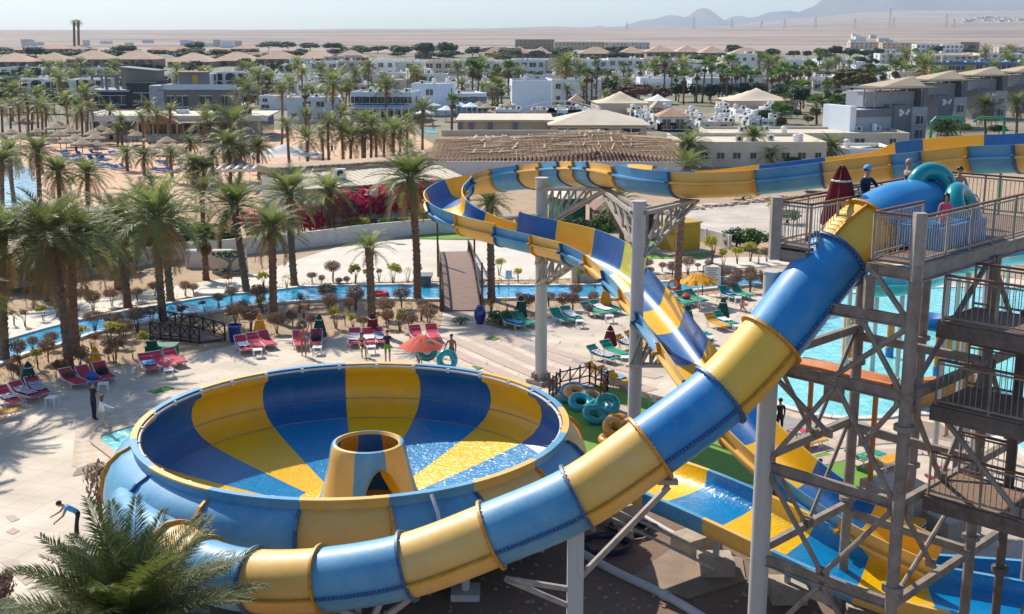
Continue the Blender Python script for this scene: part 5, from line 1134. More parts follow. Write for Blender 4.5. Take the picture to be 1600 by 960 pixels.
def flat(x0, x1, yb, yt, dep, wall, roof, label=None, group=None, floors=2, wins=None, arch=False, yaw=0, clutter=2, par=.35, name='house', cat='house', win_w=1.1, win_h=1.2, balc=None):
    a, b = G(x0, yb), G(x1, yb); c = (a + b) / 2; w = (b - a).length; h = atY((x0 + x1) / 2, yt, c.y).z - par
    e = empty(name, c, yaw, label, cat, group); body(w, dep, h, par).build('wall', [wall, roof], e)
    n = wins if wins is not None else max(2, round(w / 3.4)); fh = h / floors
    for f in range(floors):
        for i in range(n):
            if rnd.random() < .12: continue
            o = obj('window', ARCH if arch and (f == 0 or i % 2) else WIN, e); o.location = (-w / 2 + w * (i + .5) / n, -.02, fh * (f + .55)); s = win_w * (1.25 if arch else rnd.choice((.8, 1, 1.3))); o.scale = (s, 1, win_h * min(1, fh / 2.6))
    for sdx in (-1, 1):
        for f in range(floors):
            o = obj('window', WIN, e); o.location = (sdx * (w / 2 + .02), dep * .5, fh * (f + .55)); o.rotation_euler.z = sdx * math.pi / 2; o.scale = (win_w, 1, win_h)
    for i in range(clutter):
        o = obj(*( ('water_tank', TANK) if rnd.random() < .4 else ('air_conditioner', ACU)), e); o.location = (rnd.uniform(-.42, .42) * w, rnd.uniform(.2, .8) * dep, h + .03); o.rotation_euler.z = rnd.uniform(-.4, .4)
    if balc:
        m = MB(); m.box((0, -.7, fh * 1.0), (w * .96, 1.4, .14), m=0)
        for i in range(n + 1): m.box((-w / 2 * .94 + w * .94 * i / n, -1.3, fh / 2), (.25, .25, fh), m=0)
        m.build('balcony', ['plaster'], e)
        m = MB(); m.box((0, -1.36, fh + .55), (w * .94, .05, .06)); m.box((0, -1.36, fh + .3), (w * .94, .04, .04))
        for i in range(int(w * 3)): m.box((-w * .47 + i / 3, -1.36, fh + .3), (.05, .03, .55))
        m.build('balcony_rail', balc, e)
        if True:
            m = MB(); m.box((0, -.05, fh * 1.5), (w * .9, .06, fh * .62)); m.build('shaded_front', 'glass_blue', e)
    return e
def hip_roof(w, d, h, ov=.6):
    mb = MB(); x, y = w / 2 + ov, d / 2 + ov; r = max(0, x - y) if x > y else 0; ry = max(0, y - x) if y > x else 0
    v = [(-x, -y, 0), (x, -y, 0), (x, y, 0), (-x, y, 0), (-r, -ry, h), (r, ry, h)]
    if ry: f = [(0, 1, 4), (1, 2, 5, 4), (2, 3, 5), (3, 0, 4, 5)]
    else: f = [(0, 1, 5, 4), (1, 2, 5), (2, 3, 4, 5), (3, 0, 4)]
    mb.add(v, f + [(3, 2, 1, 0)]); return mb
def hip(x0, x1, yb, yt, dep, wall, roof, label=None, group=None, arch=True, rh=2.2, name='house', cat='house', yaw=0, floors=1):
    a, b = G(x0, yb), G(x1, yb); c = (a + b) / 2; w = (b - a).length; h = max(2.6, atY((x0 + x1) / 2, yt, c.y).z - rh)
    e = empty(name, c, yaw, label, cat, group); mb = MB(); mb.box((0, dep / 2, h / 2), (w, dep, h)); mb.build('wall', wall, e)
    o = hip_roof(w, dep, rh).build('roof', roof, e); o.location = (0, dep / 2, h)
    n = max(2, int(w / 4)); 
    for f in range(floors):
        for i in range(n):
            o = obj('window', ARCH if arch else WIN, e); o.location = (-w / 2 + w * (i + .5) / n, -.02, h * (f + .5) / floors); o.scale = (w / n * .6, 1, min(h / floors * .65, 3))
    return e
# white hotel wings
flat(450, 532, 192, 152, 9, 'plaster_blue', 'roof_sand', 'white hotel wing with one brown window behind the thin fan palms', 'white hotel wings', yaw=.12, clutter=4, wins=4, cat='hotel', name='hotel_wing')
flat(548, 645, 190, 144, 9, 'plaster_blue', 'roof_sand', 'white hotel wing with stepped arcade and glass railings', 'white hotel wings', yaw=-.12, clutter=5, wins=8, cat='hotel', name='hotel_wing', balc='paint_blue')
flat(643, 700, 181, 131, 10, 'plaster_blue', 'roof_sand', 'blank white gable block of the wing with blue balconies', 'white hotel wings', yaw=-.12, clutter=4, wins=1, cat='hotel', name='hotel_wing')
flat(700, 762, 178, 146, 10, 'plaster_blue', 'roof_sand', 'white wing with blue balconies behind the straw parasols', 'white hotel wings', yaw=.28, clutter=2, wins=7, cat='hotel', name='hotel_wing', balc='paint_blue')
flat(800, 862, 178, 126, 10, 'plaster_blue', 'roof_grey', 'blue-white blank block with a long outside stair', 'white hotel wings', yaw=.05, clutter=2, wins=0, cat='hotel', name='hotel_wing')
flat(862, 940, 165, 124, 12, 'plaster', 'roof_grey', 'white block with recessed balconies behind the single tall palm', 'white hotel wings', yaw=.1, clutter=3, wins=4, cat='hotel', name='hotel_wing')
flat(1000, 1080, 145, 122, 12, 'plaster_blue', 'roof_sand', 'low blue-white building behind the brown dry trees', 'white hotel wings', wins=4, cat='hotel', name='hotel_wing', floors=1)
flat(1080, 1190, 148, 122, 12, 'plaster_blue', 'roof_sand', 'long blue-white building hidden by the long fan palm row', 'white hotel wings', wins=6, cat='hotel', name='hotel_wing', floors=1)
def town(lst, wall, roof, fmt, group, cat='house', **k):
    es = []
    for i, (x0, x1, yb, yt) in enumerate(lst):
        w_ = wall[i % len(wall)] if isinstance(wall, (list, tuple)) else wall
        es.append(flat(x0, x1, yb, yt, k.get('dep', 11), w_, roof, floors=k.get('floors', 2), arch=k.get('arch', False), clutter=k.get('clutter', 3), yaw=rnd.uniform(-.12, .12), win_w=k.get('ww', 1.3), win_h=k.get('wh', 1.4)))
    label_row(es, fmt, group, cat)
town([(484 + i * 45, 484 + i * 45 + 43, 122 - (i % 2) * 2, 97 - (i % 3)) for i in range(8)], ['plaster', 'plaster_cream', 'plaster'], 'roof_sand', '{} block from the left in the long cream apartment terrace', 'cream apartment terrace', 'apartment block', arch=False, ww=1.8, wh=1.6, dep=14)
town([(800, 852, 122, 94), (853, 905, 122, 93), (906, 950, 118, 94), (950, 1005, 118, 92), (1005, 1060, 116, 94)], ['plaster', 'plaster_cream', 'plaster_blue'], 'roof_sand', '{} block from the left in the white apartment terrace behind the single tall palm', 'white apartment terrace', 'apartment block', ww=1.8, wh=1.6, dep=14)
town([(480, 530, 134, 118), (530, 590, 136, 120), (650, 700, 132, 116), (700, 760, 136, 121), (815, 880, 132, 117), (905, 950, 136, 122), (955, 1000, 132, 113)], 'plaster', 'roof_sand', '{} low white villa from the left in front of the apartment terraces', 'low white villas', arch=True, floors=1, dep=9)
town([(0, 62, 122, 106), (66, 110, 122, 107), (110, 163, 121, 107)], 'plaster', 'roof_grey', '{} white row house from the left below the tan arcades', 'white row houses', floors=1, ww=2.2, wh=2.2, dep=12)
town([(24, 70, 150, 124), (70, 112, 150, 126), (108, 160, 148, 124), (236, 285, 146, 118), (285, 330, 142, 116), (330, 392, 140, 113), (395, 450, 150, 128)], 'plaster', 'roof_sand', '{} white villa from the left with big arched openings behind the grey villas', 'white arched villas', arch=True, ww=2.3, wh=2.2, dep=10)
town([(1010, 1060, 128, 112), (1062, 1110, 112, 101), (1110, 1145, 118, 106), (1180, 1228, 112, 99), (1225, 1280, 106, 94), (1282, 1336, 108, 93), (1090, 1140, 132, 116), (1220, 1270, 122, 106), (1336, 1380, 116, 101)], ['plaster', 'plaster', 'plaster_blue'], 'roof_sand', '{} low white house from the left beyond the long fan palm row', 'low white houses beyond the palms', floors=1, dep=12)
flat(1143, 1182, 118, 84, 9, 'plaster', 'roof_sand', 'tall bright white cube house standing above the fan palm row', None, clutter=3)
town([(1374, 1430, 100, 84), (1430, 1470, 103, 86), (1470, 1530, 100, 87), (1530, 1598, 98, 84), (1350, 1400, 88, 78), (1560, 1620, 84, 74)], ['plaster', 'plaster', 'plaster_cream'], 'roof_sand', '{} white villa from the left behind the grey and yellow hotels', 'white villas on the far side', dep=10)
town([(1431, 1468, 84, 69), (1470, 1505, 83, 70)], 'plaster', 'roof_sand', '{} clean white house beside the tan desert hotel', 'white houses beside the tan hotel', dep=10)
flat(1328, 1378, 81, 66, 10, 'plaster_beige', 'roof_sand', 'tan desert hotel with stepped towers, front half', 'tan desert hotel', floors=3, cat='hotel', ww=2, wh=1.6) if False else flat(1328, 1378, 81, 66, 10, 'plaster_cream', 'roof_tan', 'tan stepped desert hotel block, its lighter half', 'tan desert hotels', floors=3, cat='hotel')
flat(1378, 1428, 82, 67, 10, 'plaster_beige', 'roof_tan', 'tan stepped desert hotel block, its darker half beside the white house', 'tan desert hotels', floors=3, cat='hotel')
flat(805, 866, 77, 62, 12, 'plaster_brown', 'roof_tan', 'greyish brown flat block before the desert', 'flat blocks before the desert', floors=3, cat='hotel'); flat(866, 945, 78, 66, 10, 'plaster_beige', 'roof_tan', 'long tan flat block before the desert', 'flat blocks before the desert', floors=2, cat='hotel'); flat(945, 1015, 77, 66.5, 10, 'plaster_cream', 'roof_tan', 'pale flat block right of the long tan one before the desert', 'flat blocks before the desert', cat='hotel')
flat(1500, 1530, 79, 66, 10, 'plaster_brown', 'roof_tan', 'brown block right of the clean white houses', None, cat='hotel')
def hips(lst, wall, roof, fmt, group, **k):
    label_row([hip(x0, x1, yb, yt, k.get('dep', 18), wall, roof, None, None, rh=k.get('rh', 4), yaw=0) for x0, x1, yb, yt in lst], fmt, group, 'resort building')
hips([(-20, 45, 106, 83), (46, 104, 105, 86), (104, 172, 106, 79), (174, 242, 106, 79), (262, 330, 106, 83), (330, 400, 104, 83), (400, 462, 104, 79), (462, 520, 100, 80), (520, 570, 98, 82)], 'plaster_brown', 'roof_tan', '{} pavilion from the left in the long row with tan hipped roofs and arcades', 'tan hipped pavilions')
hips([(60, 100, 84, 70), (100, 140, 83, 72), (230, 262, 84, 74), (262, 300, 86, 75), (20, 60, 84, 72), (360, 398, 82, 74)], 'plaster_brown', 'roof_terra', '{} terracotta building from the left behind the hipped pavilions', 'terracotta buildings', rh=3)
hips([(648, 672, 92, 80), (683, 706, 90, 81), (756, 792, 90, 74), (794, 830, 91, 73), (830, 862, 91, 76), (862, 905, 90, 75), (905, 960, 91, 77), (968, 1010, 91, 73), (1010, 1055, 92, 71), (1056, 1094, 92, 71), (1095, 1135, 93, 72), (1140, 1200, 93, 76)], 'plaster_brown', 'roof_tan', '{} pavilion from the left in the middle row with tan hipped roofs before the desert', 'middle tan pavilions', rh=4)
# white far houses right on the desert edge
rg = random.Random(5)
def far_houses(n, xa, xb, ya, yb_, fmt, group):
    es = []
    for i in range(n):
        px, py = rg.uniform(xa, xb), rg.uniform(ya, yb_); w = rg.uniform(5, 16); p = Dp(px, py, 10); Y = rg.uniform(4300, 5600) if xa > 1400 else (rg.uniform(1400, 1900) if xa > 500 else rg.uniform(1150, 1500)); X = (px - CX) / F * Y * 1.01; z = HG(X, Y)
        e = empty('house', (X, Y, z - .5), rg.uniform(-.2, .2)); body(w * (2 if xa > 1400 else .9), 12 if xa > 1400 else 8, rg.uniform(3, 7), .5).build('wall', [rg.choice(['plaster', 'plaster', 'plaster_cream']), 'roof_sand'], e); es.append(e)
    label_row(es, fmt, group, 'house')
far_houses(60, 1480, 1660, 40, 52, '{} tiny pale house from the left in the settlement below the mountains', 'far desert settlement')
far_houses(10, 1300, 1370, 46, 50, '{} tiny white house from the left near the tall mast on the desert', 'far houses by the mast')
far_houses(16, 60, 460, 50, 58.5, '{} tiny pale house from the left along the foot of the desert ridge', 'far houses under the ridge')
for i, (px, hh) in enumerate([(q_, w_ * .6) for q_, w_ in [(1077, 55), (1215, 40), (1262, 50), (1322, 45), (1375, 85), (1381, 50), (1461, 60), (1473, 40), (975, 30), (1135, 40), (1180, 35)]]):
    Y = 3100; X = (px - CX) / F * Y; z = HG(X, Y); m = MB()
    for sx in (-1, 1):
        for sy in (-1, 1): m.beam((sx * 3, sy * 3, 0), (sx * .4, sy * .4, hh), .35)
    for f in (.2, .4, .6, .8): q = 3 * (1 - f) + .4 * f; m.beam((-q, -q, hh * f), (q, -q, hh * (f + .1)), .25); m.beam((q, q, hh * f), (-q, q, hh * (f + .1)), .25)
    for f in (.75, .9): m.beam((-5, 0, hh * f), (5, 0, hh * f), .3)
    o = m.build('pylon', 'steel_pale'); o.location = (X, Y, z); tag(o, ['lattice pylon under the sharp far peak', 'lattice pylon left of the high mountain slope', 'lattice pylon below the start of the high slope', 'lattice pylon before the white desert building', 'tallest dark mast standing on the desert', 'thin pylon right beside the tallest mast', 'pylon above the far settlement trees', 'short pylon next to the one above the settlement trees', 'smallest pylon at the foot of the far hills', 'short pylon right of the sharp peak', 'short pylon between the peak and the high slope'][i], 'pylon', 'pylons on the desert')
# the two tall palms on the skyline
for cx, lb in ((116, 'left one of the two very tall palms standing above the skyline'), (122.5, 'right one of the two very tall palms standing above the skyline')):
    palm(cx + 1, 82, cx, 36, 5.5, 'date', 'far', lb, None, 5)
# grey modern villas near the beach
def villa_dark():
    c = G(200, 170); e = empty('villa', c, -.05, 'black and grey modern villa with roof terrace behind the beach palms', 'villa'); s = depth(c) / F
    m = MB(); m.box((-2.6, 4, 1.5), (5.6, 8, 3.0)); m.build('wall', 'render_dark', e)
    m = MB(); m.box((-2.6, 3.8, 3.15), (6.2, 8.6, .35)); m.build('slab', 'render_pale', e)
    m = MB(); m.box((2.1, 3.4, 2.3), (4.2, 7, 4.6)); m.build('wall', 'render_dark', e)
    m = MB(); m.box((1.0, 5, 4.9), (5, 4.5, 3.6)); m.build('upper_wall', 'render_taupe', e)
    m = MB(); m.box((1.0, 5, 6.85), (5.6, 5, .25), M=Matrix.Rotation(.12, 3, 'Y')); m.build('roof', 'render_grey', e)
    m = MB()
    for x in (-5, -3, -1.4): m.box((x, .6, 4.5), (.3, .3, 2.4)); m.box((x, 5, 4.5), (.3, .3, 2.4))
    m.box((-3.2, .6, 5.75), (4.2, .35, .25)); m.box((-3.2, 5, 5.75), (4.2, .35, .25)); m.build('pergola_frame', 'render_grey', e)
    for x, z, w in ((-4, 1.5, 1.4), (-2.4, 1.5, 1.4), (-.8, 1.5, 1.2), (2.1, 2.0, 2.0)):
        o = obj('window', WIN, e); o.location = (x, -.05 if x < 1 else -.15, z); o.scale = (w, 1, 1.5)
    m = MB(); m.box((-2.6, -.35, 3.8), (6, .05, .06))
    for i in range(30): m.box((-5.5 + i * .2, -.35, 3.55), (.03, .03, .5))
    m.build('railing', 'steel_pale', e); e.scale = (1.6, 1.3, 1.25)
villa_dark()
def villa_grey():
    c = G(312, 172); e = empty('villa', c, .05, 'taupe and grey modern villa with glass terrace railing', 'villa'); W_, = (20,)
    m = MB(); m.box((0, 5, 2.1), (17, 10, 4.2)); m.build('wall', 'render_taupe', e)
    m = MB(); m.box((-9.1, 5, 2.6), (3.2, 10.5, 5.4)); m.build('wall', 'render_pale', e)
    m = MB(); m.box((0, 5, 4.3), (17.6, 10.6, .25)); m.build('roof', 'render_grey', e)
    m = MB(); m.box((.2, -.2, 5.0), (16.5, .08, 1.1)); m.build('glass_rail', 'plaster_blue', e)
    m = MB(); m.box((-2, 6, 6.2), (6, 4, 3.4)); m.build('upper_wall', 'render_grey', e)
    m = MB(); m.box((-2, 5.8, 8.0), (6.6, 4.6, .3)); m.build('roof', 'roof_terra', e)
    m = MB(); m.box((-1.4, 3.95, 6.1), (1.2, .1, 2.6)); m.build('door', 'shed_yellow', e)
    for x, w in ((-6.2, 1.4), (-3.6, 2.2), (1.4, 2.4), (5.6, 1.3)):
        o = obj('window', WIN, e); o.location = (x, -.05, 1.9); o.scale = (w, 1, 2.2)
villa_grey()
# beach restaurant
def restaurant():
    c = G(250, 219); e = empty('restaurant', c, .04, 'long low beach restaurant with tan roof, white fascia and glass front', 'restaurant'); s = 1
    L0, L1 = G(137, 219).x - c.x, G(438, 208).x - c.x; w = L1 - L0; mx = (L0 + L1) / 2
    m = MB(); m.box((mx, 6.5, 3.65), (w + 1, 14, .25)); m.build('roof', 'roof_sand', e)
    m = MB(); m.box((mx, -.75, 3.5), (w + 1.2, .5, .9)); m.box((L0 - .4, 6.5, 3.5), (.5, 14, .9)); m.build('fascia', 'paint_white', e)
    m = MB(); m.box((mx, 6.8, 1.55), (w - 1, 12.5, 3.1)); m.build('wall', 'glass_dark', e)
    m = MB(); m.box((mx + w * .33, .2, 1.55), (w * .30, .3, 3.1)); m.build('wall', 'render_pale', e)
    for i in range(12):
        m = MB(); m.box((L0 + 1 + (w - 2) * i / 11, .2, 1.6), (.35, .35, 3.2)); m.build('pillar', 'paint_white', e)
    m = MB(); m.box((mx - w * .05, -.1, .5), (w * .6, .12, 1.0)); m.build('low_wall', 'paint_white', e)
    for i, x in enumerate((L0 + 3, L0 + 5)):
        m = MB(); m.lathe([(.9, 3.1), (.35, 2.2), (.2, 1.5), (.3, .9), (.5, .2)], (x, -.3, 0), 8); m.build('curtain', 'canvas_white', e, smooth=True)
    for x in (L0 + 8, L0 + 14, mx, mx + 8): m = MB(); m.box((x, 4 + (x % 3), 4.1), (1.6, 1.0, .7)); m.build('roof_unit', 'paint_white', e)
    # sign board on the roof edge
    bx = atY(364, 170, c.y + 1) - c
    m = MB(); m.box((bx.x, -.6 + .6, 4.55), (6.2, .15, 1.2)); sb = m.build('sign_board', 'render_dark', e)
    cu = bpy.data.curves.new('lettering', 'FONT'); cu.body = 'PIZZA'; cu.size = 1.15; cu.extrude = .02; cu.align_x = 'CENTER'; cu.align_y = 'CENTER'
    to = bpy.data.objects.new('lettering', cu); COL.objects.link(to); dg = bpy.context.evaluated_depsgraph_get(); me = bpy.data.meshes.new_from_object(to.evaluated_get(dg)); bpy.data.objects.remove(to)
    me.materials.clear(); me.materials.append(MAT['plaster']); o = obj('lettering', me, sb); o.location = (bx.x + .6, -.11, 4.55); o.rotation_euler = (math.pi / 2, 0, 0)
restaurant()
# orange timber pergola in front of it
c = G(278, 222); e = empty('pergola', c, .1, 'orange-brown timber pergola with a gabled roof before the restaurant', 'pergola')
for x in (-4, 0, 4):
    for y in (0, 3): m = MB(); m.box((x, y, 1.3), (.25, .25, 2.6)); m.build('post', 'timber', e)
m = MB(); m.add([(-4.6, -.5, 2.6), (.5, -.5, 2.6), (.5, 3.5, 2.6), (-4.6, 3.5, 2.6), (-2, -.5, 4), (-2, 3.5, 4)], [(0, 1, 4), (1, 2, 5, 4), (2, 3, 5), (3, 0, 4, 5)]); m.box((4, 1.5, 2.7), (7, 4, .15)); m.build('roof', 'roof_terra', e); e.scale = (1.25, 1.2, 1.1)
# thatched beach parasols
def thatch_parasol():
    e = empty('beach_parasol'); m = MB(); m.tube([(0, 0, 0), (0, 0, 2.3)], .05, 6); m.build('pole', 'bark', e)
    m = MB(); m.lathe([(1.35, 1.85), (1.3, 1.98), (.7, 2.25), (.15, 2.6), (.01, 2.62)], n=14); 
    for i in range(28): a = i * .2244; m.box((1.33 * math.cos(a), 1.33 * math.sin(a), 1.85), (.1, .2, .12 + .1 * rnd.random()), rot=a)
    m.build('thatch_roof', 'thatch', e, smooth=True); return e
src = thatch_parasol(); pars = []
for i, (px, py) in enumerate([(5, 238), (20, 228), (60, 225), (42, 210), (33, 240), (88, 222), (92, 212), (95, 234), (111, 229), (104, 216), (120, 240), (130, 250), (147, 232), (150, 240), (153, 248), (160, 225), (105, 243), (208, 226), (198, 228), (215, 232), (235, 240), (172, 228), (242, 238), (262, 243), (250, 250), (272, 255), (238, 262), (262, 266), (282, 262), (298, 275), (375, 288), (392, 262)]):
    o = src if i == 0 else copy_tree(src); o.location = G(px, py, .05); s = rnd.uniform(.9, 1.15); o.scale = (s, s, s); pars.append(o)
label_row(pars, '{} thatched parasol from the left on the beach', 'thatched parasols on the beach', 'parasol')
p2s = []
for px, py in [(681, 182), (697, 190), (717, 182), (735, 184), (748, 182), (760, 186), (792, 183), (652, 190), (664, 196)]:
    o = copy_tree(src); o.location = G(px, py, .05); o.scale = (1.3, 1.3, 1.15); p2s.append(o)
for i, o in enumerate(p2s):
    if i in (0, 1, 2, 3, 8):
        for ch in o.children:
            if ch.name.startswith('thatch_roof'): ch.data = ch.data.copy(); ch.data.materials[0] = MAT['plaster_blue']
label_row(p2s, '{} parasol from the left around the hotel pool', 'parasols round the hotel pool', 'parasol')
# white tent on the sand
def frame_tent(px, py, w, d, h, label, m='canvas_white', peak=1.4, walls=False):
    c = G(px, py); e = empty('tent', c, .1, label, 'tent')
    for sx in (-1, 1):
        for sy in (-1, 1): q = MB(); q.tube([(sx * w / 2, sy * d / 2, 0), (sx * w / 2, sy * d / 2, h)], .05, 6); q.build('pole', 'steel_pale', e)
    n = 10; q = MB(); vs = []
    for j in range(n + 1):
        for i in range(n + 1):
            x, y = -1 + 2 * i / n, -1 + 2 * j / n; k = max(abs(x), abs(y)); vs.append((x * w / 2 * 1.05, y * d / 2 * 1.05, h + peak * (1 - k) ** 1.5 + .02 * rnd.random()))
    q.add(vs, [(j * (n + 1) + i, j * (n + 1) + i + 1, (j + 1) * (n + 1) + i + 1, (j + 1) * (n + 1) + i) for j in range(n) for i in range(n)])
    if walls:
        for sx in (-1, 1): q.box((sx * w / 2, 0, h / 2), (.06, d, h)); q.box((0, sx * d / 2, h / 2), (w, .06, h))
    q.build('canopy', m, e, smooth=True); return e
frame_tent(447, 268, 8.5, 5, 2.1, 'white square shade tent on the open beach sand')
frame_tent(968, 181, 10.5, 9, 2.8, 'large pale peaked tent behind the flat roofs', 'canvas_tan', 2.2, True)
frame_tent(1180, 176, 14.5, 11, 2.8, 'largest pale peaked tent at the fan palm row', 'canvas_tan', 2.4, True)
frame_tent(1027, 178, 5, 5, 2.8, 'small grey dome tent beside the large pale tent', 'plaster', 1.3, True)
# sun loungers on the sand
def beach_lounger():
    e = empty('beach_lounger'); m = MB(); m.box((.2, 0, .3), (1.3, .6, .08)); m.box((-.65, 0, .45), (.6, .6, .08), M=Matrix.Rotation(.6, 3, 'Y')); m.build('cushion', 'cloth_blue', e)
    m = MB(); m.box((0, 0, .2), (1.8, .55, .06)); m.build('frame', 'plastic_white', e); return e
src = beach_lounger(); bl = []
for i, (px, py) in enumerate([(98, 252), (105, 253), (112, 253), (119, 252), (125, 250), (142, 250), (149, 251), (156, 250), (163, 251), (146, 261), (153, 262), (160, 261), (168, 262), (175, 263), (180, 265), (187, 266), (196, 264), (99, 243), (105, 242), (150, 242), (176, 244), (182, 243), (128, 244), (255, 258), (262, 262), (270, 270), (250, 270), (280, 255), (288, 262)]):
    o = src if i == 0 else copy_tree(src); o.location = G(px, py, .05); o.rotation_euler.z = R(-35 + rnd.uniform(-25, 25)); bl.append(o)
label_row(bl, '{} blue sun lounger from the left on the beach sand', 'blue loungers on the beach', 'sun lounger')
# open-sided beige pavilion with the slate columns
def pavilion():
    a = G(717, 221); b = G(860, 221); c = a; e = empty('pavilion', a, 0, 'beige open-sided restaurant pavilion with slate-grey columns and flat pale roof', 'pavilion'); w = (b - a).length; h = atY(717, 190, a.y).z
    m = MB(); m.box((w / 2, 7, h + .1), (w + 1, 15, .35)); m.build('roof', 'roof_sand', e)
    for x, dx in ((.2, 0), (2.0, 0), (5.0, 0), (9.0, 0)): m = MB(); m.box((x, -.05, h / 2), (.7, .7, h)); m.build('column', 'render_grey', e)
    m = MB(); m.box((w / 2, .1, h - .75), (w, .3, 1.5)); m.box((w / 2 + 4.7, 2, h / 2), (w / 2 - .6, 4, h)); m.build('wall', 'plaster_beige', e)
    m = MB(); m.box((4, 9, h / 2), (8, .3, h - .5)); m.build('back_wall', 'glass_dark', e)
    m = MB()
    for i in range(12): m.box((1.4 + (i % 4) * 1.8, 2 + (i // 4) * 2, .45), (.9, .9, .9))
    m.build('counter', 'wood_dark', e)
pavilion()
hip(862, 1010, 226, 176, 12, 'plaster_beige', 'roof_sand', 'beige building with a wide low hipped roof behind the timber roof', None, arch=False, rh=1.9, cat='building', name='building')
# timber lattice roof, partly stripped
def timber_roof():
    P = [Dp(672, 240, 1)] ; A = G(668, 262).copy(); c = G(860, 284); e = empty('timber_roof', c, 0, 'wide brown timber lattice roof, half stripped, with a tall leaning plank', 'roof frame')
    z0, z1 = 2.6, 3.9; x0 = atY(668, 250, c.y).x - c.x; x1 = atY(1075, 250, c.y).x - c.x; d = 29.0
    m = MB(); m.box(((x0 + x1) / 2, d / 2, 2.2), (x1 - x0, d, .2)); m.build('ceiling', 'kiosk_brown', e)
    m = MB(); m.box(((x0 + x1) / 2, -.15, 1.2), (x1 - x0, .3, 2.4)); m.build('wall', 'white_wall', e)
    m = MB(); m.box(((x0 + x1) / 2 - 4, d + .2, 3.2), (x1 - x0 - 8, .3, .9)); m.build('parapet', 'plaster_cream', e)
    def hz(x, y): return z0 + .9 * (1 - abs(y / d * 2 - 1)) + .9 * max(0, 1 - abs((x - x1 * .35) / (x1 * .55)))
    m = MB(); n = 60
    for i in range(n):
        x = x0 + (x1 - x0) * (i + .5) / n
        for k in range(4): y0, y1 = d * k / 4, d * (k + 1) / 4; m.beam((x, y0, hz(x, y0)), (x, y1, hz(x, y1)), .12, .16)
    m.build('rafters', 'timber', e)
    for lay, mt, cnt in (('battens', 'timber_pale', 40), ('planks', 'timber', 150), ('boards', 'thatch', 130)):
        m = MB()
        for i in range(cnt):
            if lay == 'battens': y = d * (i + .5) / cnt; xs_ = [x0 + (x1 - x0) * k / 6 for k in range(7)]; [m.beam((a, y, hz(a, y) + .14), (b, y, hz(b, y) + .14), .09, .07) for a, b in zip(xs_, xs_[1:])]
            else:
                x, y, l, a = rnd.uniform(x0 + 4, x1 - 4), rnd.uniform(2, d - 2), rnd.uniform(2, 7), rnd.choice((0, 0, .35, .35, 1.5)) + rnd.uniform(-.06, .06)
                dx, dy = math.cos(a) * l / 2, math.sin(a) * l / 2; m.beam((x - dx, y - dy, hz(x, y) + .2), (x + dx, y + dy, hz(x, y) + rnd.uniform(.2, .35)), rnd.uniform(.1, .3), .05)
        m.build(lay, mt, e)
    for a, b in (((929, 190 + 20), (945, 247)), ((1025, 208), (1040, 235))):
        q0 = atY(a[0], a[1] + 10, c.y + 18) - c; q1 = atY(b[0], b[1], c.y + 6) - c; m = MB(); m.beam(q0, q1, .25, .12); m.build('leaning_plank', 'timber_pale', e)
timber_roof()
# low white service building with corrugated tan roof
def low_building():
    a, b = G(472, 352), G(722, 330); e = empty('building', a, math.atan2(b.y - a.y, b.x - a.x), 'low white building with a tan corrugated roof behind the bougainvillea', 'building'); w = (b - a).length
    m = MB(); m.box((w / 2, 5, 1.75), (w, 10, 3.5)); m.build('wall', 'white_wall', e)
    m = MB(); n = 60
    for i in range(n): m.box((w * (i + .5) / n, 2.4, 3.72 + .03 * (i % 2)), (w / n * .98, 6.6, .08), M=Matrix.Rotation(.12, 3, 'X'))
    m.build('lean_to_roof', 'roof_sand', e)
    m = MB(); m.box((w / 2, 8.5, 4.2), (w * .98, 6, .5)); m.build('roof', 'roof_tan', e)
    for x in (.35, .62): m = MB(); m.box((w * x, -.05, 2.4), (.9, .2, .8)); m.build('vent', 'render_taupe', e)
    o = obj('air_conditioner', ACU, e); o.location = (w * .28, 2.0, 3.7); o.scale = (1.3, 1.3, 1.3)
    m = MB()
    for i in range(26): m.box((w * i / 25, 6.0 + rnd.uniform(-.3, .3), 4.55), (rnd.uniform(.4, 1), .7, .25), rot=rnd.uniform(0, 3))
    m.build('roof_stones', 'thatch', e)
low_building()
c = G(432, 300); e = empty('pergola', c, .08, 'white slatted pergola roof beside the shade tent', 'pergola')
for x in (-6, 0, 6): m = MB(); m.box((x, 0, 1.2), (.3, .3, 2.4)); m.build('post', 'white_wall', e)
m = MB()
for i in range(14): m.box((-6.2 + i * .95, 2, 2.55), (.28, 5.2, .22))
m.build('slat_roof', 'white_wall', e); m = MB(); m.box((0, 0, 2.35), (13, .25, .25)); m.box((0, 4, 2.35), (13, .25, .25)); m.build('beam', 'white_wall', e)
# flat roofs crowded with plant, right of the middle
flat(1062, 1290, 262, 222, 14, 'plaster_cream', 'roof_sand', 'cream service building with small dark windows and a flat white roof', None, clutter=6, floors=1, wins=9, cat='building', name='building', par=.5, win_w=.7, win_h=.8)
flat(1110, 1420, 232, 208, 12, 'plaster_cream', 'roof_sand', 'long low cream building in front of the grey villas', None, clutter=8, floors=1, wins=6, cat='building', name='building', par=.4)
flat(1160, 1400, 250, 232, 8, 'plaster', 'roof_sand', 'low white roofed block left of the spreading palm', None, clutter=4, floors=1, wins=4, cat='building', name='building', par=.4)
rg = random.Random(11); es = []
for i in range(34):
    px, py = rg.uniform(985, 1215), rg.uniform(178, 206); w = rg.uniform(12, 30)
    es.append(flat(px - w / 2, px + w / 2, py, py - rg.uniform(9, 15), rg.uniform(3, 7), rg.choice(['plaster', 'plaster_cream', 'white_wall', 'plaster']), rg.choice(['roof_sand', 'roof_grey']), clutter=rg.randint(2, 5), floors=1, wins=rg.randint(1, 3), yaw=rg.uniform(-.3, .3), par=.25, win_w=.8, win_h=.8))
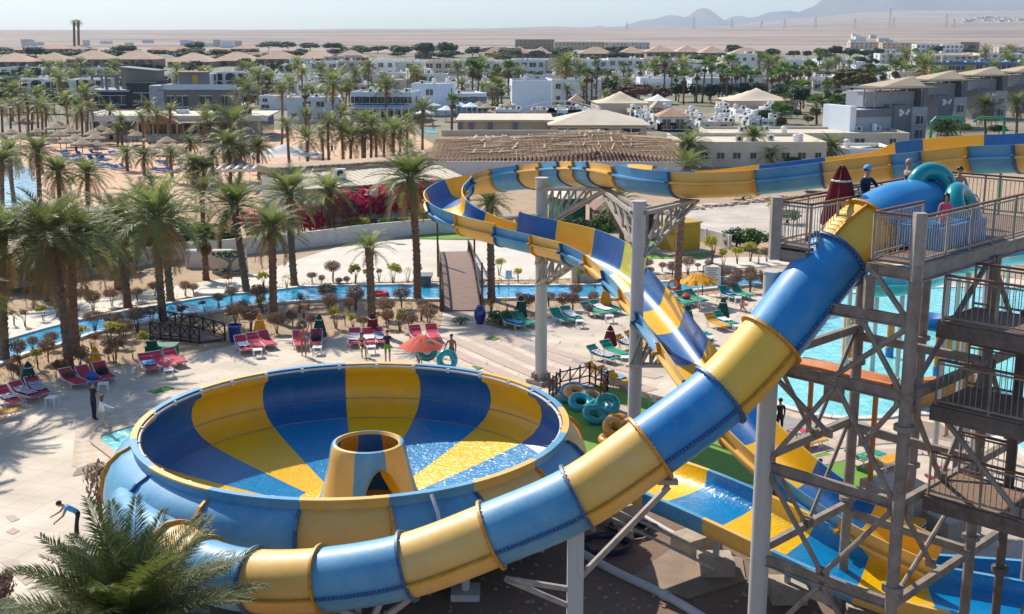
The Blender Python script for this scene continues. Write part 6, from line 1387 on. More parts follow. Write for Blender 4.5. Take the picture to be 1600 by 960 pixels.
label_row(es, '{} little flat-roofed service hut from the left among the rooftop plant below the tents', 'service huts below the tents', 'hut')
es = []
for i, (px, py, w) in enumerate([(883, 186, 28), (850, 186, 20), (795, 185, 20), (905, 186, 18), (928, 190, 16), (1055, 206, 24), (1015, 188, 22)]):
    es.append(flat(px - w, px + w, py, py - 14, 6, ['plaster_blue', 'plaster_cream'][i % 2], 'roof_sand', clutter=4, floors=1, wins=4, par=.3))
label_row(es, '{} low annex from the left behind the pavilion roof', 'annexes behind the pavilion', 'annex')
hip(1031, 1072, 206, 176, 5, 'plaster_blue', 'roof_terra', 'small round-fronted white hut with an orange tiled cap', None, rh=1.4, arch=False, name='hut', cat='hut')
hip(893, 910, 178, 160, 4, 'plaster_beige', 'roof_tan', 'small tan gabled hut beside the annexes', None, rh=1.4, arch=False, name='hut', cat='hut'); hip(1022, 1036, 190, 163, 4, 'render_taupe', 'roof_tan', 'small brown gabled hut beside the grey dome tent', None, rh=1.4, arch=False, name='hut', cat='hut')
# arched white footbridge of the hotel
m = MB()
for sy in (0, 2.2):
    P = [Vector((-8 + 16 * i / 14, sy, 1.0 + 1.6 * math.sin(math.pi * i / 14))) for i in range(15)]
    m.tube(P, .08, 5); m.tube([p + Vector((0, 0, .9)) for p in P], .06, 5)
    for p in P: m.beam(p, p + Vector((0, 0, .9)), .05)
o = m.build('footbridge', 'paint_white'); o.location = G(875, 186); tag(o, 'white arched tubular footbridge behind the pavilion roof', 'footbridge')
sheet('hotel_pool_water', [(664, 208), (684, 209), (682, 202), (662, 201)], .09, 'pool_water')
# grey modern villas on the right
def grey_villas():
    base = G(1311, 224); d = Vector((1, .62, 0)).normalized(); yaw = math.atan2(d.y, d.x) * .0
    es = []
    for i, (px, py, sc) in enumerate([(1400, 222, 1.0), (1468, 200, 1.0), (1535, 186, 1.0), (1600, 176, 1.0)]):
        c = G(px, py); e = empty('modern_villa', c, .38, None, 'villa'); w = 13 if i == 0 else 11
        hh = 5.2
        if i == 0:
            m = MB(); m.box((-4.8, 3, 2.6), (8, 6, 5.2)); m.build('side_wall', 'render_pale', e); m = MB(); m.box((-4.6, -.05, 4.6), (7.9, .12, 1.1)); m.build('dark_band', 'render_grey', e)
            m = MB(); m.box((-8.9, 3, 2.9), (1.1, 7, 5.8)); m.build('end_fin', 'plaster_blue', e)
        m = MB(); m.box((.6, 2.5, 2.9), (3.4, 6, 5.8)); m.build('tower_wall', 'render_grey', e)
        m = MB(); m.box((3.6, 2.2, 2.7), (2.9, 6, 5.4)); m.build('front_wall', 'render_pale', e)
        m = MB(); m.box((5.4, 3.2, 4.3), (.9, 6, 8.6)); m.build('fin_wall', 'render_grey', e)
        m = MB(); m.box((0, 4.6, 6.6), (9.5, 5, 2.4)); m.build('upper_wall', 'render_pale', e)
        m = MB()
        for x in (-5, -2, 1, 4): m.box((x, -.5, 7), (.18, .18, 3)); m.box((x, 2.2, 7), (.18, .18, 3))
        for k in range(26): m.box((-6.5 + k * .5, 1.8, 8.5), (.18, 7, .1))
        m.box((0, -1.2, 8.38), (13.6, .14, .16)); m.box((0, 4, 8.38), (13.6, .14, .16)); m.build('pergola', 'render_taupe', e)
        m = MB(); m.add([(-3, .5, 8.6), (5.5, .5, 8.6), (5.5, 6.5, 8.6), (-3, 6.5, 8.6), (5.5, 3.6, 10.1)], [(0, 1, 4), (1, 2, 4), (2, 3, 4), (3, 0, 4), (3, 2, 1, 0)]); m.build('canvas_roof', 'canvas_villa', e)
        for x, z in ((3.6, 3.4), (3.6, 1.2)): o = obj('window', WIN, e); o.location = (x, -.9, z); o.scale = (1.2, 1, 1.3)
        m = MB()
        for (x, z) in ((.1, 4.9), (.5, 4.6), (.1, 4.3), (1.6, 4.9), (1.3, 4.5)): m.box((x, -.53, z), (.5, .06, .5))
        m.build('white_squares', 'plaster', e); es.append(e)
    label_row(es, '{} grey modern villa from the left with a tan canvas roof peak', 'grey modern villas')
grey_villas()
flat(1452, 1520, 124, 100, 10, 'paint_yellow', 'plaster_blue', 'yellow and blue hotel block with teal windows, left part', None, clutter=4, cat='hotel', wins=5, win_w=2.4, win_h=1.6) ; flat(1520, 1605, 124, 98, 10, 'plaster_beige', 'plaster_blue', 'tan and blue hotel block with wide teal windows, right part', None, clutter=5, cat='hotel', wins=5, win_w=2.6, win_h=1.6)
for nm, x0, x1, mt in (('blue_fascia', 1450, 1606, 'paint_blue'),):
    a, b = G(x0, 124.4), G(x1, 124.4); m = MB(); m.box(((a.x + b.x) / 2, a.y - 2.2, 5.6), (b.x - a.x, .5, 1.0)); tag(m.build('roof_canopy', mt), 'long blue roof canopy along the yellow and tan hotel', 'canopy')
# green water pipes beyond the slide
for i, (xa, xb, sg) in enumerate(((1456, 1498, 1), (1570, 1532, -1))):
    Y = 92; a = atY(xa, 232, Y); tp_ = atY(xa, 184, Y); b = atY(xb, 184, Y); m = MB()
    m.tube([(a.x, Y, 0), (tp_.x, Y, tp_.z - .3), (tp_.x + .3 * sg, Y, tp_.z), (b.x, Y, b.z), (b.x + .5 * sg, Y, b.z - .3)], .11, 8)
    tag(m.build('water_pipe', 'paint_green', smooth=True), 'bent green water pipe, ' + ('left' if i == 0 else 'right') + ' one of the pair beyond the raised slide wall', 'water pipe', 'green water pipes')
# more of the town between the landmarks: houses, gardens and palms
town([(330 + i * 38, 330 + i * 38 + 34, 132 + (i % 3) * 3, 118 + (i % 2) * 3) for i in range(4)] + [(404, 446, 172, 150), (382, 402, 156, 138)], ['plaster', 'plaster_cream'], 'roof_sand', '{} small white house from the left behind the taupe villa', 'white houses behind the taupe villa', dep=9)
town([(945 + i * 46, 945 + i * 46 + 40, 104 + (i * 5) % 7, 93 + (i * 3) % 5) for i in range(9)], ['plaster', 'plaster_cream', 'plaster'], 'roof_sand', '{} house from the left in the back row of the white quarter', 'back row of the white quarter', floors=1, dep=14)
town([(1000 + i * 52, 1000 + i * 52 + 44, 133 + (i * 7) % 9, 119 + (i * 5) % 6) for i in range(8)], ['plaster', 'plaster_blue', 'plaster'], 'roof_sand', '{} house from the left in the middle row of the white quarter', 'middle row of the white quarter', floors=1, dep=12)
town([(650 + i * 50, 650 + i * 50 + 40, 152 + (i * 5) % 8, 137 + (i * 3) % 5) for i in range(3)] + [(945, 1000, 158, 143), (1215, 1262, 150, 134), (1270, 1316, 142, 128), (1395, 1440, 128, 113)], ['plaster', 'plaster_cream'], 'roof_sand', '{} low garden house from the left between the fan palms', 'garden houses between the fan palms', floors=1, dep=9)
def scatter(n, xa, xb, ya, yb_, wr, mt, fmt, group, seed, hf=(.5, .75)):
    rg = random.Random(seed); es = []
    for i in range(n):
        f = rg.random(); py = ya + (yb_ - ya) * f; w = rg.uniform(*wr) * (.5 + py / 240); es.append(tree(rg.uniform(xa, xb), py, w, w * rg.uniform(*hf), rg.choice(mt), None, None, i))
    label_row(es, fmt, group, 'tree')
scatter(70, 400, 1340, 112, 142, (14, 28), ['tree_dark', 'shrub_green', 'tree_dark', 'tree_olive'], '{} garden tree from the left among the white quarter houses', 'garden trees of the white quarter', 3)
scatter(30, 380, 960, 140, 178, (12, 24), ['tree_dark', 'shrub_green', 'tree_dark'], '{} garden tree from the left around the white hotel wings', 'garden trees round the hotel wings', 4)
scatter(66, 0, 1000, 84, 98, (30, 62), ['tree_dark', 'tree_dark', 'tree_olive'], '{} dark tree from the left among the hipped tan roofs', 'trees among the tan roofs', 5, (.22, .36))
scatter(46, 960, 1640, 86, 112, (20, 44), ['tree_dark', 'tree_dark', 'shrub_green'], '{} tree from the left in the plain before the tan desert hotel', 'trees on the plain', 6, (.28, .42))
scatter(26, 0, 400, 120, 165, (16, 34), ['tree_dark', 'shrub_green', 'tree_dark'], '{} garden tree from the left around the modern villas', 'garden trees round the modern villas', 8)
scatter(20, 1180, 1420, 150, 200, (16, 30), ['tree_dark', 'shrub_green', 'tree_olive'], '{} tree from the left in the grove below the olive tree', 'grove below the olive tree', 9)
def more_palms(n, xa, xb, ya, yb_, hpx, rr, kind, fmt, group, seed):
    rg = random.Random(seed); es = []
    for i in range(n):
        px, py = rg.uniform(xa, xb), rg.uniform(ya, yb_); es.append(palm(px, py, px + rg.uniform(-2, 2), py - rg.uniform(*hpx), rg.uniform(*rr), kind, 'far', None, None))
    label_row(es, fmt, group, 'palm tree')
more_palms(36, 450, 1000, 135, 180, (22, 40), (10, 16), 'date', '{} slender date palm from the left in the hotel gardens', 'slender date palms of the hotel gardens', 21)
more_palms(28, 1000, 1600, 112, 140, (16, 30), (8, 13), 'date', '{} slender date palm from the left on the far side of the white quarter', 'slender date palms of the white quarter', 22)
more_palms(24, 0, 400, 122, 150, (16, 28), (9, 14), 'date', '{} slender date palm from the left among the arched villas', 'slender date palms by the arched villas', 23)

rg = random.Random(77); es = []
for i in range(64):
    px, py = rg.uniform(385, 1345), rg.uniform(98, 150); w = rg.uniform(10, 22) * (.4 + py / 170)
    if 790 < px < 950 and py > 122: continue
    es.append(flat(px - w, px + w, py, py - rg.uniform(.10, .15) * py, rg.uniform(7, 12), rg.choice(['plaster', 'plaster', 'plaster_cream']), 'roof_sand', clutter=rg.randint(1, 3), floors=1 if i % 2 else 2, wins=3, yaw=rg.uniform(-.3, .3), win_w=1.3, win_h=1.3))
label_row(es, '{} packed white house from the left between the palm rows', 'packed white houses', 'house')
# ---------------------------------------------------------------- walls, fences, bridges
def wall_run(px, h, w, m, label, name='boundary_wall', cat='wall', cap=None):
    P = catmull([G(*p) for p in px], 4); e = empty(name, P[0], 0, label, cat); mb = MB()
    for a, b in zip(P, P[1:]): mb.beam(a - P[0] + Vector((0, 0, h / 2)), b - P[0] + Vector((0, 0, h / 2)), w, h)
    mb.build('wall', m, e)
    if cap:
        mb = MB()
        for a, b in zip(P, P[1:]): mb.beam(a - P[0] + Vector((0, 0, h + .04)), b - P[0] + Vector((0, 0, h + .04)), w + .1, .08)
        mb.build('cap', cap, e)
    # upright joints
    mb = MB(); q = resample(P, max(3, int(sum((b - a).length for a, b in zip(P, P[1:])) / 3.2)))
    for p in q: mb.box(p - P[0] + Vector((0, 0, h / 2)), (w + .06, w + .06, h))
    mb.build('pier', m, e); return e
wall_run([(-30, 462), (10, 453), (60, 446), (120, 436), (200, 420), (250, 410), (300, 404), (345, 402)], 1.35, .18, 'white_wall', 'long white boundary wall rising from the photo edge behind the river palms')
wall_run([(345, 402), (400, 396), (460, 390), (520, 383), (560, 377), (620, 371), (680, 366), (740, 362), (800, 360)], 1.35, .18, 'white_wall', 'white boundary wall behind the pale plaza below the bougainvillea')
wall_run([(1010, 374), (1060, 372), (1110, 382), (1140, 390)], 1.2, .2, 'white_wall', 'short curved white wall behind the yellow shed')
wall_run([(850, 395), (900, 396), (968, 394)], .8, .2, 'concrete', 'low concrete planter wall in front of the brown hut')
def rock_edge():
    mb = MB()
    for i in range(140):
        f = i / 140; px = 1005 + 200 * f + 60 * f; py = 338 - 32 * f; b = G(px, py + rnd.uniform(-2, 2)); s = rnd.uniform(.2, .5); mb.box((b.x, b.y, s * .3), (s, s, s * .8), rot=rnd.uniform(0, 3))
    tag(mb.build('rock_border', 'coping', None), 'row of rough stones along the back of the pale lot', 'rock border')
rock_edge()
def bar_fence():
    P = [G(x, y) for x, y in ((425, 376), (470, 372), (520, 366), (560, 362))]; e = empty('metal_fence', P[0], 0, 'black metal bar fence beside the first bougainvillea', 'fence'); o = P[0]
    q = resample(P, 7)
    for p in q: m = MB(); m.beam(p - o, p - o + Vector((0, 0, 2.7)), .09); m.build('post', 'rubber_black', e)
    m = MB()
    for p in resample(P, 90): m.beam(p - o + Vector((0, 0, .8)), p - o + Vector((0, 0, 2.5)), .03)
    for a, b in zip(q, q[1:]):
        for z in (.9, 2.4): m.beam(a - o + Vector((0, 0, z)), b - o + Vector((0, 0, z)), .045)
    m.build('bars', 'rubber_black', e)
bar_fence()
def lamp_post(px, py, hpx, label, double=True):
    b = G(px, py); h = atY(px, py - hpx, b.y).z; e = empty('floodlight_pole', b, 0, label, 'floodlight'); m = MB(); m.tube([(0, 0, 0), (0, 0, h)], .07, 8); m.beam((-.8, 0, h), (.4, 0, h), .06); m.build('pole', 'rubber_black', e)
    m = MB(); m.box((.35, -.1, h + .25), (.7, .25, .5)); m.build('lamp_head', 'steel_pale', e)
lamp_post(580, 372, 66, 'black floodlight pole standing among the bougainvillea'); 
# wooden hump bridge
def bridge():
    Yn, Yf = G(720, 487).y, 96.0; x0 = G(721, 487).x; x1 = x0 - 1.55; n = 30; e = empty('wooden_bridge', (x0, Yn, 0), 0, 'humped wooden bridge over the lazy river with lattice rails', 'bridge'); L = Yf - Yn
    def pt(f, sx): return Vector(((x1 - x0) * f + sx * 1.22, L * f, .06 + .85 * math.sin(math.pi * min(1, max(0, f)))))
    m = MB()
    for i in range(90): a, b = pt(i / 90, 0), pt((i + .9) / 90, 0); m.beam(a, b, 2.44, .07)
    m.build('bridge_deck', 'wood_bridge', e)
    for sx in (-1, 1):
        m = MB(); P = [pt(i / n, sx) for i in range(n + 1)]; U_ = Vector((0, 0, .95))
        for i in range(n):
            m.beam(P[i] + U_, P[i + 1] + U_, .09, .12); m.beam(P[i] + Vector((0, 0, .08)), P[i + 1] + Vector((0, 0, .08)), .12, .3)
            m.beam(P[i] + Vector((0, 0, .1)), P[i + 1] + U_, .035); m.beam(P[i + 1] + Vector((0, 0, .1)), P[i] + U_, .035)
            if i % 4 == 0: m.beam(P[i], P[i] + U_, .09)
        m.build('lattice_rail', 'wood_dark', e)
        for f in (.0, .52): p = pt(f, sx * 1.08); m = MB(); m.beam((p.x, p.y, 0), (p.x, p.y, p.z + 3.1), .13); m.build('tall_post', 'rail_brown', e)
bridge()
def small_bridge():
    P = [Vector(G(*p)) for p in ((236, 530), (290, 535), (312, 538))]; Q = [Vector(G(*p)) for p in ((252, 512), (310, 520), (352, 533))]
    e = empty('plank_footbridge', P[0], 0, 'low brown plank footbridge with cross-braced rails at the river bed', 'footbridge'); o = P[0]
    m = MB(); m.poly([(p - o).to_2d() for p in P] + [(q - o).to_2d() for q in reversed(Q)], .1, .2); m.build('bridge_deck', 'wood_bridge', e)
    for L_ in (P, Q):
        m = MB(); q = resample([p - o for p in L_], 5); U_ = Vector((0, 0, 1.0))
        for p in q: m.beam(p, p + U_ * 1.05, .09)
        for a, b in zip(q, q[1:]): m.beam(a + U_, b + U_, .07); m.beam(a + U_ * .3, b + U_ * .3, .06); m.beam(a + U_ * .3, b + U_, .045); m.beam(b + U_ * .3, a + U_, .045)
        m.build('rail', 'wood_dark', e)
small_bridge()
def corral():
    P = [Vector(G(*p)) for p in ((858, 628), (875, 612), (921, 602), (949, 615), (938, 634))]; e = empty('wooden_fence', P[0], 0, 'brown cross-braced wooden pen beside the stacked swim rings', 'fence'); o = P[0]; U_ = Vector((0, 0, 1.1))
    for a, b in zip(P, P[1:]):
        m = MB(); q = resample([a - o, b - o], 3)
        for p in q: m.beam(p, p + U_ * 1.05, .08)
        for c, d in zip(q, q[1:]):
            for z in (.15, .5, 1.0): m.beam(c + Vector((0, 0, z)), d + Vector((0, 0, z)), .055)
            m.beam(c + Vector((0, 0, .5)), d + U_, .04)
        m.build('rail', 'rail_brown', e)
corral()
# ---------------------------------------------------------------- kiosks, shed, boards
def cabin(px0, px1, pyb, pyt, dep, wall, roof, label, name, yaw=0, pitched=False, cat='hut'):
    a, b = G(px0, pyb), G(px1, pyb); c = (a + b) / 2; w = (b - a).length; h = atY(px0, pyt, c.y).z; e = empty(name, c, yaw, label, cat)
    m = MB(); m.box((0, dep / 2, h / 2), (w, dep, h)); m.build('wall', wall, e)
    if pitched: o = hip_roof(w, dep, .7, .3).build('roof', roof, e); o.location = (0, dep / 2, h)
    else: m = MB(); m.box((0, dep / 2, h + .06), (w + .25, dep + .25, .12)); m.build('roof', roof, e)
    m = MB(); m.box((0, -.03, h * .45), (min(1.0, w * .4), .06, h * .85)); m.build('door', wall, e); return e
s = cabin(1048, 1098, 397, 350, 2.6, 'shed_ribs', 'shed_yellow', 'mustard yellow ribbed metal shed on the lawn', 'storage_shed', .5, cat='shed')
m = MB(); m.box((0, 1.3, .12), (4.6, 4.0, .24)); m.build('base_slab', 'concrete', s)
cabin(878, 916, 350, 310, 4, 'kiosk_green', 'plaster_cream', 'green kiosk with a striped pale roof behind the truss', 'kiosk', .3, True, 'kiosk'); cabin(932, 968, 360, 328, 4, 'kiosk_brown', 'kiosk_brown', 'dark brown hut between the green kiosk and the palm trunk', 'hut', .1, True)
cabin(1000, 1021, 375, 335, 3, 'kiosk_navy', 'render_grey', 'dark navy cabin close behind the second tall pillar', 'cabin', .1, cat='cabin')
cabin(893, 930, 442, 416, 2.0, 'plaster_cream', 'render_dark', 'low cream equipment box beside the river with a dark opening', 'pump_box', 0, cat='utility box')
cabin(655, 672, 449, 434, 1.2, 'render_taupe', 'render_grey', 'small brown-grey box beside the start of the river bridge', 'pump_box', 0, cat='utility box')
def painted_board():
    c = G(359, 428); e = empty('painted_board', c, -.05, 'board painted with a brown tree and green leaves beside the path', 'board'); w = 2.7; h = 1.75; m = MB(); m.box((0, 0, h / 2), (w, .1, h), M=Matrix.Rotation(-.06, 3, 'Y')); m.build('panel', 'plaster_cream', e)
    m = MB(); m.tube([(-.2, -.07, .1), (.1, -.07, .7), (.0, -.07, 1.2)], [.22, .14, .12], 6); m.tube([(.05, -.07, .8), (.6, -.07, 1.3), (1.0, -.07, 1.5)], [.1, .07, .03], 5); m.tube([(0, -.07, .9), (-.6, -.07, 1.3), (-1.0, -.07, 1.25)], [.1, .07, .03], 5); m.tube([(.9, -.07, .1), (.8, -.07, 1.0)], .09, 5); m.v = [(x, -.05 + (y + .07) * .15, z) for x, y, z in m.v]; m.build('painted_trunk', 'render_grey', e)
    m = MB()
    for i in range(70): x, z = rnd.uniform(-1.2, 1.2), rnd.uniform(1.2, 1.65); m.box((x, -.065, z), (.16, .02, .1), M=Matrix.Rotation(rnd.uniform(0, 3), 3, 'Y'))
    for i in range(30): x, z = rnd.uniform(-1.2, 1.2), rnd.uniform(.12, .4); m.box((x, -.065, z), (.16, .02, .1))
    m.build('painted_leaves', 'kiosk_green', e)
painted_board()
m = MB(); m.box((0, 0, .45), (3.4, 1.0, .9)); m.tube([(-1.7, 0, .9), (1.7, 0, .9)], .5, 12); o = m.build('water_tank', 'white_wall', smooth=True, angle=40); o.location = G(328, 418); tag(o, 'white rounded tank left of the painted board', 'tank')
m = MB(); m.box((0, 0, .25), (2.0, 1.6, .1)); 
for x in (-.95, .95): m.box((x, 0, .18), (.12, 1.6, .3))
m.box((0, -.8, .18), (2, .12, .3)); m.box((0, .8, .18), (2, .12, .3)); o = m.build('inspection_chamber', 'coping_pale'); o.location = G(331, 462); tag(o, 'square white chamber at the far river edge', 'chamber')
def info_board():
    c = G(1112, 462); e = empty('information_board', c, -.15, 'white information board on dark posts beside the river', 'sign'); h = atY(1112, 412, c.y).z
    for x in (-.62, .62): m = MB(); m.beam((x, 0, 0), (x, 0, h - .2), .07); m.build('post', 'kiosk_navy', e)
    m = MB(); m.box((0, -.03, h - .85), (1.1, .05, 1.3)); p = m.build('panel', 'plaster', e)
    m = MB(); m.tube([(-.62 + 1.24 * i / 8, 0, h - .2 + .18 * math.sin(math.pi * i / 8)) for i in range(9)], .04, 5); m.build('top_arch', 'kiosk_navy', e)
    m = MB()
    for i in range(9): m.box((-.05 if i else 0, -.065, h - .35 - i * .12), (.8 - .15 * (i % 3), .01, .035))
    m.build('printed_lines', 'steel_dark', p)
info_board()
c = G(795, 455); e = empty('small_sign', c, 0, 'small blue and white sign on a post near the river behind the orange shrub', 'sign'); m = MB(); m.beam((0, 0, 0), (0, 0, 1.2), .07); m.build('post', 'plastic_white', e); m = MB(); m.box((0, -.04, 1.2), (.42, .05, .5)); m.build('panel', 'skin' if False else 'plaster_blue', e)
# blue vase, bins, mats
e = empty('vase', G(750, 507), 0, 'large glazed dark blue vase at the foot of the wooden bridge', 'vase'); m = MB(); m.lathe([(.01, 0), (.26, 0), (.30, .05), (.52, .7), (.54, 1.05), (.46, 1.35), (.30, 1.5), (.36, 1.6), (.30, 1.6), (.24, 1.48), (.01, 1.4)], n=24); m.build('body', 'glaze_blue', e, smooth=True); e.scale = (.68, .68, .72)
for px, py, mt, lb, nm in ((368, 534, 'cloth_blue', 'blue litter bin behind the red loungers', 'litter_bin'), (520 - 20, 490 - 500, None, None, None)):
    if mt: e = empty(nm, G(px, py), 0, lb, 'bin'); m = MB(); m.lathe([(.01, 0), (.32, 0), (.38, .95), (.34, .97), (.30, .2), (.01, .2)], n=16); m.build('body', 'glaze_blue', e, smooth=True); m = MB(); m.lathe([(.39, .9), (.42, .93), (.42, 1.0), (.37, 1.0)], n=16); m.build('rim', 'paint_blue', e)
for pts, lb in (([(230, 614), (262, 606), (273, 609), (242, 617)], 'green mat lying on the deck below the three red loungers'), ([(760, 531), (771, 528), (782, 531), (770, 534)], 'small round green mat in front of the bridge'), ([(737, 574), (755, 577), (746, 580)], 'green mat just behind the bowl rim'), ([(874, 628), (886, 622), (905, 630), (880, 633)], 'green mat by the wooden pen')):
    m = MB(); m.poly([G(x, y) for x, y in pts], .05, .09); tag(m.build('mat', 'mat_green'), lb, 'mat')
# ---------------------------------------------------------------- furniture
def lounger(colr):
    e = empty('sun_lounger'); m = MB()
    def cush(pts, w=.62):
        for (x0, z0), (x1, z1) in zip(pts, pts[1:]): m.beam((x0, 0, z0), (x1, 0, z1), w, .05)
    P = [(-.95, .72), (-.82, .60), (-.55, .42), (-.35, .34), (0, .33), (.5, .34), (.95, .33)]; cush(P); m.build('cushion', 'cloth_' + colr, e)
    f = MB()
    for sy in (-1, 1):
        y = sy * .34; Q = [Vector((x, y, z - .02)) for x, z in P]; f.tube(Q, .025, 6)
        f.tube([(-.45, y, .35), (-.55, y * 1.05, .02)], .024, 6); f.tube([(.35, y, .32), (.62, y * 1.02, .02)], .024, 6); f.tube([(.62, y, .32), (.38, y * 1.02, .02)], .024, 6); f.tube([(-.75, y, .6), (-.35, y, .05)], .02, 6)
    for x in (-.9, -.5, .36, .62, .93): f.tube([(x, -.34, .30 if x > -.6 else .75), (x, .34, .30 if x > -.6 else .75)], .02, 6)
    f.build('frame', 'plastic_white', e); return e
LSRC = {c: lounger(c) for c in ('red', 'green', 'yellow')}; used = set()
def place_lounger(c, head, foot, label, group):
    a, b = G(*head), G(*foot); o = LSRC[c] if c not in used else copy_tree(LSRC[c]); used.add(c)
    d = b - a; mid = (a + b) / 2; o.location = (mid.x, mid.y, .05); o.rotation_euler = (0, 0, math.atan2(d.y, d.x) + rnd.uniform(-.14, .14)); tag(o, label, 'sun lounger', group); return o
def towel(at_, yaw, label, m='towel_stripe', l=1.3, z=.40):
    mb = MB(); n = 8; vs = []; 
    for j in range(n + 1):
        for i in range(5): x, y = -l / 2 + l * j / n, -.31 + .62 * i / 4; vs.append((x, y, z + .05 * rnd.random() + (.25 * max(0, -x - .2))))
    mb.add(vs, [(j * 5 + i, j * 5 + i + 1, (j + 1) * 5 + i + 1, (j + 1) * 5 + i) for j in range(n) for i in range(4)]); mb.add([(x, y, zz - .02) for x, y, zz in vs], [(j * 5 + i, (j + 1) * 5 + i, (j + 1) * 5 + i + 1, j * 5 + i + 1) for j in range(n) for i in range(4)])
    o = mb.build('towel', m, smooth=True, angle=0); o.location = (at_.x, at_.y, .05); o.rotation_euler.z = yaw; tag(o, label, 'towel'); return o
LG = [('red', (2, 627), (26, 640), 'red lounger with a striped towel cut by the photo edge', 1), ('red', (27, 618), (56, 632), 'red lounger with a striped towel right behind the closed green parasol', 1), ('red', (46, 611), (74, 626), 'farthest of the three towelled red loungers near the closed green parasol', 1),
 ('red', (106, 599), (124, 610), 'red lounger nearest the closed green parasol in the trio above the walking couple', 0), ('red', (131, 594), (150, 606), 'red lounger with a blue towel roll above the walking couple', 0), ('red', (153, 589), (174, 600), 'red lounger with a black bag above the walking couple', 0),
 ('red', (222, 573), (245, 588), 'nearest red lounger of the three above the green mat', 0), ('red', (243, 571), (266, 583), 'middle red lounger of the three above the green mat', 0), ('red', (262, 565), (287, 577), 'farthest red lounger of the three above the green mat', 0),
 ('red', (373, 545), (390, 557), 'red lounger directly below the blue litter bin', 0), ('red', (392, 541), (407, 553), 'middle red lounger beside the closed yellow parasol', 0), ('red', (409, 537), (426, 549), 'red lounger on the right of the closed yellow parasol', 0),
 ('red', (467, 536), (470, 551), 'red lounger behind the standing woman in a bikini', 0), ('red', (492, 534), (496, 549), 'red lounger with a dark bag under the closed green parasol', 0),
 ('red', (552, 531), (556, 548), 'red lounger with a striped towel and no one on it left of the seated woman', 1), ('red', (573, 532), (580, 547), 'red lounger with a pale towel between the seated woman and the maroon parasol', 2), ('red', (592, 530), (597, 546), 'lounger fully covered by a purple striped towel', 1),
 ('red', (650, 527), (655, 542), 'left red lounger above the open orange parasol', 0), ('red', (671, 524), (684, 541), 'right red lounger above the open orange parasol', 0),
 ('yellow', (-12, 660), (14, 655), 'yellow lounger cut by the photo edge below the towelled red ones', 0),
 ('green', (787, 509), (820, 518), 'near green lounger of the pair left of the first tall pillar', 0), ('green', (804, 506), (835, 514), 'far green lounger of the pair left of the first tall pillar', 0),
 ('green', (861, 500), (893, 511), 'near green lounger of the pair right of the first tall pillar', 0), ('green', (878, 497), (908, 508), 'far green lounger of the pair right of the first tall pillar', 0),
 ('green', (911, 490), (945, 500), 'near green lounger of the trio beside the closed yellow parasol', 0), ('green', (926, 487), (957, 497), 'middle green lounger of the trio beside the closed yellow parasol', 0), ('green', (942, 485), (970, 493), 'far green lounger of the trio beside the closed yellow parasol', 0),
 ('green', (1046, 475), (1070, 484), 'green lounger with a white towel under the open yellow parasol', 0), ('green', (1061, 473), (1084, 481), 'green lounger with a red bag under the open yellow parasol', 0), ('green', (1075, 470), (1100, 479), 'empty green lounger under the open yellow parasol', 0),
 ('green', (1129, 464), (1150, 474), 'green lounger in front of the running girl', 0), ('green', (1147, 462), (1170, 471), 'green lounger behind the running girl', 0),
 ('yellow', (1104, 508), (1136, 521), 'yellow lounger beside a green one left of the big tube', 0), ('green', (1115, 505), (1150, 516), 'green lounger beside a yellow one left of the big tube', 0),
 ('green', (1070, 524), (1105, 534), 'green lounger half hidden by the blue part of the open slide', 0),
 ('green', (922, 560), (962, 572), 'green lounger with a patterned towel near the closed red parasol', 1), ('green', (941, 553), (980, 564), 'green lounger with no patterned towel between the closed red parasol and the second tall pillar', 0),
 ('yellow', (968, 545), (1002, 552), 'yellow lounger with a patterned towel just behind the second tall pillar', 1), ('yellow', (985, 538), (1015, 546), 'upper yellow lounger behind the second tall pillar', 0),
 ('yellow', (926, 590), (958, 597), 'farthest yellow lounger behind the wooden pen', 0), ('yellow', (942, 597), (975, 604), 'middle yellow lounger behind the wooden pen', 0), ('yellow', (958, 605), (990, 613), 'nearest yellow lounger behind the wooden pen', 0),
 ('yellow', (1016, 640), (1056, 634), 'yellow lounger beside the artificial grass behind the tube', 0),
 ('red', (1214, 694), (1250, 686), 'red lounger behind the third pillar near the play pool', 0), ('yellow', (1238, 708), (1280, 698), 'yellow lounger right of the red one near the play pool', 0),
 ('green', (1330, 732), (1372, 722), 'green lounger seen through the tower braces', 0), ('yellow', (1368, 738), (1398, 730), 'yellow lounger seen beside the tower column', 0), ('red', (1462, 772), (1492, 760), 'red lounger below the tower landing', 0), ('red', (1490, 756), (1505, 750), 'far red lounger below the tower landing', 0)]
for n_, (c, h_, f_, lb, tw) in enumerate(LG):
    if n_ in (6, 9, 20, 23, 25, 30, 33, 34, 40) and not tw: tw = 2 if n_ % 2 else 3
    o = place_lounger(c, h_, f_, lb, 'sun loungers on the pool deck')
    if tw: towel(o.location, o.rotation_euler.z, 'towel on the ' + lb.replace('with a striped towel ', '').replace('with a patterned towel ', '').replace('with a pale towel ', ''), ('towel_stripe', 'cloth_white', 'cloth_skyblue')[tw - 1], .8 if n_ % 3 == 0 else 1.3)
bl = []
def bag(px, py, m, label, s=.3, z=.45):
    b = G(px, py); mb = MB(); mb.lathe([(.01, 0), (s, .02), (s * 1.1, s * .5), (s * .7, s * .9), (.01, s)], n=10); mb.tube([(-s * .6, 0, s * .7), (0, 0, s * 1.4), (s * .6, 0, s * .7)], .02, 5); o = mb.build('bag', m, smooth=True); o.location = (b.x, b.y, z); tag(o, label, 'bag')
bag(161, 596, 'cloth_black', 'black bag lying on the red lounger above the walking couple'); bag(494, 542, 'cloth_navy', 'dark bag on the red lounger under the closed green parasol', .28); bag(1072, 476, 'cloth_red', 'bright red bag on the green lounger under the open yellow parasol', .28)
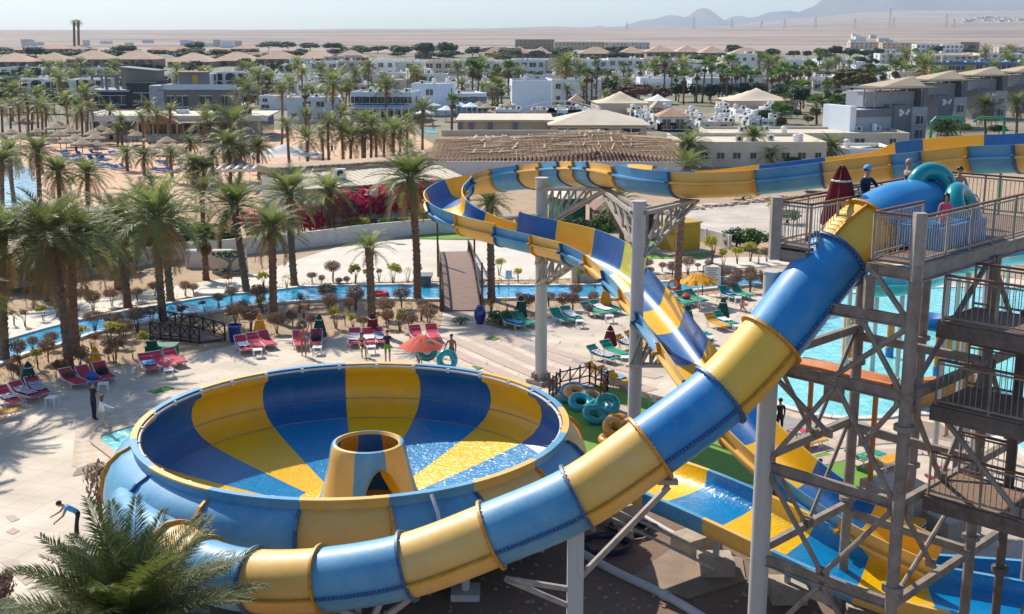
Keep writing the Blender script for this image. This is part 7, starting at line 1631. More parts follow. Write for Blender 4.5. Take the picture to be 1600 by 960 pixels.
bag(1053, 478, 'cloth_white', 'bundled white towel on a green lounger under the open yellow parasol', .28); bag(145, 604, 'cloth_blue', 'rolled blue towel on the red lounger above the walking couple', .28)
def side_table(px, py, label):
    e = empty('side_table', G(px, py, .05), rnd.uniform(-.3, .3), label, 'table', 'white side tables'); m = MB(); m.box((0, 0, .42), (.5, .5, .04)); m.build('tabletop', 'plastic_white', e)
    for x in (-.2, .2):
        for y in (-.2, .2): m = MB(); m.beam((x * 1.15, y * 1.15, 0), (x, y, .41), .05); m.build('leg', 'plastic_white', e)
for px, py, lb in [(82, 634, 'white side table at the foot of the towelled red loungers'), (162, 612, 'white side table above the walking couple'), (264, 590, 'white side table at the three red loungers above the green mat'), (403, 558, 'white side table by the closed yellow parasol'), (496, 554, 'white side table beside the standing woman'), (580, 553, 'white side table beside the seated woman'), (906, 512, 'white side table right of the first tall pillar'), (952, 504, 'white side table by the closed yellow parasol near the river'), (977, 570, 'white side table by the second tall pillar'), (1098, 484, 'white side table under the open yellow parasol'), (1152, 520, 'white side table left of the big tube'), (1108, 538, 'white side table beside the blue part of the open slide'), (1154, 475, 'white side table by the running girl'), (1240, 690, 'white side table near the play pool')]:
    side_table(px, py, lb)
def closed_parasol(px, pyb, pyt, col, label, r=.34, base_z=.05):
    b = G(px, pyb, base_z); h = atY(px, pyt, b.y).z - base_z; e = empty('closed_parasol', b, rnd.uniform(0, 3), label, 'parasol', 'closed parasols'); m = MB(); m.tube([(0, 0, 0), (0, 0, h)], .03, 8); m.lathe([(.28, 0), (.28, .08), (.06, .1)], n=12); m.build('pole', 'plastic_white', e)
    m = MB(); n = 16; prof = [(.0, .98), (.25, .9), (.45, .8), (.55, .74), (.85, .45), (1.08, .14), (1.0, .12)]; vs = []
    for f, z in prof:
        for j in range(n): a = 2 * math.pi * j / n; rr = r * f * (1 + (.16 if j % 2 else -.16)) ; vs.append((rr * math.cos(a), rr * math.sin(a), h * z + (.05 if j % 2 else 0)))
    m.add(vs, [(i * n + j, i * n + (j + 1) % n, (i + 1) * n + (j + 1) % n, (i + 1) * n + j) for i in range(len(prof) - 1) for j in range(n)]); m.build('canopy', 'cloth_' + col, e)
    m = MB(); m.lathe([(r * .55, h * .76), (r * .66, h * .77), (r * .66, h * .785), (r * .5, h * .79)], n=12); m.build('strap', 'cloth_white', e); return e
for a in [(47, 609, 564, 'dkgreen', 'closed dark green parasol over the towelled red loungers'), (151, 585, 541, 'yellow', 'closed yellow parasol in front of the thick palm trunks'), (239, 561, 523, 'dkgreen', 'closed dark green parasol next to the green box'), (407, 534, 490, 'yellow', 'closed yellow parasol behind the trio by the blue bin'), (500, 532, 490, 'dkgreen', 'closed green parasol beside the standing woman'), (583, 530, 489, 'maroon', 'closed maroon parasol near the purple striped towel'), (814, 502, 461, 'dkgreen', 'closed green parasol left of the first tall pillar'), (946, 485, 445, 'yellow', 'closed yellow parasol by the river behind the open slide'), (953, 546, 508, 'maroon', 'closed red parasol alone on the open deck'), (1074, 516, 476, 'dkgreen', 'closed green parasol right of the open slide'), (1129, 502, 464, 'dkgreen', 'closed green parasol left of the running girl'), (1172 + 500, 540, 500, 'dkgreen', 'closed green parasol beyond the tower')]:
    closed_parasol(*a)
e = closed_parasol(10, 600, 560, 'maroon', 'closed maroon parasol standing on the slide platform', .34); q = tp(2.2, 3.3, DZ + .03); e.location = q; e.scale = (1.2, 1.2, 1.4)
m = MB(); m.box((0, 0, .35), (1.6, .9, .7)); m.box((0, 0, .72), (1.7, 1.0, .06)); o = m.build('storage_box', 'kiosk_green'); o.location = G(254, 559, .03); tag(o, 'green storage box beside the closed dark green parasol', 'storage box')
def open_parasol(px, pyb, pyt, R_, col, label, ragged=0):
    b = G(px, pyb, .05); h = atY(px, pyt, b.y).z; e = empty('open_parasol', b, .2, label, 'parasol'); m = MB(); m.tube([(0, 0, 0), (0, 0, h)], .035, 8); m.build('pole', 'plastic_white', e); n = 8; m = MB(); vs = [(0, 0, h)]
    sub = 4
    for k in range(1, 5):
        for j in range(n * sub):
            a = 2 * math.pi * j / (n * sub); rr = R_ * k / 4 * (1 - .07 * math.sin(math.pi * (j % sub) / sub)); z = h - .62 * (k / 4) ** 1.3 + .05 * math.sin(math.pi * (j % sub) / sub) + (rnd.uniform(-ragged, ragged) * k / 4); vs.append((rr * math.cos(a), rr * math.sin(a), z))
    N_ = n * sub; fs = [(0, 1 + j, 1 + (j + 1) % N_) for j in range(N_)]
    for k in range(3): fs += [(1 + k * N_ + j, 1 + (k + 1) * N_ + j, 1 + (k + 1) * N_ + (j + 1) % N_, 1 + k * N_ + (j + 1) % N_) for j in range(N_)]
    m.add(vs, fs); m.build('canopy', 'cloth_' + col, e)
    m = MB()
    for j in range(n): a = 2 * math.pi * j / n; m.tube([(0, 0, h - .08), (R_ * .98 * math.cos(a), R_ * .98 * math.sin(a), h - .66)], .012, 4)
    m.build('ribs', 'steel_pale', e)
open_parasol(659, 573, 526, 1.22, 'orange', 'open orange-red parasol just behind the bowl'); open_parasol(1090, 478, 428, 1.25, 'yellow', 'open tattered yellow parasol over the green loungers', .1)
# stack of folded loungers
e = empty('lounger_stack', G(1372, 828, .2), -.65, 'stack of orange-cushioned loungers beside the concrete block', 'lounger stack')
for k in range(5):
    m = MB(); m.box((-.9, 0, .25 + k * .1), (1.3, .75, .06), M=Matrix.Rotation(.12, 3, 'Y')); m.box((.9, 0, .22 + k * .1), (1.3, .75, .06), M=Matrix.Rotation(-.05, 3, 'Y')); m.build('stacked_lounger', 'cloth_yellow' if k == 4 else ('plastic_white' if k % 2 else 'cloth_red'), e)
# swim rings
def ring(p, Rr, r, m, label, tilt=(0, 0, 0), group='swim rings', vary=True):
    M = Matrix.Rotation(tilt[2], 3, 'Z') @ Matrix.Rotation(tilt[0], 3, 'X') @ Matrix.Rotation(tilt[1], 3, 'Y'); e = empty('swim_ring', p, 0, label, 'swim ring', group)
    mb = MB(); mb.torus((0, 0, 0), Rr, r, M, 32, 14); mb.build('tube', m, e, smooth=True, angle=0)
    mb = MB()
    for a in (0.4, 3.5): q = M @ Vector((Rr * math.cos(a), Rr * math.sin(a), r)); d = M @ Vector((-math.sin(a), math.cos(a), 0)); u = M @ Vector((0, 0, 1)); mb.tube([q - d * .12, q - d * .07 + u * .05, q + d * .07 + u * .05, q + d * .12], .014, 5)
    mb.build('handle', 'rubber_black', e)
RG = [((907, 641), 0, 'cyan', (.5, .1, 0), 'bright cyan swim ring at the bowl edge of the pile'), ((926, 632), .0, 'orange', (.2, .3, 0), 'orange swim ring behind the bright cyan one'), ((929, 662), 0, 'teal', (.55, .2, .3), 'dark teal swim ring lying nearest the bowl'), ((948, 655), .25, 'teal', (.75, -.2, .2), 'big teal swim ring leaning on the pile'), ((936, 648), 0, 'teal', (.3, 0, 0), 'teal swim ring under the big leaning one'), ((914, 628), .0, 'teal', (.4, 0, .2), 'teal swim ring next to the wooden pen'), ((890, 628), 0, 'teal', (.2, 0, 0), 'teal swim ring half hidden by the bowl rim'), ((966, 668), 0, 'orange', (.1, 0, 0), 'orange swim ring flat on the grass by the second tall pillar'), ((960, 688), .1, 'orange', (.6, .5, 0), 'orange swim ring leaning at the end of the pile'), ((956, 697), 0, 'orange', (.1, 0, 0), 'orange swim ring under the leaning orange one'), ((899, 632), .25, 'orange', (.2, .2, 0), 'orange swim ring between the teal ones by the pen'), ((893, 622), .1, 'teal', (.2, -.2, 0), 'teal swim ring farthest back in the pile')]
for (px, py), dz, c, tl, lb in RG: b = G(px, py); ring((b.x, b.y, .27 + dz + .3 * math.sin(tl[0]) * .8), .42, .19, 'ring_' + c, lb, tl)
m = MB(); m.torus((0, 0, 0), .3, .08, Matrix.Rotation(1.5, 3, 'X'), 20, 8); o = m.build('lifebuoy', 'paint_orange', smooth=True); q = atY(1051, 445, G(1058, 464).y - .4); o.location = q; tag(o, 'orange lifebuoy hanging on the leaning palm trunk', 'lifebuoy')
m = MB(); m.torus((0, 0, 0), .5, .2, None, 20, 8); o = m.build('swim_ring', 'cloth_red', smooth=True); o.location = G(592, 460, .2); tag(o, 'red swim ring floating on the river left of the tallest palm', 'swim ring')
# concrete blocks, hoses, pipes under the slides
def block(px, py, s, h, label, rot=.6):
    b = G(px, py); m = MB(); m.box((0, 0, h / 2), (s[0], s[1], h)); m.box((0, 0, h + .01), (s[0] * .98, s[1] * .98, .02)); o = m.build('concrete_block', 'concrete'); o.location = (b.x, b.y, .08); o.rotation_euler.z = rot; tag(o, label, 'concrete block', 'concrete blocks under the slides')
block(970, 820, (1.4, 1.0), .8, 'cream concrete block behind the coiled hoses'); block(1088, 862, (1.5, 1.0), .6, 'cream concrete block with pipe stubs under the wide flume'); block(1393, 822, (1.9, 1.5), 1.6, 'tallest pinkish concrete block beside the lounger stack', .4); block(1487, 838, (1.5, 1.2), .7, 'pinkish concrete block with a round post right of the tower column', .4)
block(978, 846, (.45, .4), .35, 'small cream cube beside the black hose coil')
m = MB(); b = G(1487, 832); m.tube([(b.x, b.y, .7), (b.x, b.y, 3.7)], .17, 12); tag(m.build('steel_post', 'steel_pale', smooth=True), 'round post on the concrete block under the tower landing', 'post')
for cx, cy, r, mt, lb in ((983, 836, .75, 'rubber_black', 'coil of thick black hose on the dark soil'), (945, 862, .9, 'kiosk_navy', 'tangle of dark blue hose on the dark soil')):
    b = G(cx, cy); m = MB()
    P = [Vector((b.x + (r - .05 * (i % 3) + rnd.uniform(-.06, .06)) * math.cos(i * .35), b.y + (r * .8 + rnd.uniform(-.06, .06)) * math.sin(i * .35), .13 + .006 * i % .25)) for i in range(110)]
    m.tube(P, .035, 6); tag(m.build('hose_coil', mt, smooth=True), lb, 'hose')
for pts, r, mt, lb in (([(905, 862), (960, 893), (1040, 931), (1140, 990)], .14, 'pillar_white', 'long pale drain pipe running across the dark soil'), ([(985, 795), (1060, 838), (1110, 858)], .09, 'pillar_white', 'thin pale pipe behind the coiled hoses'), ([(1000, 805), (1080, 850)], .04, 'steel_dark', 'thin dark pipe beside the pale ones')):
    P = [G(x, y, .2) for x, y in pts]; m = MB(); m.tube(catmull(P, 4), r, 12)
    if r > .1: m.tube([P[2] - (P[2] - P[1]).normalized() * .15, P[2] + (P[2] - P[1]).normalized() * .15], r + .03, 12)
    tag(m.build('pipe', mt, smooth=True), lb, 'pipe')
rb = MB()
for i in range(260):
    px, py = rnd.uniform(430, 1180), rnd.uniform(862, 985); b = G(px, py); s = rnd.uniform(.03, .13); rb.box((b.x, b.y, .08 + s * .2), (s, s * rnd.uniform(.5, 1), s * .5), rot=rnd.uniform(0, 3))
tag(rb.build('rubble', 'soil'), None, None, None, 'stuff')
# dry low plants in the beds
gr = MB()
for i in range(1400):
    f = rnd.random(); k = rnd.randint(0, len(RLs) - 2); a = RLs[k].lerp(RLs[k + 1], rnd.random()); 
    p = a + Vector((rnd.uniform(-1, 1), -abs(rnd.gauss(0, 4.5)) - .4, 0)) if rnd.random() < .7 else RUs[min(k, len(RUs) - 1)] + Vector((rnd.uniform(-2, 2), rnd.uniform(.4, 2.5), 0))
    px = CX + F * p.x / depth(p); py = CY + F * ((H) * CP - p.y * SP) / depth(p)
    if 685 < px < 760: continue
    for j in range(3): q = p + Vector((rnd.uniform(-.12, .12), rnd.uniform(-.12, .12), 0)); t = q + Vector((rnd.uniform(-.12, .12), rnd.uniform(-.12, .12), rnd.uniform(.1, .3))); gr.add([(q.x - .015, q.y, .03), (q.x + .015, q.y, .03), (t.x, t.y, t.z)], [(0, 1, 2)])
tag(gr.build('undergrowth', 'shrub_brown'), None, None, None, 'stuff')
lf = MB()
for i in range(2600):
    px, py = rnd.uniform(0, 1230), rnd.uniform(430, 610); p = G(px, py, .09); s = rnd.uniform(.03, .08)
    if any(abs(p.y - q.y) < 1.2 and abs(p.x - q.x) < 3 for q in RUs[::3]) : continue
    a = rnd.uniform(0, 3.1); lf.add([(p.x, p.y, .085), (p.x + s * math.cos(a), p.y + s * math.sin(a), .09), (p.x - s * math.sin(a) * .5, p.y + s * math.cos(a) * .5, .1)], [(0, 1, 2)])
tag(lf.build('leaf_litter', 'bark'), None, None, None, 'stuff')
# ---------------------------------------------------------------- play pool and teal slide behind the tower
def teal_slide(px, label, w=.85, par=None):
    P = resample(catmull([Dp(*p) for p in px], 8), 24); fr = frames(P); e = empty('teal_slide', (0, 0, 0), 0, label, 'water slide')
    pr = [(-w * math.cos(a), w * .75 - w * .75 * math.sin(a)) for a in [math.pi * j / 12 for j in range(13)]]; pr2 = [((w + .06) * math.cos(a), w * .75 - (w * .75 + .06) * math.sin(a)) for a in [math.pi * j / 12 for j in range(13)]]
    for k in range(4): m = MB(); sweep(m, fr[k * 6:k * 6 + 7], pr + pr2, [0] * 26); m.build('slide_segment', 'teal_flume', e, smooth=True, angle=50)
    for i in (4, 12, 20): p = P[i]; m = MB(); m.tube([(p.x, p.y, 0), (p.x, p.y, p.z)], .12, 8); m.build('leg', 'pillar_white', e)
teal_slide([(1345, 462, 58), (1400, 460, 58), (1450, 447, 60), (1500, 430, 64), (1560, 415, 68), (1640, 405, 70)], 'wide teal flume passing behind the near tower column'); teal_slide([(1310, 455, 62), (1350, 448, 63), (1400, 455, 60), (1440, 440, 60)], 'short teal flume end above the pool edge', .6)
teal_slide([(1455, 420, 48), (1490, 425, 48), (1520, 420, 49), (1560, 400, 50)], 'teal trough just under the platform edge', .8)
for i, (px, pt_, pb, r) in enumerate([(1325, 490, 578, .38), (1389, 505, 560, .2), (1483, 520, 566, .5), (1462, 520, 590, .15), (1506, 525, 600, .15)]):
    b = G(px, pb); h = atY(px, pt_, b.y).z; e = empty('pool_post', b, 0, None, 'post'); m = MB(); m.lathe([(r, .35), (r, h), (.01, h)], n=14); m.build('shaft', 'paint_orange', e, smooth=True); m = MB(); m.lathe([(r + .02, 0), (r + .02, .6), (r, .62)], n=14); m.build('collar', 'paint_blue', e, smooth=True)
    tag(e, ['thick orange post with a blue foot standing in the play pool', 'thin orange post farther out in the play pool', 'thickest orange post behind the near tower column', 'slim orange post between the column and the thickest post', 'slim orange post under the tower landing'][i], 'post', 'orange posts of the play pool')
def pool_wall():
    P = [G(1420, 640), G(1530, 632)]; m = MB(); m.beam(P[0] + Vector((0, 0, .7)), P[1] + Vector((0, 0, .7)), .3, 1.3); m.beam(P[0] + Vector((0, 0, 1.4)), P[1] + Vector((0, 0, 1.4)), .5, .14); tag(m.build('play_wall', 'paint_orange'), 'orange and brown wall of the play structure beyond the tower landing', 'play structure')
pool_wall()
P = resample(catmull([Dp(1245, 572, 45), Dp(1300, 583, 44), Dp(1360, 598, 43), Dp(1398, 606, 42.5)], 6), 12); fr = frames(P); m = MB(); pr, ni = rprof(.34, .25); sweep(m, fr, pr, [0] * len(pr)); 
for i in (2, 10): m.tube([(P[i].x, P[i].y, 0), P[i]], .1, 8)
tag(m.build('toddler_slide', 'paint_orange', smooth=True), 'low orange trough slide reaching over the play pool', 'water slide')
for px, py, lb, r in ((1450, 512, 'blue bowl float in the play pool behind the tower', .9), (1263, 490, 'round blue edged tub at the pool corner', 1.4)):
    b = G(px, py); m = MB(); m.lathe([(r * .6, .05), (r, .7), (r * 1.05, .75), (r * .95, .72), (r * .5, .3), (.01, .3)], n=20); o = m.build('play_tub', 'paint_blue', smooth=True); o.location = b; tag(o, lb, 'tub')
P = [Dp(1330 + 8 * math.sin(a) , 520 - 25 * math.cos(a) + 8, 50) for a in [i * .35 for i in range(10)]]; m = MB(); m.tube(P, .06, 6); tag(m.build('spray_hoop', 'paint_yellow', smooth=True), 'thin curved spray hoop beside the thick orange post', 'spray hoop')
# pole with wheel valve by the column
# ---------------------------------------------------------------- people
PARTS = None
def person(loc, yaw, h=1.72, pose='stand', top='skin', bottom='cloth_navy', skin='skin', hair='hair_dark', shoes=None, label='', female=False, legs='short', arms=None, cap=None, sleeves=False, group=None, longhair=False, leg_pose=None, pitch=0.0, name='person'):
    s = h / 1.75; sw = .185 if not female else .165; hw = .10 if not female else .105
    J = {}; V = Vector
    def rotx(v, a): return V((v.x, v.y * math.cos(a) - v.z * math.sin(a), v.y * math.sin(a) + v.z * math.cos(a)))
    def dirn(a, b=0): return V((math.sin(b), math.sin(a) * math.cos(b), -math.cos(a) * math.cos(b)))      # a forward swing, b out
    legsw = leg_pose or {'stand': ((.03, -.03), (-.03, -.03)), 'walk': ((.42, -.08), (-.30, -.45)), 'run': ((.75, -.6), (-.45, -1.0)), 'sit': ((1.45, -1.45), (1.4, -1.4)), 'bend': ((.25, -.1), (.1, -.1))}[pose]
    drop = 0
    hipz = .93
    J['pelvis'] = V((0, 0, hipz)); T = rotx
    up = lambda x, y, z: J['pelvis'] + rotx(V((x, y, z)), -pitch)
    J['waist'] = up(0, 0, .16); J['chest'] = up(0, .01, .38); J['neck'] = up(0, .0, .53); J['head0'] = up(0, .02, .60); J['head1'] = up(0, .03, .69); J['head2'] = up(0, .02, .79); J['nose'] = up(0, .125, .685)
    for sd, lb in ((-1, 'l'), (1, 'r')):
        J['sh' + lb] = up(sd * sw, 0, .47)
        a1, a2, b1 = (arms or {}).get(lb, (.1 * sd, .25, .12))
        e = J['sh' + lb] + V((sd * math.sin(b1), math.sin(a1) * math.cos(b1), -math.cos(a1) * math.cos(b1))) * .29
        w = e + V((sd * math.sin(b1) * .5, math.sin(a1 + a2), -math.cos(a1 + a2))).normalized() * .25
        J['el' + lb] = e; J['wr' + lb] = w; J['ha' + lb] = w + (w - e).normalized() * .09
        J['hi' + lb] = J['pelvis'] + V((sd * hw, 0, -.04)); l1, l2 = legsw[0 if sd < 0 else 1]
        k = J['hi' + lb] + V((sd * .01, math.sin(l1), -math.cos(l1))) * .44; a = k + V((0, math.sin(l1 + l2), -math.cos(l1 + l2))) * .42
        J['kn' + lb] = k; J['an' + lb] = a; fd = rotx(V((0, .17, -.045)), min(0, l1 + l2) * .8); J['he' + lb] = a + V((0, -.04, -.045)); J['to' + lb] = a + fd
    rad = dict(pelvis=.125, waist=.105 if female else .12, chest=.135 if not female else .115, neck=.055, head0=.062, head1=.092, head2=.072, nose=.018)
    for l in 'lr': rad.update({'sh' + l: .062, 'el' + l: .042, 'wr' + l: .030, 'ha' + l: .034, 'hi' + l: .092, 'kn' + l: .058, 'an' + l: .040, 'he' + l: .035, 'to' + l: .030})
    E = [('pelvis', 'waist'), ('waist', 'chest'), ('chest', 'neck'), ('neck', 'head0'), ('head0', 'head1'), ('head1', 'head2'), ('head1', 'nose')]
    for l in 'lr': E += [('chest', 'sh' + l), ('sh' + l, 'el' + l), ('el' + l, 'wr' + l), ('wr' + l, 'ha' + l), ('pelvis', 'hi' + l), ('hi' + l, 'kn' + l), ('kn' + l, 'an' + l), ('an' + l, 'to' + l), ('an' + l, 'he' + l)]
    names = list(J); me = bpy.data.meshes.new('person'); me.from_pydata([J[n] for n in names], [(names.index(a), names.index(b)) for a, b in E], [])
    o = bpy.data.objects.new('tmp', me); COL.objects.link(o); md = o.modifiers.new('s', 'SKIN'); md.use_smooth_shade = True
    for i, n in enumerate(names): me.skin_vertices[0].data[i].radius = (rad[n], rad[n] * (.82 if n in ('chest', 'waist', 'pelvis') else 1)); me.skin_vertices[0].data[i].use_root = n == 'pelvis'
    sb = o.modifiers.new('b', 'SUBSURF'); sb.levels = 1; sb.render_levels = 1
    dg = bpy.context.evaluated_depsgraph_get(); m2 = bpy.data.meshes.new_from_object(o.evaluated_get(dg)); bpy.data.objects.remove(o)
    bm = bmesh.new(); bm.from_mesh(m2)
    # fingers and thumb
    for sd, l in ((-1, 'l'), (1, 'r')):
        w, hnd = J['wr' + l], J['ha' + l]; d = (hnd - w).normalized(); sidev = d.orthogonal().normalized(); f0 = V((0, 1, 0)); across = (f0 - d * f0.dot(d)).normalized(); inn = d.cross(across) * sd
        for q in range(5):
            th = q == 4; b0 = (hnd - d * .03 + across * .04) if th else hnd + across * (.027 - .018 * q) + d * .01; ln = (.055, .075, .08, .072, .055)[q] if not th else .05
            dd = (d + across * .9).normalized() if th else d; P = [b0, b0 + dd * ln * .5, b0 + dd * ln * .85 + inn * .018]; mb = MB(); mb.tube(P, [.010, .009, .006], 5)
            vs = [bm.verts.new(v) for v in mb.v]
            for f in mb.f:
                try: bm.faces.new([vs[i] for i in f])
                except ValueError: pass
    mats = ['skin' if skin == 'skin' else 'skin_tan', top, bottom, shoes or skin, top if sleeves else skin]
    def seg(p, a, b): ab = b - a; t = max(0, min(1, (p - a).dot(ab) / ab.dot(ab))); return (p - a - ab * t).length, t
    for f in bm.faces:
        c = f.calc_center_median(); best = min(((seg(c, J[a], J[b]), a, b) for a, b in E), key=lambda x: x[0][0] - (rad[x[1]] + rad[x[2]]) * .3); (dist, t), a, b = best; k = 0
        if a in ('waist',) or (a == 'chest' and b == 'neck' and t < .75) or a == 'chest' and b.startswith('sh'): k = 1
        elif a == 'pelvis' and b == 'waist': k = 1 if t > .45 else 2
        elif a == 'pelvis': k = 2
        elif a.startswith('hi'): k = 2 if (legs == 'long' or (legs == 'short' and t < .8) or t < .12) else 0
        elif a.startswith('kn'): k = 2 if legs == 'long' else 0
        elif a.startswith('an'): k = 3
        elif a.startswith('sh'): k = (1 if t < .5 else 4) if top != 'skin' and legs != 'brief' else 0
        elif a.startswith('el'): k = 4 if sleeves else 0
        if legs == 'brief' and k == 1 and top != skin and pose != 'x':
            if top.endswith('pink'): k = 1
            else: k = 1 if (a == 'waist' and .55 < t < 1.0) or (a == 'chest' and b == 'neck' and t < .2) else 0
        if top in ('skin', 'skin_tan') and k in (1, 4): k = 0
        f.material_index = k; f.smooth = True
    mn = min(v.co.z for v in bm.verts); cut = mn if pose != 'sit' else mn
    for v in bm.verts: v.co.z -= cut; v.co *= s
    m3 = bpy.data.meshes.new('person'); bm.to_mesh(m3); bm.free()
    for mm in mats: m3.materials.append(MAT[mm])
    e = obj(name, m3); e.location = loc; e.rotation_euler.z = yaw; tag(e, label, 'person', group)
    # hair / cap, eyes and mouth
    hc = (J['head1'] + V((0, -.012, .018)) - V((0, 0, cut))) * s; mb = MB(); n = 14
    for i in range(8):
        pass
    axis = rotx(V((0, 0, 1)), -pitch); prof = []
    Mh = Matrix.Rotation(-pitch, 3, 'X')
    vs = []; fs = []; rr = .104 * s
    for i in range(8):
        ph = math.pi * .5 * (1 - i / 5.2)
        for j in range(n):
            a = 2 * math.pi * j / n; front = math.sin(a) > .35
            p_ = ph if not (front and i > 4) else math.pi * .5 * (1 - 4.2 / 5.2)
            vs.append(hc + Mh @ V((rr * math.cos(p_) * math.cos(a) * .95, rr * math.cos(p_) * math.sin(a) * 1.05, rr * math.sin(p_) + (rr * .35 if not longhair or i < 6 else rr * .35 - (0 if front else rr * (i - 5) * .9)))))
    mb.add(vs, [(i * n + j, i * n + (j + 1) % n, (i + 1) * n + (j + 1) % n, (i + 1) * n + j) for i in range(7) for j in range(n)]); mb.build('hair', hair, e, smooth=True, angle=0)
    if cap:
        mb = MB(); mb.v = [tuple(Vector(v) + Vector((0, 0, .012))) for v in [hc + Mh @ V((rr * 1.12 * math.cos(a) * math.cos(p_), rr * 1.15 * math.sin(a) * math.cos(p_), rr * 1.1 * math.sin(p_) + rr * .3)) for p_ in (1.5, 1.2, .8, .4, .1) for a in [2 * math.pi * j / n for j in range(n)]]]; mb.f = [(i * n + j, i * n + (j + 1) % n, (i + 1) * n + (j + 1) % n, (i + 1) * n + j) for i in range(4) for j in range(n)]; mb.m = [0] * len(mb.f)
        mb.box(hc + Mh @ V((0, rr * 1.4, rr * .45)), (rr * 1.3, rr * .8, .012)); mb.build('cap', cap, e, smooth=True, angle=30)
    mb = MB()
    for sx in (-1, 1): mb.box(hc + Mh @ V((sx * .033 * s, .088 * s, -.012 * s)), (.022 * s, .02 * s, .012 * s))
    mb.box(hc + Mh @ V((0, .08 * s, -.062 * s)), (.04 * s, .02 * s, .008 * s)); mb.build('eyes_and_mouth', 'hair_dark', e)
    return e
def gp(px, py, z=.05): return G(px, py, z)
person(gp(148, 656), R(-35), 1.78, 'stand', 'cloth_navy', 'cloth_navy', hair='hair_brown', shoes='rubber_black', legs='long', sleeves=False, label='man in dark clothes and cap standing beside the walking woman', cap='cloth_blue', arms={'l': (.6, .9, .1), 'r': (.2, .5, .1)})
person(gp(163, 674), R(-60), 1.70, 'walk', 'cloth_white', 'cloth_khaki', hair='hair_brown', shoes='cloth_white', legs='long', sleeves=True, female=True, label='woman in a white top and pale trousers walking beside the small pool', longhair=True, arms={'l': (-.3, .2, .2), 'r': (.9, .3, .15)})
person(gp(125, 840), R(115), 1.75, 'bend', 'cloth_skyblue', 'cloth_black', shoes='rubber_black', legs='long', sleeves=False, hair='hair_dark', label='man in a blue shirt bending over at the low dry shrub', pitch=.95, arms={'l': (.45, .5, .1), 'r': (.6, .5, .1)})
person(gp(475, 556), R(180), 1.68, 'stand', 'cloth_red', 'cloth_red', skin='skin_tan', legs='brief', female=True, hair='hair_blond', label='woman in a bikini standing between two red loungers with a hand on her head', arms={'l': (2.4, .9, .5), 'r': (.1, .4, .15)})
person(gp(566, 556), R(200), 1.62, 'sit', 'cloth_black', 'cloth_black', legs='brief', female=True, hair='hair_dark', longhair=True, label='dark-haired woman sitting between the red loungers left of the maroon parasol', arms={'l': (.5, .7, .2), 'r': (.6, .6, .2)})
person(gp(606, 567), R(195), 1.76, 'stand', 'cloth_navy', 'cloth_lime', shoes='cloth_white', hair='hair_dark', label='man in a dark shirt and green patterned shorts standing behind the bowl', arms={'l': (.5, 1.2, .1), 'r': (.5, 1.3, .1)})
person(gp(654, 572), R(170), 1.45, 'walk', 'skin_tan', 'cloth_black', skin='skin_tan', hair='hair_dark', label='child walking under the open orange parasol with a teal ring', arms={'l': (.3, .6, .3), 'r': (.4, .8, .2)})
person(gp(706, 573), R(165), 1.80, 'walk', 'skin_tan', 'cloth_maroon', skin='skin_tan', hair='hair_brown', label='shirtless man in dark red shorts walking with a cyan ring', arms={'l': (.2, .3, .2), 'r': (.3, .3, .35)})
q = gp(668, 574); ring((q.x, q.y - .25, 1.02), .40, .17, 'ring_teal', 'teal swim ring carried under the open orange parasol', (1.45, 0, .1), 'carried swim rings')
q = gp(699, 580); ring((q.x, q.y - .1, .68), .40, .17, 'ring_cyan', 'cyan swim ring held by the shirtless walking man', (1.3, 0, .25), 'carried swim rings')
person(gp(1159, 494), R(-115), 1.30, 'run', 'cloth_pink', 'cloth_pink', legs='brief', female=True, hair='hair_dark', longhair=True, label='girl in pink running past the green loungers', arms={'l': (.5, 1.0, .2), 'r': (-.5, .8, .2)})
person(gp(1217, 684), R(10), 1.75, 'stand', 'cloth_black', 'cloth_black', legs='long', sleeves=True, hair='hair_dark', label='person in dark clothes standing behind the third pillar by the play pool')
person(gp(1478, 682), R(60), 1.70, 'stand', 'cloth_pink', 'cloth_denim', legs='short', hair='hair_brown', label='person whose bare legs show below the tower landing')
def onp(px, py, t): p = Dp(px, py, t); return Vector((p.x, p.y, DZ + .03))
person(tp(3.2, 3.15, DZ + .03), R(-150), 1.72, 'stand', 'cloth_navy', 'cloth_black', legs='long', sleeves=True, hair='hair_dark', cap='cloth_skyblue', label='platform attendant in a navy jacket and blue cap beside the maroon parasol', arms={'l': (.7, .9, .2), 'r': (.3, .6, .15)})
def platform_at(px, py):
    r = ray(px, py); t = (DZ - H) / r.z; p = r * t; return Vector((p.x, p.y, DZ + .03))
person(platform_at(1413, 350), R(-80), 1.72, 'stand', 'cloth_black', 'cloth_black', legs='brief', female=True, hair='hair_blond', label='woman in a black bikini holding the upright teal ring on the platform', arms={'l': (1.2, .4, .3), 'r': (1.0, .3, .1)})
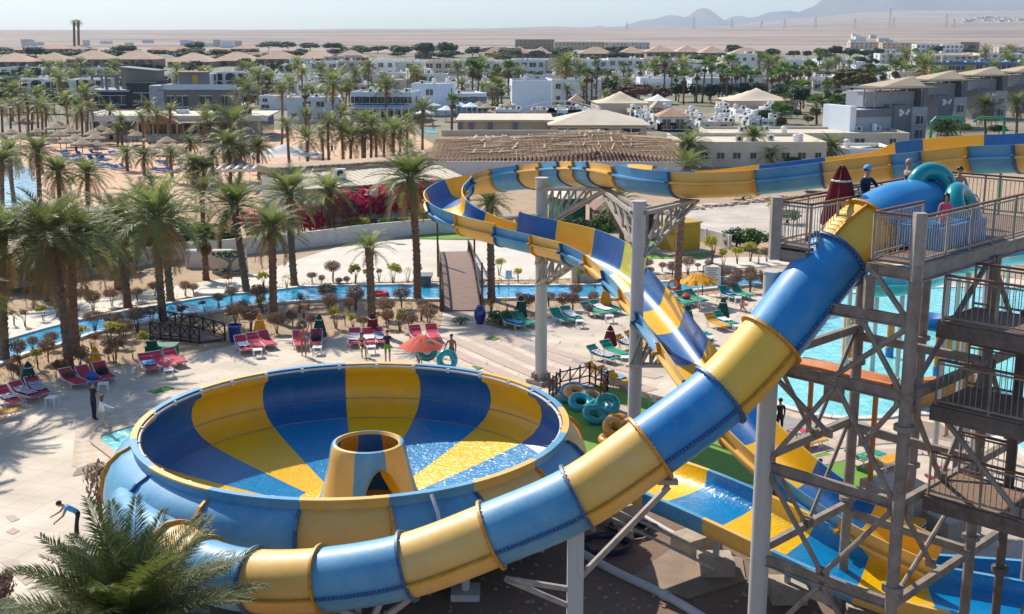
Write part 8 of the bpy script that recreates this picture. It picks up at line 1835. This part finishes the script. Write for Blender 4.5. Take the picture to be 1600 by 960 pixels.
person(platform_at(1473, 388), R(160), 1.30, 'stand', 'cloth_pink', 'cloth_pink', legs='brief', female=True, hair='hair_dark', longhair=True, label='girl in a pink swimsuit stepping down on the platform', arms={'l': (.2, .4, .15), 'r': (.3, .5, .2)}, leg_pose=((.6, -.9), (.0, -.05)))
person(platform_at(1493, 352), R(170), 1.55, 'stand', 'cloth_skyblue', 'cloth_skyblue', legs='brief', female=True, hair='hair_dark', label='girl in a blue bikini behind the lower teal ring on the platform', arms={'l': (.5, .6, .2), 'r': (.5, .8, .3)})
q = platform_at(1450, 362); ring((q.x, q.y, DZ + 1.15), .47, .23, 'ring_teal', 'upright teal swim ring held by the woman on the platform', (1.35, 0, .1), 'rings on the platform'); q = platform_at(1502, 372); ring((q.x, q.y, DZ + .75), .50, .24, 'ring_teal', 'lower teal swim ring in front of the two girls on the platform', (1.1, .2, .7), 'rings on the platform')
for px, py, c, yw in [(472, 243, 'white', 0), (519, 243, 'black', 1), (305, 268, 'red', 2), (335, 283, 'navy', 0), (120, 243, 'red', 1), (340, 280, 'pink', 1)]:
    person(gp(px, py), yw, 1.7, 'walk' if px > 400 else 'stand', 'cloth_' + c, 'cloth_black', label={472: 'tiny figure in white walking over the beach sand near the tent', 519: 'tiny dark figure walking on the open beach sand', 305: 'tiny figure in red among the beach parasols', 335: 'tiny figure in navy beside the beach bar', 120: 'tiny figure in red between the blue loungers', 340: 'tiny figure in pink beside the one in navy'}[px])
# ---------------------------------------------------------------- haze
hz = MB(); hz.box((0, 5500, 250), (30600, 17000, 510)); hz.v = [(x, y, max(z, -60)) for x, y, z in hz.v]
mh = bpy.data.materials.new('haze'); mh.use_nodes = True; t = mh.node_tree; t.nodes.remove(t.nodes['Principled BSDF']); pv = t.nodes.new('ShaderNodeVolumePrincipled'); pv.inputs['Color'].default_value = (.66, .83, 1.0, 1); pv.inputs['Density'].default_value = 7e-5; pv.inputs['Anisotropy'].default_value = 0.2
t.links.new(pv.outputs[0], t.nodes['Material Output'].inputs['Volume']); MAT['haze'] = mh
o = hz.build('haze', 'haze'); o['kind'] = 'stuff'
